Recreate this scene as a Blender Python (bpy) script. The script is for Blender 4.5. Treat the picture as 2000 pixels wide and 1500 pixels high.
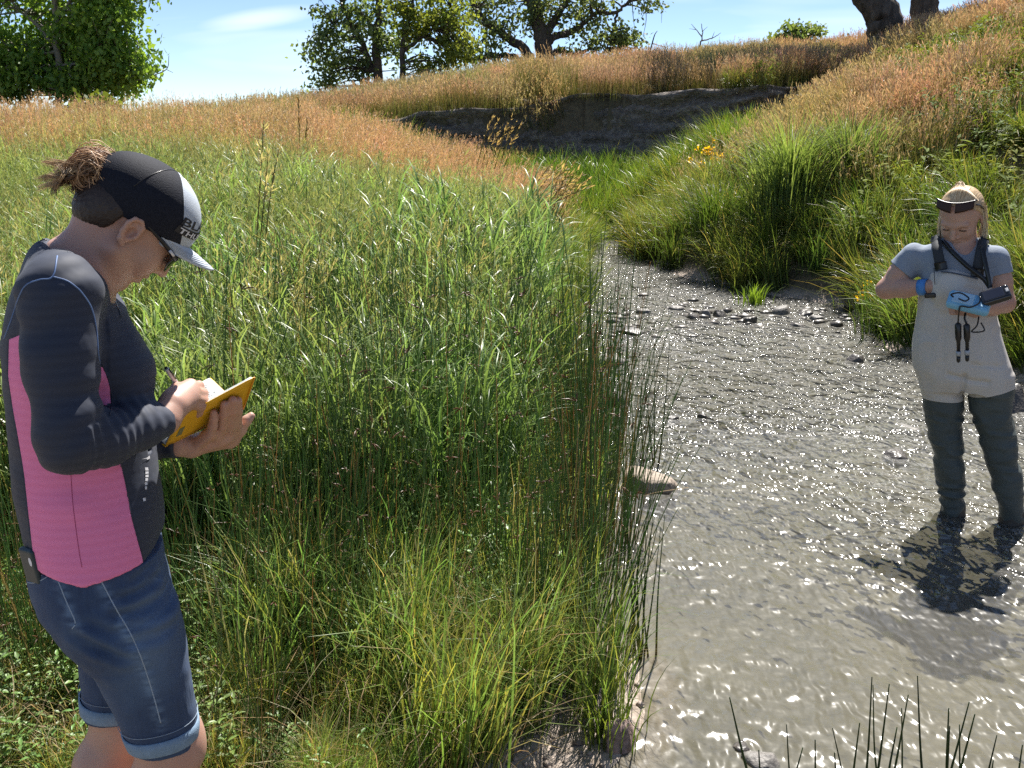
import bpy, bmesh, math, random
import numpy as np
from mathutils import Vector, Matrix, Euler

for _o in list(bpy.data.objects):
    bpy.data.objects.remove(_o)
SC = bpy.context.scene
COL = SC.collection
RNG = np.random.default_rng(11)
random.seed(5)
R = math.radians

# ------------------------------------------------------------------ camera
CAM_H, F_PX, PITCH = 1.74, 2000.0, math.atan(0.25)
cam_data = bpy.data.cameras.new('camera')
cam_data.sensor_width = 36.0
cam_data.lens = 36.0
cam_data.clip_start = 0.05
cam_data.clip_end = 4000.0
cam = bpy.data.objects.new('camera', cam_data)
COL.objects.link(cam)
cam.location = (0, 0, CAM_H)
cam.rotation_euler = (math.pi / 2 - PITCH, 0, 0)
SC.camera = cam

# ------------------------------------------------------------------ sky and sun
SUN_EL, SUN_AZ = 55.0, 18.0          # azimuth measured from +Y towards +X
world = bpy.data.worlds.new('World')
SC.world = world
world.use_nodes = True
wn, wl = world.node_tree.nodes, world.node_tree.links
wn.clear()
w_out = wn.new('ShaderNodeOutputWorld')
w_bg = wn.new('ShaderNodeBackground')
w_sky = wn.new('ShaderNodeTexSky')
w_sky.sky_type = 'NISHITA'
w_sky.sun_disc = False
w_sky.sun_elevation = R(SUN_EL)
w_sky.sun_rotation = R(SUN_AZ)
w_sky.altitude = 1500
w_sky.air_density = 0.68
w_sky.dust_density = 0.0
w_sky.ozone_density = 1.2
w_bg.inputs['Strength'].default_value = 0.072
# a few thin high clouds, stretched sideways, over the whole sky
tc = wn.new('ShaderNodeTexCoord')
mp = wn.new('ShaderNodeMapping'); mp.inputs['Scale'].default_value = (2.2, 2.2, 11.0)
mp.inputs['Location'].default_value = (0.55, 0.0, 0.36)
nz = wn.new('ShaderNodeTexNoise'); nz.inputs['Scale'].default_value = 1.3
nz.inputs['Detail'].default_value = 4.0; nz.inputs['Roughness'].default_value = 0.62
nz.inputs['Distortion'].default_value = 0.4
rp = wn.new('ShaderNodeValToRGB')
rp.color_ramp.elements[0].position = 0.52; rp.color_ramp.elements[0].color = (0, 0, 0, 1)
rp.color_ramp.elements[1].position = 0.72; rp.color_ramp.elements[1].color = (0.55, 0.55, 0.55, 1)
mx = wn.new('ShaderNodeMix'); mx.data_type = 'RGBA'
mx.inputs['B'].default_value = (7.4, 8.2, 9.2, 1)
wl.new(tc.outputs['Generated'], mp.inputs['Vector'])
wl.new(mp.outputs['Vector'], nz.inputs['Vector'])
wl.new(nz.outputs['Fac'], rp.inputs['Fac'])
wl.new(rp.outputs['Color'], mx.inputs['Factor'])
wl.new(w_sky.outputs['Color'], mx.inputs['A'])
# one thin wisp low over the meadow
def wmath(op, a, b=0.0):
    n = wn.new('ShaderNodeMath'); n.operation = op
    for k, v in enumerate((a, b)):
        if isinstance(v, bpy.types.NodeSocket): wl.new(v, n.inputs[k])
        else: n.inputs[k].default_value = v
    return n.outputs[0]
sp = wn.new('ShaderNodeSeparateXYZ'); wl.new(tc.outputs['Generated'], sp.inputs[0])
uu = wmath('ADD', wmath('DIVIDE', sp.outputs['X'], wmath('MAXIMUM', sp.outputs['Y'], 0.05)), 0.232)
vv = wmath('SUBTRACT', wmath('DIVIDE', sp.outputs['Z'], wmath('MAXIMUM', sp.outputs['Y'], 0.05)), 0.0985)
vv = wmath('SUBTRACT', vv, wmath('MULTIPLY', uu, 0.13))
d2_ = wmath('ADD', wmath('POWER', wmath('DIVIDE', uu, 0.062), 2.0), wmath('POWER', wmath('DIVIDE', vv, 0.0105), 2.0))
mk = wmath('MULTIPLY', wmath('POWER', wmath('MAXIMUM', wmath('SUBTRACT', 1.0, d2_), 0.0), 1.3), wmath('MULTIPLY', wmath('GREATER_THAN', sp.outputs['Y'], 0.1), wmath('ADD', wmath('MULTIPLY', nz.outputs['Fac'], 1.2), -0.1)))
mx2 = wn.new('ShaderNodeMix'); mx2.data_type = 'RGBA'; mx2.inputs['B'].default_value = (8.6, 9.0, 9.6, 1)
wl.new(mk, mx2.inputs['Factor']); wl.new(mx.outputs['Result'], mx2.inputs['A'])
wl.new(mx2.outputs['Result'], w_bg.inputs['Color'])
wl.new(w_bg.outputs['Background'], w_out.inputs['Surface'])

sun_data = bpy.data.lights.new('sun', 'SUN')
sun_data.energy = 5.0
sun_data.angle = R(0.55)
sun_data.color = (1.0, 0.955, 0.88)
sun = bpy.data.objects.new('sun', sun_data)
COL.objects.link(sun)
_sd = Vector((math.sin(R(SUN_AZ)) * math.cos(R(SUN_EL)), math.cos(R(SUN_AZ)) * math.cos(R(SUN_EL)), math.sin(R(SUN_EL))))
sun.rotation_euler = _sd.to_track_quat('Z', 'Y').to_euler()
sun.location = _sd * 60

SC.view_settings.view_transform = 'Standard'
SC.view_settings.look = 'None'
SC.view_settings.exposure = 1.08
SC.view_settings.gamma = 1.0
SC.view_settings.use_curve_mapping = False
SC.cycles.max_bounces = 5
SC.cycles.diffuse_bounces = 2
SC.cycles.glossy_bounces = 2
SC.cycles.transmission_bounces = 4
SC.cycles.transparent_max_bounces = 12
SC.cycles.sample_clamp_indirect = 6.0
SC.cycles.use_denoising = False
SC.cycles.use_adaptive_sampling = True
SC.cycles.adaptive_threshold = 0.01
SC.cycles.caustics_reflective = False
SC.cycles.caustics_refractive = False

# ------------------------------------------------------------------ helpers
_sp, _cp = math.sin(PITCH), math.cos(PITCH)

def at(px, py, Y):
    """World point in the vertical plane Y seen at photograph pixel (px, py)."""
    u, v = (px - 1000.0) / F_PX, (py - 750.0) / F_PX
    t = Y / (_cp - v * _sp)
    return Vector((u * t, Y, CAM_H + t * (-_sp - v * _cp)))

def on_water(px, py, z=0.0):
    u, v = (px - 1000.0) / F_PX, (py - 750.0) / F_PX
    t = (z - CAM_H) / (-_sp - v * _cp)
    return Vector((u * t, t * (_cp - v * _sp), z))

def tag(o, label=None, cat=None, group=None, kind=None):
    if label: o['label'] = label
    if cat: o['category'] = cat
    if group: o['group'] = group
    if kind: o['kind'] = kind
    return o

def empty(name, loc=(0, 0, 0)):
    o = bpy.data.objects.new(name, None)
    o.empty_display_size = 0.1
    COL.objects.link(o)
    o.location = loc
    return o

def link(name, me, mat=None, parent=None, smooth=False):
    o = bpy.data.objects.new(name, me)
    COL.objects.link(o)
    if mat is not None:
        me.materials.clear(); me.materials.append(mat)
    if smooth:
        me.polygons.foreach_set('use_smooth', np.ones(len(me.polygons), dtype=bool))
    if parent is not None:
        o.parent = parent
        o.matrix_parent_inverse = Matrix.Translation(-Vector(parent.location))
    return o

def mesh_np(name, verts, faces, cols=None, mats=None):
    """verts (n,3); faces (m,k) array with a fixed k, or a list of such arrays; cols (n,3) point colours."""
    if not isinstance(faces, list): faces = [faces]
    faces = [np.asarray(f, dtype=np.int32) for f in faces if len(f)]
    me = bpy.data.meshes.new(name)
    verts = np.asarray(verts, dtype=np.float32)
    me.vertices.add(len(verts)); me.vertices.foreach_set('co', verts.ravel())
    loops = np.concatenate([f.ravel() for f in faces])
    tot = np.concatenate([np.full(len(f), f.shape[1], dtype=np.int32) for f in faces])
    start = np.concatenate([[0], np.cumsum(tot)[:-1]]).astype(np.int32)
    me.loops.add(len(loops)); me.loops.foreach_set('vertex_index', loops)
    me.polygons.add(len(tot))
    me.polygons.foreach_set('loop_start', start); me.polygons.foreach_set('loop_total', tot)
    if mats is not None: me.polygons.foreach_set('material_index', np.asarray(mats, dtype=np.int32))
    me.update(calc_edges=True)
    if cols is not None:
        a = me.color_attributes.new('col', 'FLOAT_COLOR', 'POINT')
        c4 = np.ones((len(verts), 4), dtype=np.float32); c4[:, :3] = cols
        a.data.foreach_set('color', c4.ravel())
    return me

class MB:
    """Collects geometry (tubes, ribbons, boxes) into one mesh."""
    def __init__(s): s.v = []; s.q = []; s.t = []; s.c = []; s.n = 0
    def add(s, v, quads=None, tris=None, col=(1, 1, 1)):
        v = np.asarray(v, dtype=np.float64).reshape(-1, 3)
        s.v.append(v)
        c = np.asarray(col, dtype=np.float64)
        s.c.append(np.broadcast_to(c, v.shape) if c.ndim == 1 else c)
        if quads is not None and len(quads): s.q.append(np.asarray(quads) + s.n)
        if tris is not None and len(tris): s.t.append(np.asarray(tris) + s.n)
        s.n += len(v)
    def tube(s, pts, rad, n=6, col=(1, 1, 1), cap=True, flat=None):
        p = np.asarray(pts, dtype=np.float64); m = len(p)
        rad = np.broadcast_to(np.asarray(rad, dtype=np.float64), (m,))
        d = np.gradient(p, axis=0); d /= np.linalg.norm(d, axis=1)[:, None] + 1e-12
        ref = np.array([0.31, 0.17, 0.93]) if abs(d[0] @ np.array([0.31, 0.17, 0.93])) < 0.95 else np.array([1.0, 0, 0])
        a = np.cross(d, ref); a /= np.linalg.norm(a, axis=1)[:, None] + 1e-12
        b = np.cross(d, a)
        th = np.linspace(0, 2 * math.pi, n, endpoint=False)
        fl = 1.0 if flat is None else flat
        ring = p[:, None, :] + rad[:, None, None] * (np.cos(th)[None, :, None] * a[:, None, :] + fl * np.sin(th)[None, :, None] * b[:, None, :])
        i = np.arange(m - 1)[:, None] * n; j = np.arange(n)[None, :]; k = (j + 1) % n
        q = np.stack([i + j, i + k, i + n + k, i + n + j], -1).reshape(-1, 4)
        v = ring.reshape(-1, 3); tr = []
        if cap:
            v = np.vstack([v, p[:1], p[-1:]])
            tr = [(m * n, (x + 1) % n, x) for x in range(n)] + [(m * n + 1, (m - 1) * n + x, (m - 1) * n + (x + 1) % n) for x in range(n)]
        c = np.asarray(col, dtype=np.float64)
        if c.ndim == 2:
            c = np.repeat(c, n, axis=0)
            if cap: c = np.vstack([c, c[:1], c[-1:]])
        s.add(v, q, tr, c)
    def ribbon(s, pts, wid, side, col=(1, 1, 1)):
        p = np.asarray(pts, dtype=np.float64); m = len(p)
        w = np.broadcast_to(np.asarray(wid, dtype=np.float64), (m,))[:, None] * 0.5
        sd = np.asarray(side, dtype=np.float64)
        if sd.ndim == 1: sd = np.broadcast_to(sd, (m, 3))
        v = np.empty((2 * m, 3)); v[0::2] = p - sd * w; v[1::2] = p + sd * w
        i = np.arange(m - 1) * 2
        c = np.asarray(col, dtype=np.float64)
        if c.ndim == 2: c = np.repeat(c, 2, axis=0)
        s.add(v, np.stack([i, i + 1, i + 3, i + 2], -1), None, c)
    def box(s, c, size, rot=None, col=(1, 1, 1)):
        h = np.asarray(size) / 2.0
        v = np.array([(x, y, z) for x in (-1, 1) for y in (-1, 1) for z in (-1, 1)], dtype=float) * h
        if rot is not None: v = v @ np.asarray(rot).T
        s.add(v + np.asarray(c), [(0, 1, 3, 2), (4, 6, 7, 5), (0, 4, 5, 1), (2, 3, 7, 6), (0, 2, 6, 4), (1, 5, 7, 3)], None, col)
    def mesh(s, name):
        f = []
        if s.q: f.append(np.vstack(s.q))
        if s.t: f.append(np.vstack(s.t))
        return mesh_np(name, np.vstack(s.v), f, np.vstack(s.c))
    def build(s, name, mat, parent=None, smooth=True):
        return link(name, s.mesh(name), mat, parent, smooth)

def smoothstep(x):
    x = np.clip(x, 0, 1); return x * x * (3 - 2 * x)

_tab = np.random.default_rng(3).random((64, 64, 64)).astype(np.float32)
def vnoise(p, scale=1.0):
    """Smooth value noise, p (n,3), result about -1..1."""
    q = np.asarray(p, dtype=np.float64) * scale + 100.0
    i = np.floor(q).astype(int); f = q - i; f = f * f * (3 - 2 * f)
    out = 0
    for dx in (0, 1):
        for dy in (0, 1):
            for dz in (0, 1):
                w = (f[:, 0] if dx else 1 - f[:, 0]) * (f[:, 1] if dy else 1 - f[:, 1]) * (f[:, 2] if dz else 1 - f[:, 2])
                out = out + w * _tab[(i[:, 0] + dx) % 64, (i[:, 1] + dy) % 64, (i[:, 2] + dz) % 64]
    return out * 2 - 1
def fbm(p, scale=1.0, octs=4, gain=0.5):
    a, s, out = 1.0, scale, 0
    for _ in range(octs):
        out = out + a * vnoise(p, s); a *= gain; s *= 2.03
    return out

# ------------------------------------------------------------------ materials
class NT:
    def __init__(s, name):
        s.mat = bpy.data.materials.new(name); s.mat.use_nodes = True
        s.t = s.mat.node_tree; s.t.nodes.clear()
        s.out = s.t.nodes.new('ShaderNodeOutputMaterial')
    def n(s, typ, **kw):
        nd = s.t.nodes.new('ShaderNode' + typ)
        for k, v in kw.items():
            if k in nd.inputs: s.set(nd.inputs[k], v)
            elif hasattr(nd, k): setattr(nd, k, v)
            else: s.set(nd.inputs[k.replace('_', ' ')], v)
        return nd
    def set(s, sock, v):
        if isinstance(v, bpy.types.NodeSocket): s.t.links.new(v, sock)
        elif isinstance(v, bpy.types.Node): s.t.links.new(v.outputs[0], sock)
        else:
            if isinstance(v, (tuple, list)) and len(v) == 3 and sock.type == 'RGBA': v = (*v, 1)
            sock.default_value = v
    def coord(s, kind='Object'): return s.n('TexCoord').outputs[kind]
    def noise(s, vec, scale, detail=4.0, rough=0.55, dist=0.0):
        return s.n('TexNoise', Vector=vec, Scale=scale, Detail=detail, Roughness=rough, Distortion=dist).outputs['Fac']
    def ramp(s, fac, stops, interp='LINEAR'):
        r = s.n('ValToRGB', Fac=fac); e = r.color_ramp.elements; r.color_ramp.interpolation = interp
        while len(e) < len(stops): e.new(0.5)
        for el, (p, c) in zip(e, stops):
            el.position = p; el.color = (c, c, c, 1) if not isinstance(c, (tuple, list)) else (*c[:3], 1)
        return r.outputs['Color']
    def mix(s, fac, a, b, blend='MIX'):
        m = s.n('Mix'); m.data_type = 'RGBA'; m.blend_type = blend
        s.set(m.inputs[0], fac); s.set(m.inputs[6], a); s.set(m.inputs[7], b)
        return m.outputs[2]
    def math(s, op, a, b=0.0, c=0.0, clamp=False):
        m = s.n('Math'); m.operation = op; m.use_clamp = clamp
        s.set(m.inputs[0], a); s.set(m.inputs[1], b); s.set(m.inputs[2], c)
        return m.outputs[0]
    def bump(s, h, strength=0.3, dist=0.01, normal=None):
        b = s.n('Bump', Height=h, Strength=strength, Distance=dist)
        if normal is not None: s.set(b.inputs['Normal'], normal)
        return b.outputs['Normal']
    def pbsdf(s, color, rough=0.6, normal=None, **kw):
        b = s.n('BsdfPrincipled'); s.set(b.inputs['Base Color'], color); s.set(b.inputs['Roughness'], rough)
        if normal is not None: s.set(b.inputs['Normal'], normal)
        for k, v in kw.items(): s.set(b.inputs[k.replace('_', ' ')], v)
        return b.outputs[0]
    def done(s, shader):
        s.t.links.new(shader, s.out.inputs['Surface']); return s.mat

def plain(name, color, rough=0.6, bump=0.0, bscale=200.0, var=0.12, vscale=12.0, **kw):
    m = NT(name); co = m.coord()
    c = m.mix(m.noise(co, vscale), tuple(x * (1 - var) for x in color), tuple(min(1, x * (1 + var)) for x in color))
    nrm = m.bump(m.noise(co, bscale), bump, 0.002) if bump else None
    return m.done(m.pbsdf(c, rough, nrm, **kw))

def foliage_mat(name, rough=0.42, trans=0.38, instancer=True, spec=0.5, warm=(1.25, 1.15, 0.55)):
    """Leaf colour = point colour x per-plant tint; light passes through the blade."""
    m = NT(name)
    c = m.n('Attribute', attribute_name='col').outputs['Color']
    if instancer:
        a = m.n('Attribute', attribute_name='tint'); a.attribute_type = 'INSTANCER'
        c = m.mix(1.0, c, a.outputs['Color'], 'MULTIPLY')
    p = m.pbsdf(c, rough, Specular_IOR_Level=spec)
    tr = m.n('BsdfTranslucent', Color=m.mix(1.0, c, warm, 'MULTIPLY'))
    return _mixsh(m, trans, p, tr.outputs[0])

def _mixsh(m, fac, a, b):
    s = m.n('MixShader'); m.set(s.inputs[0], fac)
    m.t.links.new(a, s.inputs[1]); m.t.links.new(b, s.inputs[2])
    return m.done(s.outputs[0])
# ------------------------------------------------------------------ the lie of the land
_YL = np.array([-5, 1.0, 2.5, 3.0, 4.85, 6.3, 10.1, 12.5, 15.0, 17.0, 19.0, 20.0])
_XL = np.array([-9, -1.5, 0.17, 0.22, 0.22, 0.18, 0.42, 0.66, 1.02, 1.05, 0.3, -0.6])
_YR = np.array([-5, 4.0, 5.5, 7.1, 8.0, 8.8, 9.7, 10.4, 11.5, 12.8, 14.3, 17.0, 19.0, 20.0])
_XR = np.array([6.5, 4.9, 4.3, 3.66, 3.25, 3.35, 3.45, 3.0, 2.43, 2.1, 1.78, 2.0, 2.4, 2.6])

def near_edge(x): return 2.02 - 0.12 * np.clip(x, 0, 4)

def land(x, y):
    """Distance from the water's edge (positive on land) and the side it lies on."""
    sL = (np.interp(y, _YL, _XL) - x)
    sR = (x - np.interp(y, _YR, _XR)) * 0.86
    sN = np.where(x > 0, near_edge(x) - y, -9.0)
    wig = 0.15 * vnoise(np.stack([x, y, 0 * x], -1), 1.7) + 0.05 * vnoise(np.stack([x, y, 0 * x], -1), 5.1)
    return sL + wig, sR + wig, sN + wig

def ground_z(x, y):
    x = np.asarray(x, dtype=np.float64); y = np.asarray(y, dtype=np.float64)
    sh = x.shape; x = x.ravel(); y = y.ravel()
    sL, sR, sN = land(x, y)
    p = np.stack([x, y, np.zeros_like(x)], -1)
    lump = 0.035 * vnoise(p, 2.3) + 0.07 * vnoise(p, 0.7)
    zl = 0.09 * smoothstep(sL / 0.5) + 1.04 * smoothstep((y - 3.5) / 12.0) * smoothstep(sL / 4.2) + lump * smoothstep(sL / 0.6)
    zr = 0.30 * smoothstep(sR / 0.6) + np.interp(sR, [0, 0.4, 5.6, 9.0, 20, 60], [0, 0.12, 3.2, 3.75, 3.95, 4.1]) + 1.8 * lump * smoothstep(sR / 0.8)
    zn = 0.12 * smoothstep(sN / 0.5)
    s = np.maximum(np.maximum(sL, sR), sN)
    bed = -0.15 * smoothstep(-s / 0.7) - 0.04 * smoothstep(-s / 1.6) + 0.02 * vnoise(p, 3.1)
    z = np.where(s < 0, bed, np.where(sR >= np.maximum(sL, sN), zr, np.where(sL >= sN, zl, zn)))
    # shelf under the cut bank and the plateau beyond it
    shelf = np.where((y > 18.2) & (sL < 1.5) & (sR < 0.3), 0.35 * smoothstep((y - 18.2) / 1.2), -9)
    z = np.maximum(z, shelf)
    zf = 2.12 + 0.085 * np.minimum(x, 4.0) + 0.035 * np.maximum(x - 4.0, 0) + np.clip((y - 21) / 7.0, 0, 1.25) * (0.66 + 0.07 * np.minimum(x, 0)) + 1.5 * lump
    zf = np.maximum(zf, 0.9 + lump)
    cut = cut_line(x)
    z = np.where(y > cut, np.maximum(zf, np.where(sR > 0, zr, -9)), z)
    # left of the cut the plateau runs smoothly down into the meadow
    w = smoothstep((-3.2 - x) / 2.5)
    zs = np.where(y > 16, zl + (zf - zl) * smoothstep((y - 16) / 8.0), zl)
    z = np.where((x < -3.2) & (y > 16), z * (1 - w) + zs * w, z)
    far = smoothstep((np.hypot(x, y) - 60) / 120)
    z = z * (1 - far) + 2.0 * far
    return z.reshape(sh)

def cut_line(x):
    return 20.6 + 0.5 * np.sin(x * 0.9 + 0.6) + 0.028 * (x - 1.0) ** 2 - 0.3 * np.exp(-((x - 4.5) / 1.0) ** 2)

def grid_mesh(name, xs, ys, zfun):
    X, Y = np.meshgrid(xs, ys)
    Z = zfun(X, Y)
    nx, ny = len(xs), len(ys)
    i = np.arange(ny - 1)[:, None] * nx + np.arange(nx - 1)[None, :]
    q = np.stack([i, i + 1, i + nx + 1, i + nx], -1).reshape(-1, 4)
    return mesh_np(name, np.stack([X, Y, Z], -1).reshape(-1, 3), q)

# ground: fine near the camera, coarse to the horizon
xs = np.concatenate([np.linspace(-1500, -90, 10), np.linspace(-70, -16, 28), np.arange(-15, 15, 0.09), np.linspace(15.5, 70, 28), np.linspace(90, 1500, 10)])
ys = np.concatenate([np.linspace(-400, -12, 8), np.arange(-8, 0, 0.5), np.arange(0, 25, 0.085), np.linspace(25.4, 70, 60), np.linspace(90, 2500, 16)])
m = NT('soil')
co = m.coord()
n1 = m.noise(co, 0.9, 2); n2 = m.noise(co, 14, 3); n3 = m.noise(co, 90, 1)
c = m.ramp(n1, [(0.3, (0.10, 0.085, 0.045)), (0.55, (0.17, 0.13, 0.075)), (0.75, (0.10, 0.11, 0.04))])
c = m.mix(m.ramp(n2, [(0.35, 0.0), (0.7, 0.75)]), c, (0.055, 0.045, 0.028))
# bare damp silt and grit along the water's edge (low ground)
sep = m.n('SeparateXYZ', Vector=m.n('NewGeometry').outputs['Position'])
low = m.n('MapRange', Value=sep.outputs['Z'], From_Min=0.10, From_Max=0.03)
silt = m.mix(n3, (0.30, 0.235, 0.185), (0.46, 0.385, 0.33))
silt = m.mix(m.ramp(n2, [(0.5, 0.0), (0.62, 0.7)]), silt, (0.17, 0.13, 0.09))
c = m.mix(low.outputs[0], c, silt)
# stream bed: olive-brown mud and pebbles
vor = m.n('TexVoronoi', Vector=co, Scale=16.0)
bedc = m.mix(m.noise(co, 1.6, 2), (0.105, 0.092, 0.062), (0.27, 0.235, 0.165))
bedc = m.mix(m.ramp(vor.outputs['Color'], [(0.2, 0.0), (0.9, 0.45)]), bedc, (0.20, 0.185, 0.15))
wet = m.n('MapRange', Value=sep.outputs['Z'], From_Min=-0.02, From_Max=-0.06)
c = m.mix(wet.outputs[0], c, bedc)
MAT_SOIL = m.done(m.pbsdf(c, 0.85, m.bump(n2, 0.7, 0.03)))
ground = link('ground', grid_mesh('ground', xs, ys, ground_z), MAT_SOIL, smooth=True)
tag(ground, kind='structure')

# ------------------------------------------------------------------ the stream
wx = np.arange(-1.6, 6.6, 0.035); wy = np.arange(1.0, 19.6, 0.04)
def water_z(X, Y):
    p = np.stack([X.ravel(), Y.ravel() * 0.62, 0 * X.ravel()], -1)
    a = riffle(X, Y).ravel()
    h = 0.010 * vnoise(p, 3.6) + 0.0065 * vnoise(p, 8.3) + 0.0034 * vnoise(p + 7, 17.0)
    return (h * (0.16 + 0.84 * a)).reshape(X.shape)
def riffle(X, Y):
    """0 on the quiet pool in front, 1 in the quick broken water upstream."""
    p = np.stack([X.ravel(), Y.ravel() * 0.8, 0 * X.ravel()], -1)
    n = (vnoise(p, 0.9) + 0.6 * vnoise(p, 2.2)).reshape(X.shape)
    t = smoothstep((Y + 0.30 * (X - 1.2) - 3.1) / 2.3)
    return np.clip(t * (0.74 + 0.42 * n) + 0.07 + 0.10 * n + 0.30 * smoothstep((Y - 4.5) / 4.0), 0.05, 1.25)
wm = grid_mesh('water', wx, wy, water_z)
WX, WY = np.meshgrid(wx, wy)
ra = wm.attributes.new('riffle', 'FLOAT', 'POINT'); ra.data.foreach_set('value', riffle(WX, WY).ravel().astype(np.float32))
m = NT('stream_water')
co = m.coord()
mp_ = m.n('Mapping', Vector=co, Scale=(1.0, 0.62, 1.0))
rf = m.n('Attribute', attribute_name='riffle').outputs['Fac']
w1 = m.noise(mp_, 7.5, 1.0, 0.5, 0.0)
w2 = m.noise(mp_, 19.0, 1.0, 0.5, 0.0)
h = m.math('ADD', m.math('MULTIPLY', w1, 0.142), m.math('MULTIPLY', w2, 0.095))
h = m.math('MULTIPLY', h, m.math('MULTIPLY_ADD', rf, 0.93, 0.05))
nb = m.bump(h, 1.0, 1.0)
fr = m.n('Fresnel', IOR=1.333, Normal=nb)
gl1 = m.n('BsdfGlossy', Color=(1, 1, 1), Roughness=m.math('MULTIPLY_ADD', rf, -0.035, 0.16), Normal=nb)
gl2 = m.n('BsdfGlossy', Color=(1, 1, 1), Roughness=0.40, Normal=nb)
gl = m.n('MixShader'); m.set(gl.inputs[0], 0.15); m.t.links.new(gl1.outputs[0], gl.inputs[1]); m.t.links.new(gl2.outputs[0], gl.inputs[2])
deep = m.mix(m.noise(co, 0.8, 1), (0.62, 0.64, 0.60), (0.80, 0.80, 0.74))
tr = m.n('BsdfTransparent', Color=deep)
silt_ = m.n('BsdfDiffuse', Color=m.mix(m.noise(co, 1.1, 2), (0.165, 0.155, 0.125), (0.25, 0.24, 0.21)), Normal=nb)      # silt hanging in the water
body_w = m.n('MixShader'); m.set(body_w.inputs[0], m.math('MULTIPLY_ADD', rf, 0.20, 0.20)); m.t.links.new(tr.outputs[0], body_w.inputs[1]); m.t.links.new(silt_.outputs[0], body_w.inputs[2])
MAT_WATER = _mixsh(m, fr.outputs[0], body_w.outputs[0], gl.outputs[0])
water = link('water', wm, MAT_WATER, smooth=True)
tag(water, kind='structure')

# ------------------------------------------------------------------ the cut bank (bare eroded face)
m = NT('bank_earth')
co = m.coord()
str_ = m.n('Mapping', Vector=co, Scale=(1.0, 1.0, 5.0))
b1 = m.noise(str_, 1.4, 6, 0.6); b2 = m.noise(co, 12, 5)
c = m.ramp(b1, [(0.3, (0.15, 0.13, 0.115)), (0.5, (0.26, 0.225, 0.195)), (0.7, (0.36, 0.31, 0.265))])
c = m.mix(m.ramp(b2, [(0.42, 0.55), (0.6, 0.0)]), c, (0.07, 0.055, 0.045))
cr = m.noise(m.n('Mapping', Vector=co, Scale=(1.2, 1.2, 3.5)), 5.0, 4, 0.65)
MAT_BANK = m.done(m.pbsdf(c, 0.95, m.bump(m.math('ADD', b2, m.math('MULTIPLY', cr, 2.0)), 1.0, 0.07)))
bx = np.arange(-4.2, 7.4, 0.05); bv = np.linspace(0, 1, 40)
BX, BV = np.meshgrid(bx, bv)
cy = cut_line(BX)
top = ground_z(BX, cy + 0.25) + 0.02
low_ = np.minimum(ground_z(BX, cy - 0.9) - 0.15, top - 0.1)
p = np.stack([BX.ravel(), 2.4 * BV.ravel(), 0 * BX.ravel()], -1)
bump_ = (0.20 * fbm(p, 1.1, 5) + 0.10 * np.abs(vnoise(p * np.array([1, 2.5, 1]), 4.0)) + 0.05 * np.sin(p[:, 1] * 16 + 3 * vnoise(p, 2.0))).reshape(BX.shape)
prof = -0.75 * (1 - BV) ** 1.6 - 0.10 * smoothstep((BV - 0.86) / 0.08) + 0.25 * smoothstep((BV - 0.93) / 0.07)
BYY = cy + prof + bump_ * (1 - smoothstep((BV - 0.9) / 0.1))
BZ = low_ + (top - low_) * np.minimum(BV / 0.95, 1.0)
nx = len(bx); i = np.arange(len(bv) - 1)[:, None] * nx + np.arange(nx - 1)[None, :]
q = np.stack([i, i + 1, i + nx + 1, i + nx], -1).reshape(-1, 4)
bank = link('cut_bank', mesh_np('cut_bank', np.stack([BX, BYY, BZ], -1).reshape(-1, 3), q), MAT_BANK, smooth=True)
tag(bank, kind='structure')

# ------------------------------------------------------------------ trees
m = NT('bark')
co = m.coord()
st = m.n('Mapping', Vector=co, Scale=(1.0, 1.0, 0.16))
k1 = m.noise(st, 9.0, 6, 0.65)
c = m.ramp(k1, [(0.3, (0.035, 0.028, 0.022)), (0.55, (0.11, 0.09, 0.075)), (0.75, (0.19, 0.165, 0.14))])
MAT_BARK = m.done(m.pbsdf(c, 0.9, m.bump(k1, 1.0, 0.06)))
MAT_BARK_PALE = plain('pale_bark', (0.26, 0.235, 0.20), 0.85, 0.5, 40, 0.3, 6)
MAT_LEAF = foliage_mat('tree_leaf', 0.5, 0.52, instancer=False, spec=0.45)

def curve3(pts, n=10):
    """Catmull-Rom through points."""
    p = np.asarray([tuple(a) for a in pts], dtype=float)
    if len(p) == 2: return p[0] + (p[1] - p[0]) * np.linspace(0, 1, n)[:, None]
    e = np.vstack([2 * p[0] - p[1], p, 2 * p[-1] - p[-2]]); out = []
    for k in range(len(p) - 1):
        a, b, c, d = e[k:k + 4]; t = np.linspace(0, 1, n, endpoint=False)[:, None]
        out.append(0.5 * (2 * b + (c - a) * t + (2 * a - 5 * b + 4 * c - d) * t ** 2 + (3 * b - a - 3 * c + d) * t ** 3))
    out.append(p[-1:]); return np.vstack(out)

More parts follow.
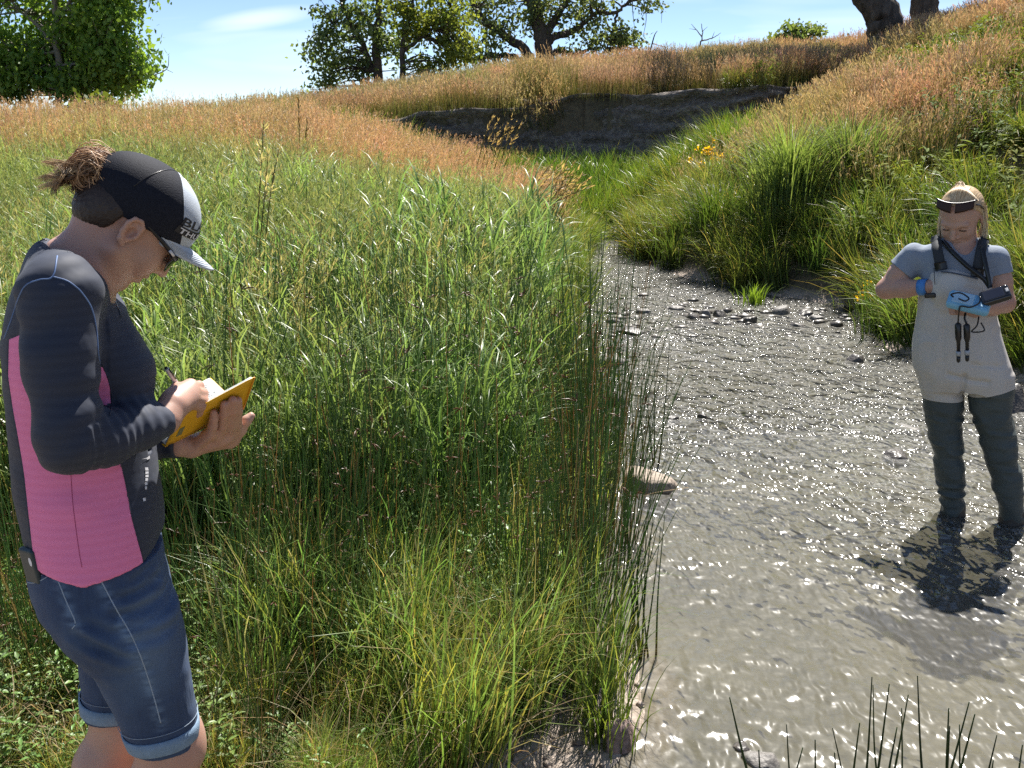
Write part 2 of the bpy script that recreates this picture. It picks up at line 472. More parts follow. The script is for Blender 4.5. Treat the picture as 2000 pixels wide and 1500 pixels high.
def tree(name, label, base, limbs, lobes, leaf=0.09, per=26, spread=0.34, cols=((0.045, 0.085, 0.018), (0.11, 0.15, 0.03)), seed=1, twig=0.012, bark=None, droop=0.0, extra=None, group='trees on the skyline'):
    """limbs: list of (points, r0, r1); lobes: (centre, (rx, ry, rz), number of leaf clusters)."""
    rg = np.random.default_rng(seed)
    root = empty(name, base); tag(root, label, 'tree', group)
    bk = bark or MAT_BARK
    tr = MB(); sk = []
    for k, (pts, r0, r1) in enumerate(limbs):
        c = curve3(pts, 8); c[1:-1] += rg.normal(0, min(0.25 * r0, 0.022), c[1:-1].shape)
        rad = np.linspace(r0, r1, len(c)); 
        if k == 0: rad[:4] *= np.array([1.35, 1.2, 1.1, 1.04])
        tr.tube(c, rad, 9 if r0 > 0.08 else 6); sk.append(c)
    sk = np.vstack(sk)
    cl = []
    for cen, rr, n in lobes:
        n = int(n * (0.74 if base[1] > 24 else 0.92))
        d = rg.normal(size=(n, 3)); d /= np.linalg.norm(d, axis=1)[:, None]
        cl.append(np.asarray(cen) + d * (rg.random((n, 1)) ** 0.42) * np.asarray(rr))
    br = MB()
    if cl:
        cl = np.vstack(cl)
        for c in cl:
            d = np.linalg.norm(sk - c, axis=1) + 0.35 * np.maximum(sk[:, 2] - c[2], 0)
            s = sk[np.argmin(d)]
            mid = (s + c) / 2 + rg.normal(0, 0.08, 3) + np.array([0, 0, 0.12 * np.linalg.norm(c - s) * (1 - droop)])
            br.tube(curve3([s, mid, c], 3), np.linspace(twig * 1.8, twig * 0.5, 7), 4, cap=False)
        L = np.repeat(cl, per, axis=0) + rg.normal(0, spread, (len(cl) * per, 3)) * np.array([1, 1, 0.72])
        n = len(L)
        sz = leaf * rg.uniform(0.6, 1.35, (n, 1))
        a = rg.normal(size=(n, 3)); a[:, 2] -= 0.5 + droop; a /= np.linalg.norm(a, axis=1)[:, None]
        b = np.cross(a, rg.normal(size=(n, 3))); b /= np.linalg.norm(b, axis=1)[:, None]
        nr = np.cross(a, b)
        v = np.stack([L - a * sz, L + b * sz * 0.62 + nr * sz * 0.16, L + a * sz, L - b * sz * 0.62 + nr * sz * 0.16], 1).reshape(-1, 3)
        q = np.arange(n * 4).reshape(-1, 4)
        mixv = np.clip(np.repeat(rg.random(len(cl)), per) * 0.6 + rg.random(n) * 0.5, 0, 1)[:, None]
        colr = np.asarray(cols[0]) * (1 - mixv) + np.asarray(cols[1]) * mixv
        crown = link('crown', mesh_np('crown', v, np.stack([q[:, 0], q[:, 1], q[:, 2], q[:, 3]], -1), np.repeat(colr, 4, axis=0)), MAT_LEAF, root)
    if extra:
        for pts, r0, r1 in extra:
            ex = MB(); ex.tube(curve3(pts, 6), np.linspace(r0, r1, len(curve3(pts, 6))), 5); ex.build('branch', bk, root)
    tr.build('trunk', bk, root)
    if br.n: br.build('twigs', bk, root)['kind'] = 'stuff'
    return root

def V(px, py, Y, dy=0.0):
    q = at(px, py, Y); return np.array([q.x, q.y + dy, q.z])

# dense tree on the left, leaves down to the grass
D = 20.0
b0 = V(108, 215, D); b0[2] = float(ground_z(np.array([b0[0]]), np.array([D]))[0]) - 0.1
tree('leafy_tree', 'dense bright green tree above the meadow with a slim pale trunk', b0,
     [([b0, V(110, 60, D), V(104, -90, D), V(120, -300, D)], 0.075, 0.03), ([V(110, 40, D), V(170, -30, D), V(250, -60, D)], 0.04, 0.015),
      ([V(108, 90, D), V(40, 20, D), V(-30, -40, D)], 0.04, 0.015), ([V(110, 130, D), V(190, 120, D), V(260, 130, D)], 0.03, 0.01), ([V(110, 100, D), V(60, 110, D), V(0, 120, D)], 0.03, 0.01)],
     [(V(60, 60, D, 1.3), (1.15, 0.9, 1.25), 120), (V(-30, 90, D), (0.8, 1.0, 0.9), 70), (V(195, 40, D), (0.75, 0.9, 0.9), 80), (V(225, 118, D), (0.62, 0.7, 0.55), 60),
      (V(140, 130, D, 1.2), (0.9, 0.9, 0.6), 70), (V(30, 140, D), (0.8, 0.8, 0.5), 60), (V(90, -110, D), (1.7, 1.4, 1.0), 120), (V(215, -50, D), (0.8, 0.9, 0.7), 50), (V(150, 165, D), (0.6, 0.6, 0.3), 30)],
     leaf=0.056, per=46, spread=0.17, cols=((0.09, 0.21, 0.04), (0.30, 0.45, 0.09)), seed=4, droop=0.5, bark=MAT_BARK_PALE,
     extra=[([V(255, 160, D), V(300, 147, D), V(326, 134, D), V(330, 108, D)], 0.014, 0.005), ([V(300, 147, D), V(315, 155, D)], 0.008, 0.004), ([V(326, 136, D), V(338, 142, D)], 0.007, 0.004),
            ([V(230, -20, D), V(270, 4, D), V(300, -6, D)], 0.012, 0.005)])

# mid-left pair on the ridge
D = 31.0
def gb(px, D):
    q = V(px, 150, D); q[2] = float(ground_z(np.array([q[0]]), np.array([D]))[0]) - 0.1; return q
b0 = gb(738, D)
tree('dark_leaved_tree', 'dark dense tree at the left end of the ridge with twin leaning stems', b0,
     [([b0, V(735, 90, D), V(742, 0, D), V(735, -90, D)], 0.16, 0.06), ([V(728, 140, D), V(700, 70, D), V(668, 10, D), V(655, -60, D)], 0.10, 0.03), ([V(738, 60, D), V(690, 20, D), V(640, 60, D)], 0.05, 0.02)],
     [(V(662, 85, D), (0.85, 0.9, 0.65), 36), (V(720, 30, D), (0.80, 0.9, 0.9), 44), (V(650, 130, D), (0.7, 0.7, 0.4), 26), (V(700, 130, D), (0.6, 0.6, 0.4), 22), (V(690, -50, D), (1.4, 1.2, 0.9), 60), (V(655, 25, D), (0.6, 0.6, 0.5), 22), (V(765, 95, D), (0.6, 0.6, 0.7), 30), (V(618, 100, D), (0.42, 0.5, 0.4), 12), (V(632, 165, D), (0.5, 0.5, 0.3), 14)],
     leaf=0.068, per=26, spread=0.16, cols=((0.09, 0.15, 0.06), (0.23, 0.31, 0.12)), seed=8, twig=0.014,
     extra=[([V(668, 10, D), V(650, -5, D), V(640, -30, D)], 0.02, 0.006), ([V(655, 30, D), V(632, 8, D), V(622, -12, D)], 0.014, 0.005)])
b0 = gb(790, D - 1)
tree('yellow_green_tree', 'yellow-green rounded tree on the ridge beside the dark tree', b0,
     [([b0, V(786, 100, D - 1), V(800, 30, D - 1), V(820, -40, D - 1)], 0.10, 0.03), ([V(788, 100, D - 1), V(840, 60, D - 1), V(880, 20, D - 1)], 0.06, 0.02)],
     [(V(875, 60, D - 1), (0.85, 0.9, 0.65), 52), (V(800, 50, D - 1), (0.50, 0.6, 0.55), 30), (V(895, 110, D - 1), (0.65, 0.7, 0.5), 36), (V(850, 0, D - 1), (1.0, 0.9, 0.6), 44), (V(835, 130, D - 1), (0.5, 0.5, 0.3), 14), (V(780, 0, D - 1), (0.5, 0.6, 0.4), 16)],
     leaf=0.068, per=30, spread=0.15, cols=((0.11, 0.18, 0.04), (0.30, 0.34, 0.08)), seed=9, twig=0.013)
# big spreading cottonwood
D = 37.0
b0 = gb(1064, D)
tree('spreading_tree', 'large spreading tree with bare dark limbs at the middle of the ridge', b0,
     [([b0, V(1062, 95, D), V(1052, 50, D), V(1040, 0, D), V(1045, -80, D)], 0.36, 0.14), ([V(1063, 92, D), V(1085, 70, D), V(1110, 65, D), V(1140, 45, D), V(1170, 20, D)], 0.15, 0.06), ([V(1060, 80, D), V(1080, 45, D), V(1100, 15, D), V(1120, -20, D)], 0.16, 0.07),
      ([b0 + np.array([-0.25, 0, 0.1]), V(1030, 105, D), V(985, 70, D), V(950, 45, D), V(925, 10, D)], 0.20, 0.08), ([V(1020, 118, D), V(985, 108, D), V(945, 112, D), V(920, 118, D)], 0.12, 0.05),
      ([V(1072, 112, D), V(1090, 98, D), V(1120, 105, D), V(1150, 96, D)], 0.12, 0.05), ([V(1165, 20, D), V(1200, 25, D), V(1230, 0, D), V(1240, -40, D)], 0.08, 0.03), ([V(1205, 25, D), V(1195, 70, D), V(1180, 105, D)], 0.05, 0.02)],
     [(V(1000, 10, D), (1.4, 1.2, 0.8), 46), (V(960, 70, D), (0.9, 0.9, 0.6), 26), (V(1095, 10, D), (1.3, 1.2, 0.7), 40), (V(1180, 75, D), (1.1, 1.0, 0.7), 48), (V(1140, 30, D), (0.9, 0.9, 0.5), 26), (V(1020, -90, D), (3.2, 2.5, 1.3), 110), (V(1190, -60, D), (2.0, 1.8, 1.0), 60),
      (V(960, 112, D), (0.8, 0.7, 0.25), 16), (V(1110, 108, D), (0.9, 0.6, 0.25), 14), (V(1260, 10, D), (0.7, 0.7, 0.6), 12), (V(1225, 85, D), (0.6, 0.6, 0.5), 18), (V(940, 20, D), (0.7, 0.7, 0.6), 20), (V(1050, 45, D), (0.9, 0.8, 0.5), 16)],
     leaf=0.078, per=22, spread=0.20, cols=((0.10, 0.15, 0.065), (0.24, 0.30, 0.13)), seed=12, twig=0.02,
     extra=[([V(1235, -10, D), V(1236, 25, D), V(1240, 60, D)], 0.02, 0.006), ([V(1250, -30, D), V(1262, 30, D), V(1256, 72, D)], 0.02, 0.006), ([V(1270, 100, D), V(1278, 70, D), V(1284, 60, D)], 0.03, 0.008), ([V(1275, 85, D), V(1300, 92, D), V(1312, 84, D)], 0.015, 0.005), ([V(1262, -20, D), V(1290, 10, D), V(1292, 45, D)], 0.018, 0.005)])
# two big trunks on the right-hand hill top; their crowns stand above the picture
D = 25.0
b0 = gb(1735, D)
tree('leaning_cottonwood', 'thick dark trunk leaning left at the top of the right hill', b0,
     [([b0 + np.array([0, 0, -0.2]), V(1728, 45, D), V(1690, -20, D), V(1640, -110, D), V(1610, -260, D)], 0.47, 0.25), ([V(1690, -30, D), V(1740, -140, D), V(1760, -280, D)], 0.22, 0.1), ([V(1650, -100, D), V(1560, -170, D), V(1460, -220, D)], 0.16, 0.06)],
     [(V(1600, -330, D, 1.0), (3.0, 2.6, 1.6), 80), (V(1450, -260, D, 1.5), (1.7, 1.8, 1.0), 40), (V(1750, -380, D), (2.2, 2.2, 1.5), 50)],
     leaf=0.12, per=26, spread=0.32, seed=21, twig=0.02)
b0 = gb(1812, D + 0.6)
tree('upright_cottonwood', 'second dark trunk just right of the leaning one on the hill', b0,
     [([b0 + np.array([0, 0, -0.2]), V(1808, 20, D + 0.6), V(1800, -60, D + 0.6), V(1820, -200, D + 0.6), V(1830, -330, D + 0.6)], 0.37, 0.2), ([V(1805, -80, D + 0.6), V(1880, -180, D + 0.6), V(1960, -240, D + 0.6)], 0.17, 0.07)],
     [(V(1850, -400, D + 0.6), (2.6, 2.2, 1.5), 60), (V(1990, -290, D + 0.6), (1.6, 1.6, 0.9), 36)],
     leaf=0.12, per=26, spread=0.32, seed=22, twig=0.02)
D = 52.0
b0 = gb(1555, D); b0[2] = at(1555, 112, D).z
tree('low_round_tree', 'small round green tree on the skyline left of the thick trunks', b0,
     [([b0, V(1557, 85, D), V(1560, 60, D)], 0.07, 0.03), ([V(1556, 90, D), V(1530, 72, D)], 0.04, 0.02), ([V(1557, 85, D), V(1585, 66, D)], 0.04, 0.02)],
     [(V(1560, 62, D), (0.8, 0.7, 0.5), 34), (V(1528, 78, D), (0.65, 0.6, 0.3), 22), (V(1588, 68, D), (0.55, 0.6, 0.4), 20), (V(1555, 88, D), (1.2, 0.7, 0.3), 26)],
     leaf=0.10, per=20, spread=0.17, cols=((0.09, 0.15, 0.05), (0.22, 0.29, 0.10)), seed=31, twig=0.02)
for k, (px, py, w, lab) in enumerate([(1625, 88, 0.6, 'pale low shrub on the skyline left of the thick trunks'), (1660, 84, 0.5, 'tiny dark shrub beside the leaning trunk on the skyline')]):
    b0 = V(px, py + 16, 45.0)
    tree('skyline_shrub', lab, b0, [([b0, V(px, py, 45.0)], 0.03, 0.015)], [(V(px, py, 45.0), (w * 0.8, 0.5, 0.3), 16)], leaf=0.08, per=16, spread=0.13,
         cols=((0.10, 0.12, 0.05), (0.16, 0.16, 0.07)) if k == 0 else ((0.05, 0.07, 0.03), (0.10, 0.12, 0.05)), seed=40 + k, group='low shrubs')['category'] = 'shrub'
D = 42.0
b0 = gb(1362, D); b0[2] = at(1362, 112, D).z
tree('bare_sapling', 'leafless grey sapling standing alone on the skyline', b0,
     [([b0, V(1368, 86, D), V(1372, 70, D), V(1370, 46, D)], 0.045, 0.012), ([V(1370, 80, D), V(1392, 74, D), V(1408, 64, D)], 0.03, 0.008), ([V(1371, 72, D), V(1360, 58, D), V(1350, 47, D)], 0.025, 0.007), ([V(1390, 75, D), V(1396, 62, D)], 0.014, 0.006), ([V(1371, 62, D), V(1382, 52, D)], 0.014, 0.005), ([V(1360, 58, D), V(1346, 56, D)], 0.012, 0.005)],
     [], seed=50, bark=MAT_BARK_PALE)
# green bush at the foot of the left tree
b0 = V(195, 245, 17.5)
tree('meadow_bush', 'pale green bush in the straw grass below the left tree', b0, [([b0, V(195, 215, 17.5)], 0.02, 0.01)], [(V(198, 214, 17.5), (0.38, 0.4, 0.24), 34), (V(170, 222, 17.5), (0.2, 0.3, 0.15), 12)],
     leaf=0.05, per=24, spread=0.10, cols=((0.09, 0.14, 0.03), (0.19, 0.24, 0.05)), seed=61, group='low shrubs')['category'] = 'bush'
# ------------------------------------------------------------------ plants: small source meshes
TUFTS = {}
MAT_GRASS = foliage_mat('grass_blade', 0.36, 0.5, spec=0.5, warm=(1.1, 1.1, 0.65))
MAT_STRAW = foliage_mat('straw_stem', 0.55, 0.40, spec=0.35, warm=(1.15, 1.0, 0.7))
MAT_RUSH = foliage_mat('rush_stem', 0.36, 0.4, spec=0.5)
MAT_FORB = foliage_mat('forb_leaf', 0.7, 0.42, spec=0.2)
MAT_HERB = foliage_mat('herb_leaf', 0.42, 0.36, spec=0.45)

def lerpc(a, b, t):
    t = np.asarray(t)[:, None]; return np.asarray(a) * (1 - t) + np.asarray(b) * t

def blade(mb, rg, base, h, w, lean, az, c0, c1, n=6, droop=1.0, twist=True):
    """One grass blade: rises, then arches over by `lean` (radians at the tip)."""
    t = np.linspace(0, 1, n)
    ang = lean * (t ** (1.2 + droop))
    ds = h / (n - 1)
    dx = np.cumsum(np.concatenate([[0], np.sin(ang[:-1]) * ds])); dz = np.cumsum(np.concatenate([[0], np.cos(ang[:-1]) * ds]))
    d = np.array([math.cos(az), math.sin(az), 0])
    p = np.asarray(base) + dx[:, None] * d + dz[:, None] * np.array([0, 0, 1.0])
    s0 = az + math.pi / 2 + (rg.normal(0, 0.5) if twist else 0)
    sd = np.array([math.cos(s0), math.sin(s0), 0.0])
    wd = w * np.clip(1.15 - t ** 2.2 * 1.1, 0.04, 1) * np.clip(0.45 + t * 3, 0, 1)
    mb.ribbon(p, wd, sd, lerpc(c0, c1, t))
    return p

def store(kind, me, mat):
    me.materials.append(mat); TUFTS.setdefault(kind, []).append(me)

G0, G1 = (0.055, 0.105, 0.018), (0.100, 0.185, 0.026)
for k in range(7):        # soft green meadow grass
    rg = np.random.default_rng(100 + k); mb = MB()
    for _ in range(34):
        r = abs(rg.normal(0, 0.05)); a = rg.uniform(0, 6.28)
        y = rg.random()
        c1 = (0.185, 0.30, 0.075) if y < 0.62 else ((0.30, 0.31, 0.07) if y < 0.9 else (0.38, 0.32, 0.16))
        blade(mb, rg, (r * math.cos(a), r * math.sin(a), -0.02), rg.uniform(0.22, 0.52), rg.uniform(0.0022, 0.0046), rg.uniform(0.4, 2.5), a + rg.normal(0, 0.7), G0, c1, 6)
    store('fine', mb.mesh('fine_tuft'), MAT_GRASS)
for k in range(6):        # broad arching reed grass
    rg = np.random.default_rng(200 + k); mb = MB()
    for _ in range(9):
        r = abs(rg.normal(0, 0.05)); a = rg.uniform(0, 6.28); b = (r * math.cos(a), r * math.sin(a), -0.02)
        H = rg.uniform(0.5, 0.85); az = a + rg.normal(0, 0.6)
        st = blade(mb, rg, b, H, 0.004, rg.uniform(0.1, 0.4), az, G0, (0.10, 0.16, 0.03), 6, 0.6)
        for j in range(rg.integers(4, 8)):
            f = rg.uniform(0.3, 1.0); q = st[min(5, int(f * 5))]
            blade(mb, rg, q, rg.uniform(0.22, 0.42), rg.uniform(0.0045, 0.0085), rg.uniform(1.2, 2.6), rg.uniform(0, 6.28), (0.11, 0.175, 0.045), (0.24, 0.32, 0.105), 7, 0.25)
    store('reed', mb.mesh('reed_tuft'), MAT_GRASS)
for k in range(7):        # bulrush: straight dark green stems
    rg = np.random.default_rng(300 + k); mb = MB()
    for _ in range(13):
        r = abs(rg.normal(0, 0.045)); a = rg.uniform(0, 6.28); H = rg.uniform(0.6, 1.18)
        az = a + rg.normal(0, 0.8); ln = abs(rg.normal(0, 0.10)) + 0.02
        t = np.linspace(0, 1, 6)
        b = np.array([r * math.cos(a), r * math.sin(a), -0.03]); d = np.array([math.cos(az), math.sin(az), 0])
        bend = ln * t + rg.normal(0, 0.07) * t ** 2.5
        p = b + d * (H * bend)[:, None] + np.array([0, 0, 1.0]) * (H * t * (1 - 0.3 * ln * t))[:, None]
        dry = rg.random() < 0.12
        c = lerpc((0.16, 0.13, 0.05), (0.095, 0.175, 0.052), np.clip(t * 3.5, 0, 1)) if not dry else lerpc((0.26, 0.2, 0.09), (0.36, 0.27, 0.12), t)
        mb.tube(p, np.linspace(0.0031, 0.0011, 6) * rg.uniform(0.8, 1.2), 4, c, cap=False)
        if rg.random() < 0.35 and not dry:      # small brown flower cluster below the tip
            q = p[4]
            for _j in range(4):
                e = q + rg.normal(0, 1, 3) * np.array([0.014, 0.014, 0.012]) + np.array([0, 0, 0.004])
                mb.tube(np.array([q, (q + e) / 2 + np.array([0, 0, 0.003]), e]), [0.001, 0.003, 0.001], 4, (0.15, 0.085, 0.04), cap=False)
    store('rush', mb.mesh('rush_tuft'), MAT_RUSH)
def panicle(mb, rg, top, d, L, col, n=9, spr=0.02):
    for j in range(n):
        f = rg.random(); q = top - d * (L * f)
        e = q + d * L * 0.16 + rg.normal(0, 1, 3) * spr * (0.35 + 0.65 * f)
        sd = np.cross(d, rg.normal(size=3)); sd /= np.linalg.norm(sd)
        mb.ribbon(np.array([q, (q + e) / 2, e]), [0.0012, 0.005, 0.001], sd, col)
for k in range(7):        # tall meadow grass with ripe heads
    rg = np.random.default_rng(400 + k); mb = MB()
    for _ in range(26):
        r = abs(rg.normal(0, 0.12)); a = rg.uniform(0, 6.28); H = rg.uniform(0.55, 0.95)
        b = np.array([r * math.cos(a), r * math.sin(a), -0.02]); az = rg.uniform(0, 6.28)
        t = np.linspace(0, 1, 5); d = np.array([math.cos(az), math.sin(az), 0]); ln = rg.uniform(0.03, 0.2)
        p = b + d * (H * ln * t ** 1.7)[:, None] + np.array([0, 0, 1.0]) * (H * t)[:, None]
        mb.ribbon(p, [0.0035, 0.003, 0.0026, 0.002, 0.0015], np.array([-math.sin(az), math.cos(az), 0]), lerpc((0.13, 0.15, 0.04), (0.40, 0.31, 0.15), t))
        dd = p[-1] - p[-2]; dd /= np.linalg.norm(dd)
        cc = np.array([0.54, 0.39, 0.26]) * rg.uniform(0.75, 1.2)
        panicle(mb, rg, p[-1] + dd * 0.03, dd, rg.uniform(0.10, 0.2), cc, 11, 0.022)
    for _ in range(30):
        r = abs(rg.normal(0, 0.12)); a = rg.uniform(0, 6.28)
        blade(mb, rg, (r * math.cos(a), r * math.sin(a), -0.02), rg.uniform(0.25, 0.6), 0.005, rg.uniform(0.3, 1.7), rg.uniform(0, 6.28), (0.075, 0.095, 0.02), (0.21, 0.215, 0.055), 5)
    store('seed', mb.mesh('seed_tuft'), MAT_STRAW)
for k in range(5):        # the same grass far away: wider clumps, coarser pieces
    rg = np.random.default_rng(500 + k); mb = MB()
    for _ in range(70):
        x, y = rg.uniform(-0.42, 0.42, 2); H = rg.uniform(0.4, 0.72); az = rg.uniform(0, 6.28)
        d = np.array([math.cos(az), math.sin(az), 0]); t = np.linspace(0, 1, 4)
        p = np.array([x, y, -0.03]) + d * (H * 0.12 * t ** 1.7)[:, None] + np.array([0, 0, 1.0]) * (H * t)[:, None]
        mb.ribbon(p, [0.008, 0.007, 0.006, 0.003], np.array([-math.sin(az), math.cos(az), 0]), lerpc((0.12, 0.13, 0.045), (0.38, 0.28, 0.15), t))
        dd = p[-1] - p[-2]; dd /= np.linalg.norm(dd); cc = np.array([0.53, 0.375, 0.26]) * rg.uniform(0.75, 1.2)
        for j in range(4):
            q = p[-1] - dd * 0.04 * j; e = q + dd * 0.05 + rg.normal(0, 0.018, 3); sd = np.cross(dd, rg.normal(size=3)); sd /= np.linalg.norm(sd)
            mb.ribbon(np.array([q, (q + e) / 2, e]), [0.003, 0.013, 0.002], sd, cc)
    for _ in range(70):
        x, y = rg.uniform(-0.42, 0.42, 2)
        blade(mb, rg, (x, y, -0.03), rg.uniform(0.22, 0.48), 0.012, rg.uniform(0.3, 1.4), rg.uniform(0, 6.28), (0.07, 0.09, 0.022), (0.19, 0.20, 0.055), 4)
    store('farseed', mb.mesh('far_seed_tuft'), MAT_STRAW)
for k in range(5):        # lush sedge clump, long arching leaves
    rg = np.random.default_rng(600 + k); mb = MB()
    for _ in range(95):
        r = abs(rg.normal(0, 0.14)); a = rg.uniform(0, 6.28); f = rg.random()
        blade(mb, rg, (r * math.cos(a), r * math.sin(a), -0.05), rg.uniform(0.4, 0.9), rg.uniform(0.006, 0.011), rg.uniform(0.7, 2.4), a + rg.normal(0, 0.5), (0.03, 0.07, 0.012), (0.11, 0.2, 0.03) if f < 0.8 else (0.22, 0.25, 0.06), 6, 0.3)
    store('sedge', mb.mesh('sedge_tuft'), MAT_GRASS)

def leaf_shape(mb, rg, q, d, L, W, col):
    """Pointed leaf with a fold down the middle."""
    up = np.array([0, 0, 1.0]); s = np.cross(d, up); s /= np.linalg.norm(s) + 1e-9; nr = np.cross(s, d)
    v = [q, q + d * L * 0.35 + s * W * 0.5 + nr * W * 0.16, q + d * L * 0.45 - nr * 0.0, q + d * L * 0.35 - s * W * 0.5 + nr * W * 0.16, q + d * L - nr * L * 0.12, q + d * L * 0.7 + s * W * 0.3 + nr * W * 0.08, q + d * L * 0.7 - s * W * 0.3 + nr * W * 0.08]
    mb.add(v, None, [(0, 2, 1), (0, 3, 2), (1, 2, 5), (3, 6, 2), (2, 4, 5), (2, 6, 4)], col)
for k in range(6):        # mint-like broadleaf herb
    rg = np.random.default_rng(700 + k); mb = MB()
    for _ in range(7):
        r = abs(rg.normal(0, 0.06)); a = rg.uniform(0, 6.28); H = rg.uniform(0.2, 0.42)
        b = np.array([r * math.cos(a), r * math.sin(a), -0.02]); tip = b + np.array([rg.normal(0, 0.06), rg.normal(0, 0.06), H])
        st = curve3([b, (b + tip) / 2 + rg.normal(0, 0.012, 3), tip], 4)
        mb.tube(st, np.linspace(0.0024, 0.0012, len(st)), 4, (0.07, 0.11, 0.03), cap=False)
        nn = rg.integers(5, 8); az0 = rg.uniform(0, 6.28)
        for j in range(nn):
            f = 0.25 + 0.75 * (j + 1) / nn; q = b + (tip - b) * f; az = az0 + j * 1.57
            for sgn in (0, math.pi):
                el = rg.uniform(-0.15, 0.55); d = np.array([math.cos(az + sgn) * math.cos(el), math.sin(az + sgn) * math.cos(el), math.sin(el)])
                leaf_shape(mb, rg, q, d, rg.uniform(0.028, 0.05) * (1.15 - 0.4 * f), rg.uniform(0.014, 0.022) * (1.15 - 0.4 * f), np.array([0.15, 0.25, 0.07]) * rg.uniform(0.7, 1.5))
    store('herb', mb.mesh('herb_tuft'), MAT_HERB)
for k in range(5):        # leafy weeds and forbs on the hillside
    rg = np.random.default_rng(800 + k); mb = MB()
    for _ in range(10):
        r = abs(rg.normal(0, 0.16)); a = rg.uniform(0, 6.28); H = rg.uniform(0.25, 0.6)
        b = np.array([r * math.cos(a), r * math.sin(a), -0.03]); tip = b + np.array([rg.normal(0, 0.1), rg.normal(0, 0.1), H])
        mb.tube(np.array([b, (b + tip) / 2, tip]), [0.004, 0.003, 0.002], 3, (0.10, 0.12, 0.04), cap=False)
        for j in range(14):
            f = rg.uniform(0.15, 1.0); q = b + (tip - b) * f; az = rg.uniform(0, 6.28); el = rg.uniform(-0.3, 0.7)
            d = np.array([math.cos(az) * math.cos(el), math.sin(az) * math.cos(el), math.sin(el)])
            leaf_shape(mb, rg, q, d, rg.uniform(0.06, 0.13), rg.uniform(0.018, 0.04), np.array([0.10, 0.15, 0.035]) * rg.uniform(0.7, 1.4))
    store('forb', mb.mesh('forb_tuft'), MAT_FORB)
for k in range(4):        # bent and fallen straw
    rg = np.random.default_rng(900 + k); mb = MB()
    for _ in range(12):
        x, y = rg.uniform(-0.12, 0.12, 2)
        blade(mb, rg, (x, y, -0.01), rg.uniform(0.3, 0.6), 0.003, rg.uniform(1.2, 3.0), rg.uniform(0, 6.28), (0.30, 0.235, 0.12), (0.46, 0.37, 0.21), 7, 0.1)
    store('straw', mb.mesh('straw_tuft'), MAT_STRAW)

def _arrays(me):
    n = len(me.vertices); v = np.empty(n * 3, dtype=np.float32); me.vertices.foreach_get('co', v)
    c = np.empty(n * 4, dtype=np.float32); me.color_attributes['col'].data.foreach_get('color', c)
    f = np.empty(len(me.polygons), dtype=np.int32); me.polygons.foreach_get('loop_total', f)
    l = np.empty(len(me.loops), dtype=np.int32); me.loops.foreach_get('vertex_index', l)
    st = np.concatenate([[0], np.cumsum(f)[:-1]])
    q = np.array([l[s:s + 4] for s in st[f == 4]]).reshape(-1, 4); t = np.array([l[s:s + 3] for s in st[f == 3]]).reshape(-1, 3)
    return v.reshape(-1, 3), c.reshape(-1, 4)[:, :3], q, t

def make_patches(kind, cell, count, var, seed, scale_var, lean):
    """A square of `count` tufts grown together, so that a meadow needs fewer, larger pieces."""
    key = '%s_patch_%d' % (kind, seed)
    if key in TUFTS: return key
    src = [_arrays(t) for t in TUFTS[kind]]; rg = np.random.default_rng(seed + 50)
    for _ in range(var):
        mb = MB()
        for _k in range(count):
            v, c, q, t = src[rg.integers(len(src))]
            r = np.array(Euler((rg.normal(0, lean), rg.normal(0, lean), rg.uniform(0, 6.28))).to_matrix())
            off = np.array([rg.uniform(-0.5, 0.5) * cell, rg.uniform(-0.5, 0.5) * cell, 0])
            mb.add(v @ r.T * rg.uniform(1 - scale_var, 1 + scale_var) + off, q, t, c * (1 + rg.uniform(-0.2, 0.2)) * (1 + rg.uniform(-0.1, 0.1, 3)))
        store(key, mb.mesh(key), TUFTS[kind][0].materials[0])
    return key

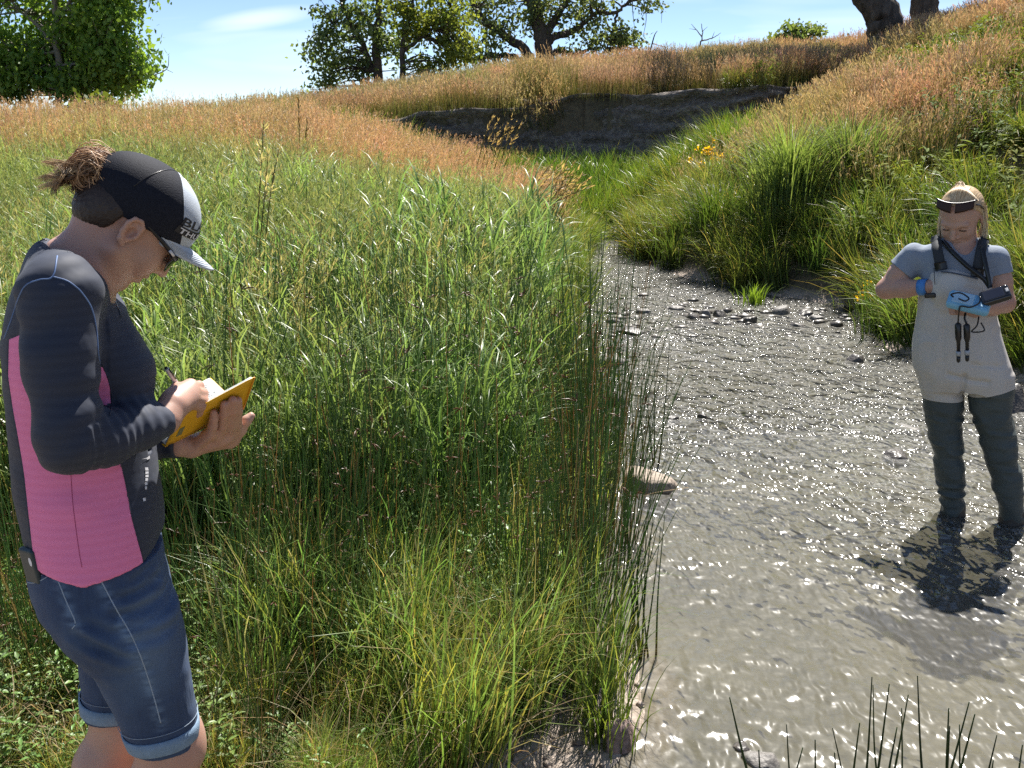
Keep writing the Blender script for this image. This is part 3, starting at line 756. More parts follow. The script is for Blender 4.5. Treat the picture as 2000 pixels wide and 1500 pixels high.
def scatter(name, label, cat, kind, pts, scale, tint, lean=0.10, seed=0, cell=None, var=5, sv=0.25, tilt=0.6):
    """One object: tufts of one kind set on points (the points' mesh carries rotation, scale, tint)."""
    rg = np.random.default_rng(seed); n = len(pts)
    pts = np.asarray(pts); scale = np.asarray(scale, dtype=float); tint = np.asarray(tint)
    rot = np.stack([rg.normal(0, lean, n), rg.normal(0, lean, n), rg.uniform(0, 6.283, n)], -1)
    idx = rg.integers(0, len(TUFTS[kind]), n)
    meshes = list(TUFTS[kind])
    if cell:
        ij = np.floor(pts[:, :2] / cell).astype(int); key = ij[:, 0] * 100003 + ij[:, 1]
        u, inv, cnt = np.unique(key, return_inverse=True, return_counts=True)
        full = int(np.percentile(cnt, 75)); good = cnt >= 0.62 * full
        if full >= 3:
            pk = make_patches(kind, cell, full, var, seed, sv, lean)
            ssum = np.bincount(inv, scale) / cnt
            tm = np.stack([np.bincount(inv, tint[:, k]) / cnt for k in range(3)], -1)
            first = np.zeros(len(u), int); first[inv] = np.arange(n)
            cen = (ij[first] + 0.5) * cell
            gx = cen[good]; z = ground_z(gx[:, 0], gx[:, 1]); e = 0.5 * cell
            sx = (ground_z(gx[:, 0] + e, gx[:, 1]) - ground_z(gx[:, 0] - e, gx[:, 1])) / cell
            sy = (ground_z(gx[:, 0], gx[:, 1] + e) - ground_z(gx[:, 0], gx[:, 1] - e)) / cell
            prot = []
            for a_, b_ in zip(sx, sy):
                nv = Vector((-tilt * a_, -tilt * b_, 1)).normalized()
                qd = Vector((0, 0, 1)).rotation_difference(nv)
                prot.append(tuple((qd.to_matrix() @ Matrix.Rotation(rg.integers(4) * math.pi / 2, 3, 'Z')).to_euler()))
            solo = ~good[inv]
            pts = np.vstack([pts[solo], np.column_stack([gx, z])]); rot = np.vstack([rot[solo], np.array(prot).reshape(-1, 3)])
            scale = np.concatenate([scale[solo], ssum[good]]); tint = np.vstack([tint[solo], tm[good]])
            idx = np.concatenate([idx[solo], len(meshes) + rg.integers(0, var, good.sum())]); meshes += TUFTS[pk]; n = len(pts)
    me = bpy.data.meshes.new(name)
    me.vertices.add(n); me.vertices.foreach_set('co', np.asarray(pts, dtype=np.float32).ravel())
    def att(nm, typ, arr, key):
        a = me.attributes.new(nm, typ, 'POINT'); a.data.foreach_set(key, np.asarray(arr).astype(np.int32 if typ == 'INT' else np.float32).ravel())
    att('rot', 'FLOAT_VECTOR', rot, 'vector')
    att('scl', 'FLOAT_VECTOR', np.repeat(scale[:, None], 3, axis=1), 'vector')
    att('tint', 'FLOAT_VECTOR', tint, 'vector')
    att('idx', 'INT', idx, 'value')
    o = bpy.data.objects.new(name, me); COL.objects.link(o)
    c = bpy.data.collections.new('sources_' + name)
    for k, t in enumerate(meshes): c.objects.link(bpy.data.objects.new('source_%03d' % k, t))
    ng = bpy.data.node_groups.new('scatter_' + name, 'GeometryNodeTree')
    ng.interface.new_socket('Geometry', in_out='INPUT', socket_type='NodeSocketGeometry')
    ng.interface.new_socket('Geometry', in_out='OUTPUT', socket_type='NodeSocketGeometry')
    N, Lk = ng.nodes, ng.links
    gi, go = N.new('NodeGroupInput'), N.new('NodeGroupOutput')
    ci = N.new('GeometryNodeCollectionInfo'); ci.inputs['Collection'].default_value = c
    ci.inputs['Separate Children'].default_value = True; ci.inputs['Reset Children'].default_value = True
    ip = N.new('GeometryNodeInstanceOnPoints'); ip.inputs['Pick Instance'].default_value = True
    def named(nm, dt):
        a = N.new('GeometryNodeInputNamedAttribute'); a.data_type = dt; a.inputs['Name'].default_value = nm; return a.outputs['Attribute']
    Lk.new(gi.outputs[0], ip.inputs['Points']); Lk.new(ci.outputs[0], ip.inputs['Instance'])
    Lk.new(named('idx', 'INT'), ip.inputs['Instance Index']); Lk.new(named('rot', 'FLOAT_VECTOR'), ip.inputs['Rotation'])
    Lk.new(named('scl', 'FLOAT_VECTOR'), ip.inputs['Scale']); Lk.new(ip.outputs[0], go.inputs[0])
    md = o.modifiers.new('scatter', 'NODES'); md.node_group = ng
    tag(o, label, cat, kind='stuff')
    return o

def sample(n, x0, x1, y0, y1, seed, keep=None, power=1.0):
    rg = np.random.default_rng(seed)
    x = rg.uniform(x0, x1, n); y = y0 + (y1 - y0) * rg.random(n) ** power
    sL, sR, sN = land(x, y)
    ok = (x / np.maximum(y, 0.1) > -0.66) & (x / np.maximum(y, 0.1) < 0.66)
    if keep is not None: ok &= keep(x, y, sL, sR, sN)
    x, y = x[ok], y[ok]
    return np.stack([x, y, ground_z(x, y)], -1), rg

def tints(rg, n, base=(1, 1, 1), var=0.22, hue=0.12, patch=None, alt=None, pts=None, ps=0.9):
    t = np.ones((n, 3)) * np.asarray(base) * (1 + rg.uniform(-var, var, (n, 1))) * (1 + rg.uniform(-hue, hue, (n, 3)))
    if alt is not None:
        w = smoothstep((fbm(pts, ps, 3) + 0.15) / 0.5)[:, None]
        t = t * (1 - w) + np.asarray(alt) * (1 + rg.uniform(-var, var, (n, 1))) * w
    return np.clip(t, 0.02, 4)

WOMAN_X, WOMAN_Y = -0.72, 1.85
def clear_woman(x, y): return ((x - WOMAN_X + 0.02) ** 2 + (y - WOMAN_Y) ** 2 > 0.30 ** 2)

# -- left bank, foreground
P, rg = sample(8200, -2.9, 0.6, 2.10, 5.4, 1, lambda x, y, l, r, n: (l > 0.12) & clear_woman(x, y) & ((y > 2.9) | (l > 0.17)))
h = 0.55 + 0.6 * smoothstep((P[:, 1] - 2.2) / 2.0)
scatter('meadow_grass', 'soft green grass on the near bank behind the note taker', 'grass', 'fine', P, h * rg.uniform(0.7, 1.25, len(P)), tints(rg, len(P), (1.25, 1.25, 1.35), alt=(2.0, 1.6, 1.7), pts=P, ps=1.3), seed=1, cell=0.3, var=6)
P, rg = sample(3000, -2.9, 0.4, 2.2, 5.4, 2, lambda x, y, l, r, n: (l > 0.25) & clear_woman(x, y) & (vnoise(np.stack([x, y, 0 * x], -1), 1.6) > np.where((y > 2.7) & (x < -0.35), -0.35, 0.30)))
scatter('broadleaf_herbs', 'mint-like herbs with small pale shiny leaves behind the notebook', 'herbs', 'herb', P, (0.6 + 0.5 * smoothstep((P[:, 1] - 2.2) / 1.6)) * rg.uniform(0.8, 1.4, len(P)), tints(rg, len(P), (1.1, 1.1, 1.0)), seed=2, cell=0.3, var=5)
P, rg = sample(1900, -2.9, 0.5, 2.1, 5.2, 3, lambda x, y, l, r, n: (l > 0.1) & clear_woman(x, y) & ((x < -1.0) | (vnoise(np.stack([x, y, 0 * x], -1), 1.9) > -0.15)))
scatter('fallen_straw', 'bleached bent straw lying through the green grass', 'straw', 'straw', P, rg.uniform(0.5, 1.0, len(P)), tints(rg, len(P)), seed=3, lean=0.3)
# -- bulrush belt along the left water's edge
P, rg = sample(2700, -1.8, 1.4, 2.25, 10.5, 4, lambda x, y, l, r, n: (l > -0.12) & (l < 0.35 + 1.25 * smoothstep((y - 2.6) / 1.0) * (1 - 0.5 * smoothstep((y - 5) / 3)) + 0.5 * vnoise(np.stack([x, y, 0 * x], -1), 1.3)) & (vnoise(np.stack([x, y, 0 * x], -1), 2.6) > -0.10) & ((y > 2.9) | (l > 0.2)), 1.15)
hs = (0.62 + 0.38 * smoothstep((P[:, 1] - 2.3) / 1.3)) * (1 - 0.42 * smoothstep((P[:, 1] - 4.6) / 1.6)) * rg.uniform(0.72, 1.12, len(P))
scatter('bulrush_belt', 'belt of thin dark green bulrush stems along the left edge of the stream', 'bulrushes', 'rush', P, hs, tints(rg, len(P), (1.2, 1.18, 1.2)), seed=4, lean=0.07, tilt=0.1, cell=0.18, var=6)
P, rg = sample(650, -2.6, -0.1, 2.5, 5.2, 5, lambda x, y, l, r, n: (l > 0.6) & clear_woman(x, y))
scatter('scattered_rushes', 'single bulrush stems standing through the near grass', 'bulrushes', 'rush', P, rg.uniform(0.45, 0.85, len(P)), tints(rg, len(P), (1.1, 1.1, 1)), seed=5, lean=0.12)
P, rg = sample(2200, -1.2, 1.4, 2.4, 9.5, 55, lambda x, y, l, r, n: (l > 0.02) & (l < 0.9) & ((y > 2.9) | (l > 0.2)))
scatter('rush_undergrowth', 'bright green grass growing between the bulrush stems', 'grass', 'fine', P, rg.uniform(0.8, 1.5, len(P)), tints(rg, len(P), (1.25, 1.25, 1.4), alt=(2.0, 1.6, 1.7), pts=P, ps=2.0), seed=55, cell=0.3)
# -- arching reed grass behind
P, rg = sample(8200, -6.5, 0.9, 3.3, 11.0, 6, lambda x, y, l, r, n: (l > 0.2) & (vnoise(np.stack([x, y, 0 * x], -1), 0.8) > -0.55))
scatter('reed_grass', 'arching broad-bladed reed grass shining white in the sun', 'grass', 'reed', P, rg.uniform(0.7, 1.1, len(P)) * (1 + 0.45 * np.exp(-((P[:, 1] - 7.2) / 2.2) ** 2) * smoothstep((P[:, 0] + 3.2) / 1.5)), tints(rg, len(P), (1.0, 1.08, 1.2), alt=(1.35, 1.25, 1.45), pts=P), seed=6, cell=0.4, var=5)
P, rg = sample(3000, -7.5, 1.0, 4.6, 12.5, 7, lambda x, y, l, r, n: (l > 0.2))
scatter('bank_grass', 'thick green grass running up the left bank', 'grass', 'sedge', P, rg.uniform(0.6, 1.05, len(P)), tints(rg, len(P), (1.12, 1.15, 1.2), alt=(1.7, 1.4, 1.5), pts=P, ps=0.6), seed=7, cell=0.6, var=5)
P, rg = sample(3600, -9.0, 0.8, 4.3, 11.5, 70, lambda x, y, l, r, n: (l > 0.25) & (np.random.default_rng(71).random(len(x)) < 0.35 + 0.65 * smoothstep((y - 4.3) / 3.0)))
scatter('wispy_grass', 'tall wispy olive grass with green heads rising above the left bank', 'grass', 'seed', P, rg.uniform(0.75, 1.2, len(P)) * (1 + 0.25 * np.exp(-((P[:, 1] - 7.2) / 2.4) ** 2) * smoothstep((P[:, 0] + 3.2) / 1.5)), tints(rg, len(P), (0.58, 1.02, 0.55), alt=(0.82, 1.08, 0.70), pts=P, ps=0.8), seed=70, lean=0.16, cell=0.5)
# -- ripe meadow grass
P, rg = sample(9500, -12.5, 1.0, 5.0, 16.5, 8, lambda x, y, l, r, n: (l > 0.45) & (np.random.default_rng(88).random(len(x)) < 0.02 + 0.98 * smoothstep((y - 8.8) / 4.6)))
scatter('ripe_meadow_grass', 'tall straw-coloured grass with ripe heads on the left meadow', 'grass', 'seed', P, rg.uniform(0.7, 1.15, len(P)), tints(rg, len(P), (1.05, 1.0, 0.95), alt=(0.72, 0.95, 0.7), pts=P, ps=0.45), seed=8, cell=0.55, var=5)
P, rg = sample(2600, -12.5, 1.2, 7.0, 17.5, 81, lambda x, y, l, r, n: (l > 0.3) & (vnoise(np.stack([x, y, 0 * x], -1), 0.55) > -0.2))
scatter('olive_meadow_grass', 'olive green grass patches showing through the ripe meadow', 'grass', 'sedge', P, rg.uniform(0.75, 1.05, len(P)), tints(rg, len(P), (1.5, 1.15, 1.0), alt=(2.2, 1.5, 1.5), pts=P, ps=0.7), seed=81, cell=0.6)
P, rg = sample(1500, -1.0, 2.0, 6.0, 18.5, 82, lambda x, y, l, r, n: (l > -0.12) & (l < 0.55))
scatter('left_edge_sedge', 'pale sedge and grass overhanging the left edge upstream', 'sedge', 'sedge', P, rg.uniform(0.5, 0.9, len(P)), tints(rg, len(P), (1.4, 1.25, 1.3), alt=(2.2, 1.6, 1.8), pts=P, ps=0.8), seed=82, lean=0.25, cell=0.4)
# -- plateau and ridge
P, rg = sample(11000, -26, 34, 15.5, 45, 9, lambda x, y, l, r, n: (y > np.where(x < -3.0, 15.5, cut_line(x) + 0.1)) & ((r > -50)), 1.3)
scatter('ridge_grass', 'pinkish dry grass on the ridge above the cut bank', 'grass', 'farseed', P, rg.uniform(0.65, 1.05, len(P)), tints(rg, len(P), (1.0, 0.94, 0.98), alt=(0.7, 0.9, 0.7), pts=P, ps=0.35), seed=9, cell=1.4, var=4)
P, rg = sample(800, -4.8, 0.2, 19.0, 20.9, 16, lambda x, y, l, r, n: (np.abs(y - cut_line(x) + 0.45) < 0.4) & (vnoise(np.stack([x, y, 0 * x], -1), 1.4) > -0.3))
scatter('slumped_turf', 'grassy clods slumped down the left part of the cut bank', 'turf', 'farseed', P + np.array([0, 0, 0.25]), rg.uniform(0.6, 1.15, len(P)), tints(rg, len(P), (0.85, 1.0, 0.7)), seed=16)
# -- right hill
def hill_mix(P): return fbm(P, 0.42, 3)
P, rg = sample(7000, 1.5, 20, 6.5, 30, 10, lambda x, y, l, r, n: (r > 0.9) & (y < np.where(r > 2.2, 60, cut_line(x))))
w = hill_mix(P); s = land(P[:, 0], P[:, 1])[1]
k = (w + 0.20 * (s - 3.1)) > np.random.default_rng(5).uniform(-0.5, 0.3, len(P))
Pk = P[k]
scatter('hill_dry_grass', 'orange-tan dry grass over the right hillside', 'grass', 'farseed', Pk, rg.uniform(0.6, 1.0, len(Pk)), tints(rg, len(Pk), (1.0, 1.0, 0.98), alt=(0.85, 1.02, 0.78), pts=Pk, ps=0.5), seed=10, lean=0.18, cell=0.6, var=4)
Pk = P[~k]
scatter('hill_weeds', 'yellow-green leafy weeds on the lower right hillside', 'weeds', 'forb', Pk, rg.uniform(0.6, 1.05, len(Pk)), tints(rg, len(Pk), (1.4, 1.2, 1.1), alt=(2.2, 1.6, 1.4), pts=Pk, ps=0.9), seed=11, lean=0.3, cell=0.5, var=4)
P, rg = sample(4000, 1.5, 14, 6.0, 22, 12, lambda x, y, l, r, n: (r > 0.15) & (r < 4.5) & (y < cut_line(x) + 0))
scatter('hill_green_grass', 'green and olive grass on the right bank', 'grass', 'sedge', P, rg.uniform(0.35, 0.7, len(P)), tints(rg, len(P), (1.9, 1.4, 1.6), alt=(3.2, 2.1, 2.6), pts=P, ps=0.8), seed=12, lean=0.3, cell=0.5, var=4)
P, rg = sample(1800, 1.5, 6.5, 5.5, 19, 13, lambda x, y, l, r, n: (r > -0.05) & (r < 1.0))
scatter('streamside_sedge', 'lush green sedge hanging over the right edge of the stream', 'sedge', 'sedge', P, rg.uniform(0.6, 1.0, len(P)), tints(rg, len(P), (1.2, 1.1, 1.3), alt=(2.3, 1.6, 2.2), pts=P, ps=0.9), seed=13, lean=0.16, cell=0.35, var=4)
P, rg = sample(2600, -5, 6.5, 17.0, 21.0, 14, lambda x, y, l, r, n: (y < cut_line(x) - 0.1) & (r < 1.6) & (l < 4.0))
scatter('bank_foot_weeds', 'dark green weeds growing at the foot of the cut bank', 'weeds', 'sedge', P, rg.uniform(0.7, 1.5, len(P)), tints(rg, len(P), (1.0, 1.0, 1.0), alt=(1.6, 1.3, 1.2), pts=P, ps=0.7), seed=14)
P, rg = sample(1600, -5, 7, 19.5, 22.0, 15, lambda x, y, l, r, n: np.abs(y - cut_line(x) - 0.05) < 0.14)
scatter('overhanging_turf', 'dry roots and turf hanging over the lip of the cut bank', 'turf', 'straw', P + np.array([0, 0, 0.02]), rg.uniform(0.4, 0.8, len(P)), tints(rg, len(P), (0.6, 0.55, 0.5)), seed=15, lean=0.5)
# ------------------------------------------------------------------ modelling by distance fields (people, stones)
class Field:
    def __init__(s, lo, hi, h):
        s.h = h; s.lo = np.asarray(lo, float)
        s.n = np.ceil((np.asarray(hi, float) - s.lo) / h).astype(int) + 1
        s.a = np.full(tuple(s.n), 1.0, dtype=np.float32)
        s.ax = [(s.lo[k] + h * np.arange(s.n[k])).astype(np.float32) for k in range(3)]
    def region(s, lo, hi):
        i0 = np.clip(np.floor((np.asarray(lo) - s.lo) / s.h).astype(int), 0, s.n - 1)
        i1 = np.clip(np.ceil((np.asarray(hi) - s.lo) / s.h).astype(int) + 1, 1, s.n)
        sl = tuple(slice(a, b) for a, b in zip(i0, i1))
        X = s.ax[0][sl[0]][:, None, None]; Y = s.ax[1][sl[1]][None, :, None]; Z = s.ax[2][sl[2]][None, None, :]
        return sl, X, Y, Z
    def comb(s, sl, d, k, op):
        A = s.a[sl]
        if op == 'add':
            if k > 0:
                hh = np.maximum(k - np.abs(A - d), 0) / k; s.a[sl] = np.minimum(A, d) - hh * hh * k * 0.25
            else: s.a[sl] = np.minimum(A, d)
        elif op == 'sub':
            d = -d
            if k > 0:
                hh = np.maximum(k - np.abs(A - d), 0) / k; s.a[sl] = np.maximum(A, d) + hh * hh * k * 0.25
            else: s.a[sl] = np.maximum(A, d)
        return s
    def cone(s, p, q, r0, r1, k=0.02, op='add'):
        p = np.asarray(p, float); q = np.asarray(q, float); m = max(r0, r1) + k + 2 * s.h
        sl, X, Y, Z = s.region(np.minimum(p, q) - m, np.maximum(p, q) + m)
        d = q - p; L2 = max(float(d @ d), 1e-12)
        t = np.clip(((X - p[0]) * d[0] + (Y - p[1]) * d[1] + (Z - p[2]) * d[2]) / L2, 0, 1)
        dist = np.sqrt((X - p[0] - t * d[0]) ** 2 + (Y - p[1] - t * d[1]) ** 2 + (Z - p[2] - t * d[2]) ** 2) - (r0 + (r1 - r0) * t)
        return s.comb(sl, dist.astype(np.float32), k, op)
    def chain(s, pts, rad, k=0.02, op='add'):
        for a, b, ra, rb in zip(pts[:-1], pts[1:], rad[:-1], rad[1:]): s.cone(a, b, ra, rb, k, op)
        return s
    def ell(s, c, r, rot=None, k=0.02, op='add'):
        c = np.asarray(c, float); r = np.asarray(r, float); m = r.max() + k + 2 * s.h
        sl, X, Y, Z = s.region(c - m, c + m)
        x, y, z = X - c[0], Y - c[1], Z - c[2]
        if rot is not None:
            Rm = np.asarray(rot, float)      # columns are the ellipsoid's axes
            x, y, z = (x * Rm[0, j] + y * Rm[1, j] + z * Rm[2, j] for j in range(3))
        k0 = np.sqrt((x / r[0]) ** 2 + (y / r[1]) ** 2 + (z / r[2]) ** 2) + 1e-6
        k1 = np.sqrt((x / r[0] ** 2) ** 2 + (y / r[1] ** 2) ** 2 + (z / r[2] ** 2) ** 2) + 1e-6
        return s.comb(sl, (k0 * (k0 - 1) / k1).astype(np.float32), k, op)
    def loft(s, z, cx, cy, ax, ay, k=0.02, op='add', e=2.3, grow=0.0):
        """Stack of rounded outlines over height; stations are smoothed."""
        z = np.asarray(z, float); o = np.argsort(z); st = [np.asarray(v, float)[o] for v in (z, cx, cy, ax, ay)]
        zz = np.linspace(st[0][0], st[0][-1], 160)
        sm = [pchip(st[0], v, zz) for v in st[1:]]
        m = max(st[3].max(), st[4].max()) + k + grow + 2 * s.h
        lo = (st[1].min() - m, st[2].min() - m, zz[0] - k - 0.02); hi = (st[1].max() + m, st[2].max() + m, zz[-1] + k + 0.02)
        sl, X, Y, Z = s.region(lo, hi)
        f = [np.interp(Z.ravel(), zz, v).astype(np.float32)[None, None, :] for v in sm]
        A, B = f[2] + grow, f[3] + grow
        u, v = np.abs(X - f[0]) / A, np.abs(Y - f[1]) / B
        k0 = (u ** e + v ** e) ** (1 / e) + 1e-6
        k1 = np.sqrt((u / A) ** 2 + (v / B) ** 2) / (np.sqrt(u * u + v * v) + 1e-6) + 1e-6
        d = (k0 - 1) / k1
        cap = np.maximum(zz[0] - Z, Z - zz[-1])
        d = np.where(cap > 0, np.sqrt(np.maximum(d, 0) ** 2 + cap ** 2), np.maximum(d, cap))
        return s.comb(sl, d.astype(np.float32), k, op)
    def fn(s, f, lo, hi, k=0.0, op='add'):
        sl, X, Y, Z = s.region(lo, hi); d = f(X, Y, Z)
        return s.comb(sl, np.broadcast_to(d, s.a[sl].shape).astype(np.float32), k, op)
    def mesh(s, smooth=1):
        return nets(s.a, s.lo, s.h, smooth)

def pchip(x, y, xx):
    h = np.diff(x); dl = np.diff(y) / h; n = len(x); d = np.zeros(n)
    for i in range(1, n - 1):
        if dl[i - 1] * dl[i] > 0:
            w1, w2 = 2 * h[i] + h[i - 1], h[i] + 2 * h[i - 1]; d[i] = (w1 + w2) / (w1 / dl[i - 1] + w2 / dl[i])
    d[0], d[-1] = dl[0], dl[-1]
    i = np.clip(np.searchsorted(x, xx) - 1, 0, n - 2); t = (xx - x[i]) / h[i]
    return (2 * t ** 3 - 3 * t ** 2 + 1) * y[i] + (t ** 3 - 2 * t ** 2 + t) * h[i] * d[i] + (-2 * t ** 3 + 3 * t ** 2) * y[i + 1] + (t ** 3 - t ** 2) * h[i] * d[i + 1]

def nets(A, lo, h, smooth=1):
    """Surface nets: the zero level of a grid as quads."""
    I = A < 0; nx, ny, nz = A.shape
    S = np.zeros((nx - 1, ny - 1, nz - 1), dtype=np.int8)
    cor = [(i, j, k) for i in (0, 1) for j in (0, 1) for k in (0, 1)]
    for i, j, k in cor: S += I[i:nx - 1 + i, j:ny - 1 + j, k:nz - 1 + k]
    cell = np.flatnonzero((S > 0) & (S < 8))
    ci, cj, ck = np.unravel_index(cell, S.shape)
    val = np.stack([A[ci + i, cj + j, ck + k] for i, j, k in cor], -1)
    P = np.zeros((len(cell), 3)); W = np.zeros(len(cell))
    C = np.array(cor, float)
    for a in range(8):
        for b in range(a + 1, 8):
            if np.abs(C[a] - C[b]).sum() != 1: continue
            m = (val[:, a] < 0) != (val[:, b] < 0)
            t = val[m, a] / (val[m, a] - val[m, b])
            P[m] += C[a] + (C[b] - C[a]) * t[:, None]; W[m] += 1
    P = P / W[:, None] + np.stack([ci, cj, ck], -1)
    V = P * h + lo
    Q = []
    for ax in range(3):
        sl0 = [slice(None)] * 3; sl1 = [slice(None)] * 3; sl0[ax] = slice(0, -1); sl1[ax] = slice(1, None)
        f = I[tuple(sl0)] != I[tuple(sl1)]
        idx = np.stack(np.nonzero(f), -1)
        o1, o2 = [(1, 2), (2, 0), (0, 1)][ax]
        ok = (idx[:, o1] > 0) & (idx[:, o2] > 0) & (idx[:, o1] < A.shape[o1] - 1) & (idx[:, o2] < A.shape[o2] - 1)
        idx = idx[ok]
        ins = I[tuple(idx.T)]
        q = []
        for d1, d2 in ((-1, -1), (0, -1), (0, 0), (-1, 0)):
            c = idx.copy(); c[:, o1] += d1; c[:, o2] += d2
            q.append(np.searchsorted(cell, np.ravel_multi_index(c.T, S.shape)))
        q = np.stack(q, -1); q[~ins] = q[~ins][:, ::-1]
        Q.append(q)
    Q = np.vstack(Q)
    for _ in range(smooth): V = lap(V, Q, 0.5)
    return V, Q

def lap(V, Q, f=0.5):
    n = len(V); s = np.zeros((n, 3)); c = np.zeros(n)
    for a in range(4):
        for b in ((a + 1) % 4, (a + 3) % 4):
            for k in range(3): s[:, k] += np.bincount(Q[:, a], V[Q[:, b], k], n)
            c += np.bincount(Q[:, a], minlength=n)
    return V * (1 - f) + f * s / np.maximum(c, 1)[:, None]

def vnormals(V, Q):
    fn_ = np.cross(V[Q[:, 2]] - V[Q[:, 0]], V[Q[:, 3]] - V[Q[:, 1]]); N = np.zeros_like(V)
    for a in range(4):
        for k in range(3): N[:, k] += np.bincount(Q[:, a], fn_[:, k], len(V))
    return N / (np.linalg.norm(N, axis=1)[:, None] + 1e-12)

def sub_mesh(V, Q, mask):
    q = Q[mask]; u, inv = np.unique(q, return_inverse=True); return V[u], inv.reshape(-1, 4), u

def poly_sd(P, poly):
    """Signed distance (negative inside) of points (n,2) to a closed polygon."""
    poly = np.asarray(poly, float); d = np.full(len(P), 1e9); ins = np.zeros(len(P), bool)
    for a, b in zip(poly, np.roll(poly, -1, axis=0)):
        e = b - a; w = P - a; t = np.clip((w @ e) / (e @ e), 0, 1)
        d = np.minimum(d, np.linalg.norm(w - t[:, None] * e, axis=1))
        c = ((a[1] <= P[:, 1]) & (b[1] > P[:, 1])) | ((b[1] <= P[:, 1]) & (a[1] > P[:, 1]))
        xi = a[0] + (P[:, 1] - a[1]) / (e[1] if abs(e[1]) > 1e-12 else 1e-12) * e[0]
        ins ^= c & (P[:, 0] < xi)
    return np.where(ins, -d, d)

class Figure:
    """A person's own frame: a = to the right in the picture, b = away from the camera, c = up."""
    def __init__(s, x, y):
        s.O = np.array([x, y, 0.0]); r = math.hypot(x, y)
        s.eb = np.array([x / r, y / r, 0]); s.ea = np.array([y / r, -x / r, 0]); s.ec = np.array([0, 0, 1.0]); s.r = r
        s.M = np.stack([s.ea, s.eb, s.ec], 1)
    def q(s, px, py, b=0.0):
        u, v = (px - 1000.0) / F_PX, (py - 750.0) / F_PX
        d = np.array([u, _cp - v * _sp, -_sp - v * _cp]); t = (s.r + b) / (d @ s.eb)
        return np.array([t * (d @ s.ea), b, CAM_H + t * d[2]])
    def w(s, P): return np.asarray(P) @ s.M.T + s.O
    def mesh(s, name, V, Q, mat, parent, cols=None, smooth=True):
        return link(name, mesh_np(name, s.w(V), Q, cols), mat, parent, smooth)

def slab(verts_fn, nu, nv):
    """Thin closed sheet: verts_fn(u, v, side) -> (n,3)."""
    u, v = np.meshgrid(np.linspace(0, 1, nu), np.linspace(0, 1, nv)); u, v = u.ravel(), v.ravel()
    A = verts_fn(u, v, 0); B = verts_fn(u, v, 1); n = nu * nv
    i = (np.arange(nv - 1)[:, None] * nu + np.arange(nu - 1)[None, :]).ravel()
    q = np.stack([i, i + 1, i + nu + 1, i + nu], -1); q2 = q[:, ::-1] + n
    ring = np.concatenate([np.arange(nu), np.arange(1, nv) * nu + nu - 1, (nv - 1) * nu + np.arange(nu - 2, -1, -1), np.arange(nv - 2, 0, -1) * nu])
    r2 = np.roll(ring, -1)
    side = np.stack([ring, ring + n, r2 + n, r2], -1)
    return np.vstack([A, B]), np.vstack([q, q2, side])

def surf_points(bvh, pxs, lift=0.0008, n=8):
    """Where sight lines through picture points meet a surface: used to lay seams and prints on cloth."""
    pts = curve3([(a, b, 0) for a, b in pxs], n) if n else np.array([(a, b, 0) for a, b in pxs], float)
    out = []
    for a, b, _ in pts:
        u, v = (a - 1000.0) / F_PX, (b - 750.0) / F_PX
        d = Vector((u, _cp - v * _sp, -_sp - v * _cp)).normalized()
        hit, nr, _, _ = bvh.ray_cast(Vector((0, 0, CAM_H)), d)
        if hit is not None:
            if nr.dot(d) > 0: nr = -nr
            out.append(np.array(hit + nr * lift))
    return np.array(out)

from mathutils.bvhtree import BVHTree
def bvh_of(V, Q): return BVHTree.FromPolygons([tuple(v) for v in V], [tuple(int(i) for i in q) for q in Q])
# ================================================================== the note taker on the left bank
MAT_SKIN = NT('skin'); m = MAT_SKIN; co = m.coord()
c = m.mix(m.noise(co, 30, 2), (0.46, 0.27, 0.20), (0.55, 0.34, 0.26))
c = m.mix(m.ramp(m.noise(co, 7, 2), [(0.42, 0.0), (0.7, 0.5)]), c, (0.52, 0.235, 0.175))
MAT_SKIN = m.done(m.pbsdf(c, 0.48, m.bump(m.noise(co, 420, 1), 0.12, 0.001), Subsurface_Weight=0.12, Subsurface_Radius=(0.012, 0.005, 0.003), Subsurface_Scale=1.0))
def shirt_mat(name, c0, c1, stripe=True):
    m = NT(name); co = m.coord()
    z = m.n('SeparateXYZ', Vector=co).outputs['Z']
    s = m.math('SINE', m.math('MULTIPLY', m.math('ADD', z, m.math('MULTIPLY', m.noise(co, 6, 1), 0.01)), 2 * math.pi / 0.0155))
    f = m.math('MULTIPLY_ADD', s, 0.32, 0.5) if stripe else m.noise(co, 40, 2)
    c = m.mix(f, c0, c1); c = m.mix(m.math('MULTIPLY', m.noise(co, 700, 1), 0.3), c, tuple(min(1, 1.7 * x) for x in c1))
    return m.done(m.pbsdf(c, 0.72, m.bump(m.noise(co, 22, 2), 0.35, 0.006), Sheen_Weight=0.05))
MAT_NAVY = shirt_mat('navy_knit', (0.013, 0.018, 0.036), (0.024, 0.031, 0.054))
MAT_PINK = shirt_mat('pink_knit', (0.80, 0.18, 0.36), (0.86, 0.22, 0.43))
MAT_PIPING = plain('blue_piping', (0.10, 0.17, 0.34), 0.6)
m = NT('denim'); co = m.coord()
wv = m.n('TexWave', Vector=co, Scale=420.0, Distortion=1.5, Detail=1.0); wv.bands_direction = 'DIAGONAL'
f1 = m.noise(m.n('Mapping', Vector=co, Scale=(1.0, 1.0, 0.12)), 150, 3, 0.7); f2 = m.noise(co, 9, 3)
c = m.mix(f1, (0.007, 0.019, 0.062), (0.025, 0.056, 0.13))
c = m.mix(m.ramp(f2, [(0.42, 0.0), (0.75, 0.45)]), c, (0.07, 0.125, 0.23))
c = m.mix(m.math('MULTIPLY', wv.outputs['Fac'], 0.18), c, (0.16, 0.22, 0.32))
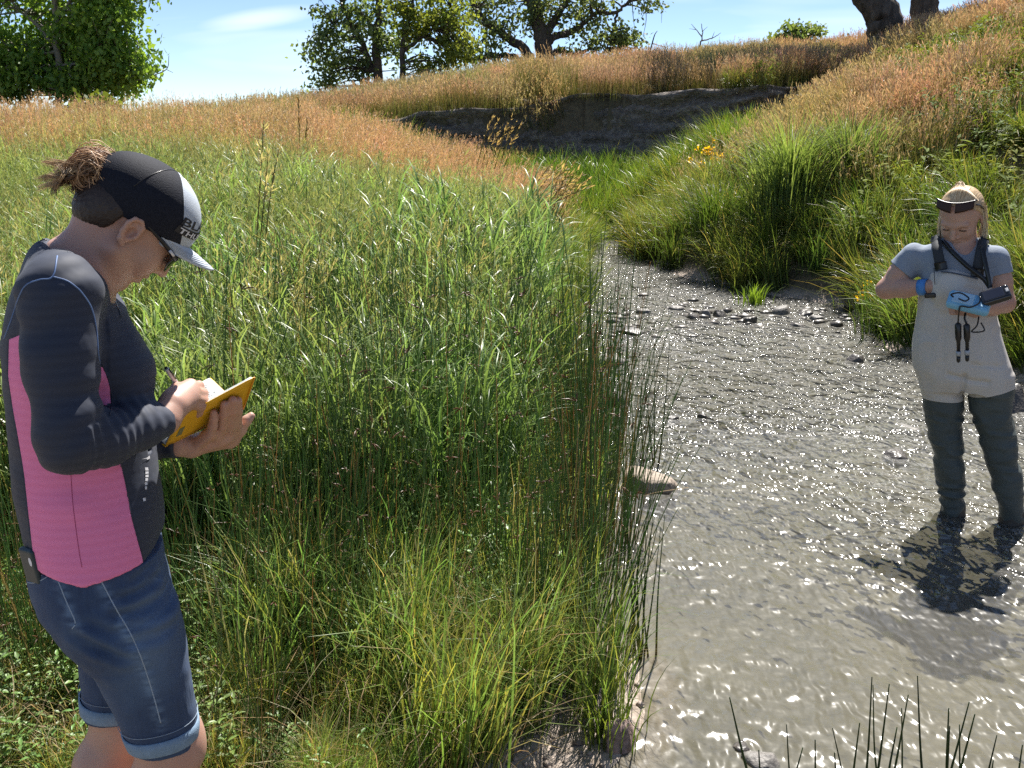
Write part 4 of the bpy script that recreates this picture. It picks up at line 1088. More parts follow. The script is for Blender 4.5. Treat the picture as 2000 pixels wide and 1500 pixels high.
c = m.mix(m.n('Attribute', attribute_name='col').outputs['Fac'], c, (0.17, 0.26, 0.40))
MAT_DENIM = m.done(m.pbsdf(c, 0.82, m.bump(m.math('ADD', f1, f2), 0.35, 0.004), Sheen_Weight=0.03))
MAT_CUFF = plain('denim_reverse', (0.20, 0.29, 0.40), 0.85, 0.5, 300, 0.25, 90)
MAT_THREAD = plain('pale_thread', (0.30, 0.37, 0.46), 0.8)
m = NT('cap_mesh'); co = m.coord()
vo = m.n('TexVoronoi', Vector=m.n('Mapping', Vector=co, Scale=(640, 640, 640)).outputs[0], Scale=1.0)
c = m.mix(m.ramp(vo.outputs['Distance'], [(0.35, 0.0), (0.5, 1.0)]), (0.004, 0.005, 0.010), (0.016, 0.018, 0.028))
MAT_CAPMESH = m.done(m.pbsdf(c, 0.75, m.bump(vo.outputs['Distance'], 0.4, 0.0012), Specular_IOR_Level=0.2))
MAT_CAPGREY = plain('pale_grey_twill', (0.50, 0.55, 0.62), 0.75, 0.3, 500, 0.06)
MAT_BLACKPL = plain('black_plastic', (0.012, 0.012, 0.014), 0.3)
MAT_LENS = plain('dark_lens', (0.020, 0.028, 0.022), 0.08, Specular_IOR_Level=0.8)
m = NT('brown_hair'); c = m.n('Attribute', attribute_name='col').outputs['Color']
MAT_HAIR = m.done(m.pbsdf(c, 0.38, None, Specular_IOR_Level=0.6))
MAT_DARKHAIR = plain('dark_hair', (0.030, 0.017, 0.012), 0.5, 0.6, 260, 0.4, 120)
MAT_PRINT = plain('white_print', (0.74, 0.74, 0.78), 0.5)
MAT_PRINT_BLACK = plain('black_print', (0.012, 0.012, 0.016), 0.6)

W1 = Figure(-0.75, 1.85)
q = W1.q
root1 = empty('person', tuple(W1.w(np.array([0.02, 0.0, 0.08]))))
tag(root1, 'person in cap, navy and pink shirt and denim shorts writing in a yellow notebook', 'person')

# --- head frame (bowed head, turned slightly away)
TAU, PSI = R(50), R(13)
hf = np.array([math.cos(PSI) * math.cos(TAU), math.sin(PSI) * math.cos(TAU), -math.sin(TAU)])   # forward
hs = np.array([-math.sin(PSI), math.cos(PSI), 0.0])                                              # her left (away)
hu = np.cross(hf, hs); hu = hu if hu[2] > 0 else -hu                                             # up
ROLL = R(8); hs, hu = hs * math.cos(ROLL) + hu * math.sin(ROLL), hu * math.cos(ROLL) - hs * math.sin(ROLL)   # head tips towards the camera
HM = np.stack([hf, hs, hu], 1)
H0 = q(258, 458, -0.073) + hs * 0.073
def hd(F, S, U): return H0 + HM @ np.array([F, S, U], float)

def to_wz(st, b):    # stations (py, back px, front px, half width) -> loft lists
    z, cx, ax, ay = [], [], [], []
    for py, x0, x1, hw in st:
        p0, p1 = q(x0, py, b), q(x1, py, b)
        z.append((p0[2] + p1[2]) / 2); cx.append((p0[0] + p1[0]) / 2); ax.append(abs(p1[0] - p0[0]) / 2); ay.append(hw)
    return np.array(z), np.array(cx), np.full(len(z), b), np.array(ax), np.array(ay)

TORSO = [(478, 88, 158, 0.055), (492, 72, 185, 0.085), (510, 52, 206, 0.125), (535, 33, 222, 0.155), (570, 18, 236, 0.170), (610, 8, 249, 0.172), (650, 3, 263, 0.170), (700, 2, 281, 0.166), (750, 4, 290, 0.160), (800, 8, 289, 0.152),
         (850, 13, 294, 0.148), (900, 19, 307, 0.152), (950, 26, 317, 0.160), (1000, 35, 320, 0.168), (1050, 46, 321, 0.174), (1100, 62, 322, 0.176), (1140, 66, 325, 0.176)]
HIPS = [(1060, 52, 318, 0.168), (1100, 50, 325, 0.176), (1140, 58, 333, 0.182), (1180, 86, 343, 0.184), (1212, 112, 350, 0.178), (1235, 140, 352, 0.160)]
LEG_R = [(1190, 120, 346, 0.080), (1230, 142, 354, 0.088), (1270, 163, 363, 0.088), (1310, 184, 371, 0.084), (1350, 205, 378, 0.079), (1400, 231, 385, 0.074), (1445, 250, 389, 0.070)]
LEG_L = [(1190, 118, 320, 0.080), (1230, 144, 316, 0.086), (1270, 150, 311, 0.085), (1310, 152, 306, 0.081), (1350, 155, 300, 0.076), (1385, 158, 295, 0.072)]
BR, BL = -0.088, 0.088

# arms
sh_r = q(118, 582, -0.165); el_r = q(135, 868, -0.235); wr_r = q(322, 822, -0.125)
sh_l = q(112, 570, 0.165); el_l = q(140, 850, 0.215); wr_l = q(348, 868, 0.055)
def mid(a, b, t): return np.asarray(a) * (1 - t) + np.asarray(b) * t
ARM_R = [sh_r, mid(sh_r, el_r, 0.45) + np.array([-0.006, 0, 0]), mid(sh_r, el_r, 0.85), el_r, mid(el_r, wr_r, 0.35) + np.array([0, -0.004, -0.004]), mid(el_r, wr_r, 0.7), wr_r]
ARM_R_R = [0.066, 0.0565, 0.049, 0.0455, 0.043, 0.036, 0.0285]
ARM_L = [sh_l, mid(sh_l, el_l, 0.5), el_l, mid(el_l, wr_l, 0.4), wr_l]
ARM_L_R = [0.064, 0.055, 0.046, 0.040, 0.030]

# --- notebook geometry (shared with the hands)
NB_A, NB_D = q(322, 873, 0.030), q(475, 799, 0.045)      # spine ends
NB_B, NB_C = q(350, 816, -0.052), q(497, 737, -0.040)    # top edge of the near cover
NB_F, NB_G = q(412, 738, 0.125), q(259, 813, 0.110)      # far edge of the far half
nb_n = np.cross(NB_D - NB_A, NB_B - NB_A); nb_n /= np.linalg.norm(nb_n)
if nb_n[1] > 0: nb_n = -nb_n                              # towards the camera
def on_cover(px, py, lift=0.0):
    p0 = q(px, py, 0.0); p1 = q(px, py, 0.1); d = p1 - p0
    t = ((NB_A - p0) @ nb_n) / (d @ nb_n); return p0 + d * t + nb_n * lift

# --- body
BH = 0.0026
F1 = Field((-0.25, -0.30, 0.02), (0.34, 0.30, 1.66), BH)
F1.loft(*to_wz(TORSO[:-2], 0.0), k=0.02, grow=-0.014)
F1.loft(*to_wz(HIPS, 0.0), k=0.03, grow=-0.024)
F1.chain(ARM_R, np.array(ARM_R_R) - 0.008, 0.02); F1.chain(ARM_L, np.array(ARM_L_R) - 0.008, 0.02)
for st, b, sgn in ((LEG_R, BR, -1), (LEG_L, BL, 1)):
    F1.loft(*to_wz(st, b), k=0.015, grow=-0.016)
# knees, calves, feet
kr = q(322, 1440, BR); kl = q(228, 1378, BL)
def lower_leg(k, dx_ank):
    an = np.array([k[0] + dx_ank, k[1], 0.17])
    F1.chain([k + np.array([0.0, 0, 0.03]), k + np.array([0.012, 0, -0.03]), mid(k, an, 0.33) + np.array([-0.022, 0, 0]), mid(k, an, 0.7) + np.array([-0.01, 0, 0]), an], [0.058, 0.057, 0.056, 0.042, 0.034], 0.03)
    F1.ell(k + np.array([0.040, 0, 0.004]), (0.024, 0.032, 0.034), None, 0.03)
    F1.chain([an, an + np.array([0.01, 0, -0.08]), an + np.array([0.14, 0, -0.11])], [0.034, 0.04, 0.028], 0.02)
lower_leg(kr, -0.075); lower_leg(kl, -0.045)
# neck and head
F1.chain([hd(-0.040, 0, 0.0), q(196, 482, 0.0), q(146, 530, 0.0)], [0.058, 0.052, 0.062], 0.03)
F1.chain([hd(-0.006, 0, -0.035), q(200, 512, 0.0), q(168, 552, 0.0)], [0.040, 0.036, 0.044], 0.02)
F1.ell(hd(-0.004, 0, 0.052), (0.097, 0.075, 0.080), HM, 0.02)
F1.ell(hd(0.034, 0, -0.012), (0.056, 0.058, 0.070), HM, 0.03)
for s in (-1, 1):
    F1.cone(hd(0.004, s * 0.054, -0.040), hd(0.050, s * 0.020, -0.074), 0.017, 0.015, 0.025)
    F1.ell(hd(0.056, s * 0.035, -0.010), (0.026, 0.024, 0.026), HM, 0.02)
    F1.cone(hd(0.076, s * 0.042, 0.036), hd(0.086, s * 0.008, 0.034), 0.010, 0.010, 0.012)
    F1.ell(hd(0.090, s * 0.032, 0.016), (0.012, 0.016, 0.012), HM, 0.012, 'sub')
    F1.ell(hd(0.090, s * 0.0105, -0.014), (0.0095, 0.0075, 0.008), HM, 0.006)
    F1.ell(hd(0.0905, s * 0.0065, -0.0215), (0.0035, 0.0028, 0.003), HM, 0.002, 'sub')
F1.ell(hd(0.064, 0, -0.077), (0.017, 0.020, 0.016), HM, 0.010)
F1.chain([hd(0.086, 0, 0.030), hd(0.097, 0, 0.010), hd(0.1055, 0, -0.010)], [0.0065, 0.0078, 0.0092], 0.010)
F1.ell(hd(0.082, 0, -0.035), (0.012, 0.026, 0.0075), HM, 0.007)
F1.ell(hd(0.0785, 0, -0.0505), (0.012, 0.022, 0.008), HM, 0.007)
for s in (-1, 1):
    F1.cone(hd(0.0935, 0, -0.0425), hd(0.068, s * 0.030, -0.036), 0.0030, 0.0024, 0.003, 'sub')
    F1.ell(hd(0.064, s * 0.038, -0.030), (0.012, 0.010, 0.016), HM, 0.012)
for s in (-1, 1):     # ears
    y = s * 0.0755
    F1.ell(hd(-0.006, y, 0.002), (0.015, 0.0060, 0.024), HM, 0.006)
    hx = [(0.006, 0.008), (0.004, 0.021), (-0.007, 0.0275), (-0.018, 0.023), (-0.022, 0.010), (-0.019, -0.006), (-0.011, -0.019), (-0.002, -0.024)]
    pts = [hd(f_, y + s * (0.003 + 0.005 * min(1, max(0, -f_ / 0.02))), u_) for f_, u_ in hx]
    F1.chain(pts, [0.0032, 0.0036, 0.0038, 0.0040, 0.0040, 0.0042, 0.0052, 0.0055], 0.004)
    F1.ell(hd(-0.004, y + s * 0.0045, 0.001), (0.0080, 0.0075, 0.0115), HM, 0.003, 'sub')
    F1.ell(hd(-0.008, y + s * 0.0070, 0.0175), (0.0065, 0.0032, 0.0045), HM, 0.004, 'sub')
    F1.ell(hd(0.006, y + s * 0.003, 0.000), (0.004, 0.005, 0.007), HM, 0.004)
# right hand: closed round the pen, resting on the page
hw = q(326, 812, -0.115)
kn = [q(372, 755, -0.052), q(377, 765, -0.064), q(375, 777, -0.074), q(368, 788, -0.080)]       # knuckles index..little
F1.chain([wr_r, hw, q(340, 792, -0.100)], [0.0235, 0.0235, 0.025], 0.015)
for k_ in kn: F1.cone(q(338, 792, -0.096), k_, 0.021, 0.0125, 0.012)
F1.cone(q(340, 774, -0.080), kn[0], 0.018, 0.0125, 0.012)
pip = [q(389, 753, -0.020), q(397, 768, -0.026), q(398, 782, -0.034), q(392, 794, -0.042)]
dip = [q(384, 768, 0.006), q(394, 784, 0.002), q(394, 797, -0.008), q(388, 806, -0.018)]
tip = [q(374, 782, 0.016), q(382, 796, 0.012), q(384, 806, 0.006), q(380, 814, 0.000)]
for j in range(4): F1.chain([kn[j], pip[j], dip[j], tip[j]], [0.0105, 0.0092, 0.0078, 0.0066], 0.004)
F1.chain([q(336, 782, -0.080), q(346, 760, -0.046), q(364, 754, -0.016), q(374, 768, 0.004)], [0.016, 0.0125, 0.0100, 0.0078], 0.006)
# left hand: flat behind the cover, fingers pointing up, ring on the third finger
fb = [(401, 833), (418, 846), (436, 849), (449, 846)]      # little, ring, middle, index knuckles
ft = [(415, 801), (436, 785), (452, 776), (462, 777)]
rad = [0.0086, 0.0094, 0.0098, 0.0094]
lw = on_cover(368, 864, 0.014) + np.array([0, 0.006, 0.0])
LHAND = []
for (bx_, by_), (tx, ty), r_ in zip(fb, ft, rad):
    b_ = on_cover(bx_, by_ - 4, 0.021); t_ = on_cover(tx, ty, 0.006); m1 = mid(b_, t_, 0.46) + nb_n * 0.004; m2 = mid(b_, t_, 0.78) + nb_n * 0.003
    F1.cone(lw, b_, 0.0155, r_ + 0.003, 0.010)
    F1.chain([b_, m1, m2, t_], [r_ + 0.0022, r_ + 0.0010, r_, r_ - 0.0012], 0.003); LHAND.append((b_, m1, m2, t_))
F1.ell(on_cover(416, 842, 0.016), (0.032, 0.014, 0.020), None, 0.012)
F1.ell(on_cover(394, 850, 0.012), (0.028, 0.014, 0.018), None, 0.012)
F1.chain([on_cover(402, 832, 0.018), on_cover(420, 840, 0.020), on_cover(446, 838, 0.018)], [0.011, 0.0125, 0.011], 0.010)
F1.chain([wr_l, lw], [0.022, 0.018], 0.012)
th = [on_cover(440, 846, 0.022), on_cover(462, 826, 0.018), on_cover(476, 812, 0.012), on_cover(487, 806, 0.008)]
F1.chain(th, [0.014, 0.0115, 0.0100, 0.0080], 0.006)
V1, Q1 = F1.mesh(2)
body1 = W1.mesh('body', V1, Q1, MAT_SKIN, root1)
del F1

# --- shirt
FS = Field((-0.26, -0.31, 0.78), (0.30, 0.31, 1.56), 0.003)
FS.loft(*to_wz(TORSO, 0.0), k=0.02)
FS.chain(ARM_R, ARM_R_R, 0.025); FS.chain(ARM_L, ARM_L_R, 0.025)
FS.cone(q(110, 520, -0.06), q(118, 570, -0.15), 0.05, 0.058, 0.03); FS.cone(q(110, 520, 0.06), q(112, 565, 0.15), 0.05, 0.058, 0.03)
FS.ell(q(245, 735, -0.075), (0.045, 0.065, 0.075), None, 0.05); FS.ell(q(245, 735, 0.075), (0.045, 0.065, 0.075), None, 0.05)
# collar
FS.chain([q(152, 510, 0.0), q(140, 545, 0.0)], [0.056, 0.074], 0.02)
FS.chain([q(196, 540, 0.0), q(178, 562, 0.0)], [0.040, 0.052], 0.02)
FS.chain([hd(-0.040, 0, 0.0), q(196, 482, 0.0), q(150, 526, 0.0)], [0.0575, 0.0515, 0.048], 0.004, 'sub')
FS.chain([hd(-0.006, 0, -0.035), q(202, 512, 0.0), q(188, 540, 0.0)], [0.040, 0.0365, 0.034], 0.004, 'sub')
FS.ell(hd(0.058, 0, -0.078), (0.034, 0.034, 0.030), HM, 0.004, 'sub')
c0_, c1_ = q(80, 466, 0.0), q(220, 580, 0.0); ld = (c1_ - c0_) / np.linalg.norm(c1_ - c0_); ln_ = np.array([-ld[2], 0, ld[0]])
sl, X, Y, Z = FS.region(q(60, 620, 0) - np.array([0, 0.11, 0]), q(300, 400, 0) + np.array([0, 0.11, 0]))
FS.a[sl] = np.maximum(FS.a[sl], ((X - c0_[0]) * ln_[0] + (Z - c0_[2]) * ln_[2] + 0 * Y).astype(np.float32))
# hem line (higher in front) and cuffs
hem = np.array([q(x_, y_, -0.1) for x_, y_ in ((-40, 1085), (62, 1106), (120, 1113), (165, 1116), (225, 1098), (275, 1083), (320, 1052), (380, 1015))])
sl, X, Y, Z = FS.region((-0.3, -0.4, 0.7), (0.4, 0.4, 1.2))
FS.a[sl] = np.maximum(FS.a[sl], np.interp(X, hem[:, 0], hem[:, 2]).astype(np.float32) - Z)
for a_, d_, r_ in ((wr_r, (wr_r - el_r), 0.06), (wr_l, (wr_l - el_l), 0.06)):
    d_ = d_ / np.linalg.norm(d_); lo_, hi_ = a_ - 0.07, a_ + 0.07
    sl, X, Y, Z = FS.region(lo_, hi_); FS.a[sl] = np.maximum(FS.a[sl], ((X - a_[0]) * d_[0] + (Y - a_[1]) * d_[1] + (Z - a_[2]) * d_[2]).astype(np.float32) - 0.004)
VS, QS = FS.mesh(2); del FS
# cloth folds
NS = vnormals(VS, QS)
def axis_t(P, a, b): d = b - a; return ((P - a) @ d) / (d @ d)
def arm_sd(P, pts, rad):
    out = np.full(len(P), 9.0)
    for a_, b_, ra_, rb_ in zip(pts[:-1], pts[1:], rad[:-1], rad[1:]):
        t_ = np.clip(axis_t(P, a_, b_), 0, 1); out = np.minimum(out, np.linalg.norm(P - a_ - t_[:, None] * (b_ - a_), axis=1) - (ra_ + (rb_ - ra_) * t_))
    return out
ON_ARM = (arm_sd(VS, ARM_R, ARM_R_R) < 0.015) | (arm_sd(VS, ARM_L, ARM_L_R) < 0.015)
t = axis_t(VS, el_r, wr_r); dist = np.linalg.norm(VS - (el_r + np.clip(t, 0, 1)[:, None] * (wr_r - el_r)), axis=1)
wn_ = vnoise(VS, 18.0)
near_ = (dist < 0.06) & (t > 0.02)
rid = np.sin(t * 2 * math.pi * 8.5 + 3.4 * wn_ + 0.8) * (0.6 + 0.6 * vnoise(VS, 11.0))
VS += NS * (np.where(near_, 0.0024 * np.clip(rid + 0.2, -0.6, 1.2) * np.clip(0.35 + 0.9 * (1 - t), 0.3, 1), 0))[:, None]
t2 = axis_t(VS, sh_r, el_r); d2 = np.linalg.norm(VS - (sh_r + np.clip(t2, 0, 1)[:, None] * (el_r - sh_r)), axis=1)
VS += NS * (np.where((d2 < 0.08) & ~near_, 0.0014 * np.sin(t2 * 26 + 5 * vnoise(VS, 8.0)) + 0.002 * vnoise(VS, 14.0), 0))[:, None]
body_ = (d2 > 0.08) & ~near_
VS += NS * (np.where(body_, 0.0035 * vnoise(VS * np.array([1, 1, 2.2]), 12.0) + 0.002 * np.sin(VS[:, 2] * 95 + 4 * vnoise(VS, 7.0)) * smoothstep((1.02 - VS[:, 2]) / 0.15), 0))[:, None]
VS = lap(VS, QS, 0.3)
# pink side panels, split along their seam
pan = [(16, 668), (14, 740), (22, 800), (34, 862), (47, 940), (55, 1010), (63, 1080), (70, 1130), (284, 1130), (277, 1083), (268, 1050), (256, 1005), (247, 955), (236, 905), (226, 860), (219, 800), (219, 778), (212, 740), (200, 708), (190, 690), (150, 660), (60, 640)]
pan_ac = np.array([q(x_, y_, -0.13)[[0, 2]] for x_, y_ in pan])
sd = poly_sd(VS[:, [0, 2]], pan_ac)
e_ = 0.004; gx = (poly_sd(VS[:, [0, 2]] + [e_, 0], pan_ac) - poly_sd(VS[:, [0, 2]] - [e_, 0], pan_ac)) / (2 * e_); gz = (poly_sd(VS[:, [0, 2]] + [0, e_], pan_ac) - poly_sd(VS[:, [0, 2]] - [0, e_], pan_ac)) / (2 * e_)
armd = np.minimum(d2, np.where(t > -0.2, dist, 9))
pan_ok = (np.abs(VS[:, 1]) > 0.06) & (armd > 0.072)
snap = pan_ok & (np.abs(sd) < 0.0019)
VS[snap, 0] -= (sd * gx)[snap]; VS[snap, 2] -= (sd * gz)[snap]; sd[snap] = 0
inside = (sd <= 1e-6) & ~ON_ARM & (np.abs(VS[:, 1]) > 0.055)
pf = inside[QS].all(axis=1)
v_, q_, _ = sub_mesh(VS, QS, ~pf); shirt1 = W1.mesh('shirt', v_, q_, MAT_NAVY, root1)
for sgn, nm in ((-1, 'side_panel'), (1, 'side_panel')):
    v_, q_, _ = sub_mesh(VS, QS, pf & (np.sign(VS[QS[:, 0], 1]) == sgn))
    o = W1.mesh(nm, v_, q_, MAT_PINK, shirt1); o['label'] = 'pink side panel of the shirt'
bv = bvh_of(W1.w(VS), QS)
def seam(name, pxs, r, mat, parent, bvh=None, lift=0.0, n=8):
    p = surf_points(bvh or bv, pxs, lift, n)
    if len(p) < 2: return None
    mb = MB(); mb.tube(p, r, 6); return mb.build(name, mat, parent)
seam('piping', [(112, 500), (103, 540), (78, 546), (52, 556), (38, 578), (22, 625), (8, 662)], 0.0014, MAT_PIPING, shirt1)
seam('piping', [(103, 540), (130, 548), (148, 560), (160, 572), (178, 600), (188, 640), (192, 690), (196, 712)], 0.0013, MAT_PIPING, shirt1)
seam('seam', [(196, 705), (212, 742), (219, 782), (214, 812)], 0.0014, MAT_NAVY, shirt1)
seam('seam', [(236, 905), (247, 955), (256, 1005), (268, 1050), (277, 1080)], 0.0013, MAT_NAVY, shirt1)
seam('seam', [(138, 922), (142, 980), (148, 1030), (155, 1080), (160, 1108)], 0.0007, plain('rose_thread', (0.42, 0.07, 0.17), 0.8), shirt1)
seam('zip', [(216, 566), (226, 590), (236, 620)], 0.0016, MAT_BLACKPL, shirt1)
mb = MB(); th_ = np.linspace(0.3, 5.4, 16)     # hanging loop at the back of the collar
lp = np.array([q(86 + 9 * math.cos(x_), 474 + 6 * math.sin(x_), 0.01) for x_ in th_]); mb.tube(W1.w(lp), 0.0012, 5); mb.build('hanging_loop', MAT_BLACKPL, shirt1)
def decal(name, polys, mat, parent, bvh, lift=0.0012):
    """Flat print: picture polygons (convex quads) laid onto cloth."""
    mb = MB()
    for poly in polys:
        a, b, c_, d_ = [np.array(p_, float) for p_ in poly]; g = []
        for i_ in range(4):
            for j_ in range(4):
                u_, v_ = i_ / 3, j_ / 3; g.append((a * (1 - u_) + b * u_) * (1 - v_) + (d_ * (1 - u_) + c_ * u_) * v_)
        p = surf_points(bvh, [tuple(x_) for x_ in g], lift, 0)
        if len(p) == 16: mb.add(p, [(i_ * 4 + j_, i_ * 4 + j_ + 1, i_ * 4 + j_ + 5, i_ * 4 + j_ + 4) for i_ in range(3) for j_ in range(3)])
    return mb.build(name, mat, parent) if mb.n else None
decal('logo_print', [[(275, 897), (285, 894), (291, 893), (284, 896)], [(284, 895), (291, 890), (292, 895), (287, 898)]], MAT_PRINT, shirt1, bv)
decal('lettering', [[(282, 913), (288, 913), (289, 919), (283, 919)], [(283, 921), (289, 921), (289, 925), (283, 926)], [(283, 928), (289, 927), (289, 932), (283, 932)], [(283, 934), (288, 934), (288, 940), (283, 940)],
      [(282, 942), (287, 942), (287, 947), (282, 948)], [(282, 950), (286, 950), (286, 956), (282, 956)]], MAT_PRINT, shirt1, bv)
decal('dot_print', [[(278, 973), (283, 972), (284, 978), (279, 979)]], MAT_PRINT, shirt1, bv)

# --- denim shorts
FD = Field((-0.25, -0.25, 0.38), (0.26, 0.25, 1.00), 0.003)
FD.loft(*to_wz(HIPS, 0.0), k=0.03)
for st, b in ((LEG_R, BR), (LEG_L, BL)): FD.loft(*to_wz(st, b), k=0.035)
VD, QD = FD.mesh(2); del FD
ND = vnormals(VD, QD)
def crease(V, N, px_a, px_b, b, depth, width, nz=0.0):
    a_, c_ = q(*px_a, b), q(*px_b, b); P = V[:, [0, 2]]; A_, C_ = a_[[0, 2]], c_[[0, 2]]; e2 = C_ - A_
    t_ = ((P - A_) @ e2) / (e2 @ e2); d_ = np.linalg.norm(P - A_ - np.clip(t_, 0, 1)[:, None] * e2, axis=1) + nz * 0.004 * vnoise(V, 30.0)
    fade = smoothstep(1 - np.abs(np.clip(t_, -0.3, 1.3) - 0.5) * 1.6 + 0.3)
    return V - N * (depth * np.exp(-(d_ / width) ** 2) * fade * (V[:, 1] < 0.0))[:, None] + N * (0.5 * depth * np.exp(-((d_ - 1.9 * width) / width) ** 2) * fade * (V[:, 1] < 0.0))[:, None]
for a_, b_, dp in (((145, 1228), (215, 1258), 0.008), ((150, 1248), (250, 1272), 0.006), ((215, 1190), (330, 1178), 0.005), ((225, 1212), (345, 1195), 0.004), ((230, 1160), (320, 1140), 0.005), ((170, 1200), (240, 1230), 0.004), ((330, 1235), (240, 1240), 0.004), ((265, 1225), (350, 1222), 0.0035), ((300, 1120), (250, 1135), 0.004)):
    VD = crease(VD, ND, a_, b_, -0.15, dp, 0.009, 1.0)
VD += ND * (0.0024 * vnoise(VD, 16.0) + 0.0012 * vnoise(VD, 45.0))[:, None]; VD = lap(VD, QD, 0.3)
spx = np.array([q(x_, y_, -0.15)[[0, 2]] for x_, y_ in ((186, 1100), (206, 1150), (230, 1195), (252, 1232), (272, 1275), (288, 1320), (303, 1370), (314, 1412))])
ds = np.full(len(VD), 9.0)
for a_, b_ in zip(spx[:-1], spx[1:]):
    e2 = b_ - a_; t_ = np.clip(((VD[:, [0, 2]] - a_) @ e2) / (e2 @ e2), 0, 1); ds = np.minimum(ds, np.linalg.norm(VD[:, [0, 2]] - a_ - t_[:, None] * e2, axis=1))
pk_ = np.array([q(x_, y_, -0.15)[[0, 2]] for x_, y_ in ((104, 1112), (130, 1175), (147, 1214))])
for a_, b_ in zip(pk_[:-1], pk_[1:]):
    e2 = b_ - a_; t_ = np.clip(((VD[:, [0, 2]] - a_) @ e2) / (e2 @ e2), 0, 1); ds = np.minimum(ds, np.linalg.norm(VD[:, [0, 2]] - a_ - t_[:, None] * e2, axis=1))
wear = np.exp(-(ds / 0.011) ** 2) * np.clip(0.45 + 0.9 * vnoise(VD * np.array([1, 1, 3.0]), 60.0), 0, 1) * 0.6 * (VD[:, 1] < 0.02)
thg = q(300, 1250, -0.15); wear = wear + 0.40 * np.exp(-(((VD[:, 0] - thg[0]) / 0.05) ** 2 + ((VD[:, 2] - thg[2]) / 0.10) ** 2)) + 0.22 * np.clip(np.sin(VD[:, 2] * 260 + 40 * VD[:, 0] + 6 * vnoise(VD, 14.0)), 0, 1) * np.exp(-(((VD[:, 0] - thg[0]) / 0.06) ** 2 + ((VD[:, 2] - q(300, 1180, -0.15)[2]) / 0.05) ** 2))
shorts = W1.mesh('shorts', VD, QD, MAT_DENIM, root1, np.repeat(np.clip(wear, 0, 1)[:, None], 3, axis=1))
bd = bvh_of(W1.w(VD), QD)
for st, b, ya, yb in ((LEG_R, BR, (250, 1455), (389, 1417)), (LEG_L, BL, (156, 1388), (296, 1374))):     # turned-up cuffs
    z_, cx_, cy_, ax_, ay_ = to_wz(st, b)
    th_ = np.linspace(0, 2 * math.pi, 40, endpoint=False); ring = []
    pa, pb = q(*ya, b), q(*yb, b)
    zz_ = np.argsort(z_)
    def section(zc): return [np.interp(zc, z_[zz_], v_[zz_]) for v_ in (cx_, ax_, ay_)]
    def ringv(off, dz):
        o_ = []
        for x_ in th_:
            c0, a0, b0_ = section(pa[2]); x0 = c0 + a0 * math.cos(x_)
            zc = np.interp(x0, [pa[0], pb[0]], [pa[2], pb[2]]) + dz; c0, a0, b0_ = section(max(zc, z_.min()))
            cs, sn = math.cos(x_), math.sin(x_); e2 = 2 / 2.3
            o_.append([c0 + (a0 + off) * abs(cs) ** e2 * np.sign(cs), b + (b0_ + off) * abs(sn) ** e2 * np.sign(sn), zc])
        return np.array(o_)
    wob = 0.0012 * np.sin(th_ * 7)
    rows = [ringv(0.0010, 0.031), ringv(0.0036, 0.0300), ringv(0.0044, 0.018), ringv(0.0042, 0.002), ringv(0.0030, 0.0), ringv(-0.004, 0.001), ringv(-0.009, 0.02)]
    v_ = np.vstack(rows); n_ = 40; i_ = np.arange(len(rows) - 1)[:, None] * n_; j_ = np.arange(n_)[None, :]
    q_ = np.stack([i_ + j_, i_ + n_ + j_, i_ + n_ + (j_ + 1) % n_, i_ + (j_ + 1) % n_], -1).reshape(-1, 4)
    o = W1.mesh('cuff', v_, q_, MAT_CUFF, shorts); o['label'] = 'turned-up pale denim cuff'
    mb = MB(); r0_ = ringv(0.0028, 0.046); mb.tube(W1.w(np.vstack([r0_, r0_[:1]])), 0.0007, 4); mb.build('stitching', MAT_THREAD, shorts)
SEAM = [(186, 1100), (192, 1122), (206, 1150), (230, 1195), (252, 1232), (272, 1275), (288, 1320), (303, 1370), (314, 1412)]
seam('side_seam', SEAM, 0.0012, MAT_THREAD, shorts, bd, 0.0, 8)
mb = MB(); sp = surf_points(bd, SEAM, 0.0, 8)
for k_ in range(2, len(sp) - 2, 2):
    d_ = sp[k_ + 1] - sp[k_]; d_ /= np.linalg.norm(d_); sd_ = np.array([-0.9 + 0.3 * random.random(), 0.1, 0.15 + 0.3 * random.random()])
    mb.tube(np.array([sp[k_], sp[k_] + sd_ * 0.012 * random.uniform(0.5, 1.2)]), [0.0016, 0.0006], 4)
mb.build('seam_fading', MAT_THREAD, shorts)
seam('pocket_stitching', [(104, 1116), (116, 1140), (130, 1175), (147, 1214), (141, 1228)], 0.0012, MAT_THREAD, shorts, bd, 0.0, 6)
seam('pocket_stitching', [(54, 1138), (70, 1138), (90, 1128), (104, 1118)], 0.0010, MAT_THREAD, shorts, bd, 0.0, 6)
seam('pocket_stitching', [(52, 1130), (70, 1129), (90, 1119), (103, 1109)], 0.0008, MAT_THREAD, shorts, bd, 0.0, 6)
# phone in a dark case standing in the back pocket
ph = empty('pocket_phone', tuple(W1.w(q(52, 1120, -0.10)))); tag(ph, 'dark phone case with a pale oval, sticking out of the back pocket', 'phone')
p0 = q(62, 1104, -0.100); up_ = q(38, 1060, -0.105) - q(60, 1140, -0.105); up_ /= np.linalg.norm(up_); wd_ = np.array([0.55, -0.80, 0.1]); wd_ -= up_ * (wd_ @ up_); wd_ /= np.linalg.norm(wd_); nr_ = np.cross(up_, wd_)
RB = np.stack([wd_, nr_, up_], 1)
fp = Field((-0.05, -0.02, -0.08), (0.05, 0.02, 0.08), 0.002)
fp.fn(lambda X, Y, Z: np.sqrt(np.maximum(np.abs(X) - 0.016, 0) ** 2 + np.maximum(np.abs(Y) - 0.001, 0) ** 2 + np.maximum(np.abs(Z) - 0.028, 0) ** 2) - 0.006, (-0.05, -0.02, -0.08), (0.05, 0.02, 0.08))
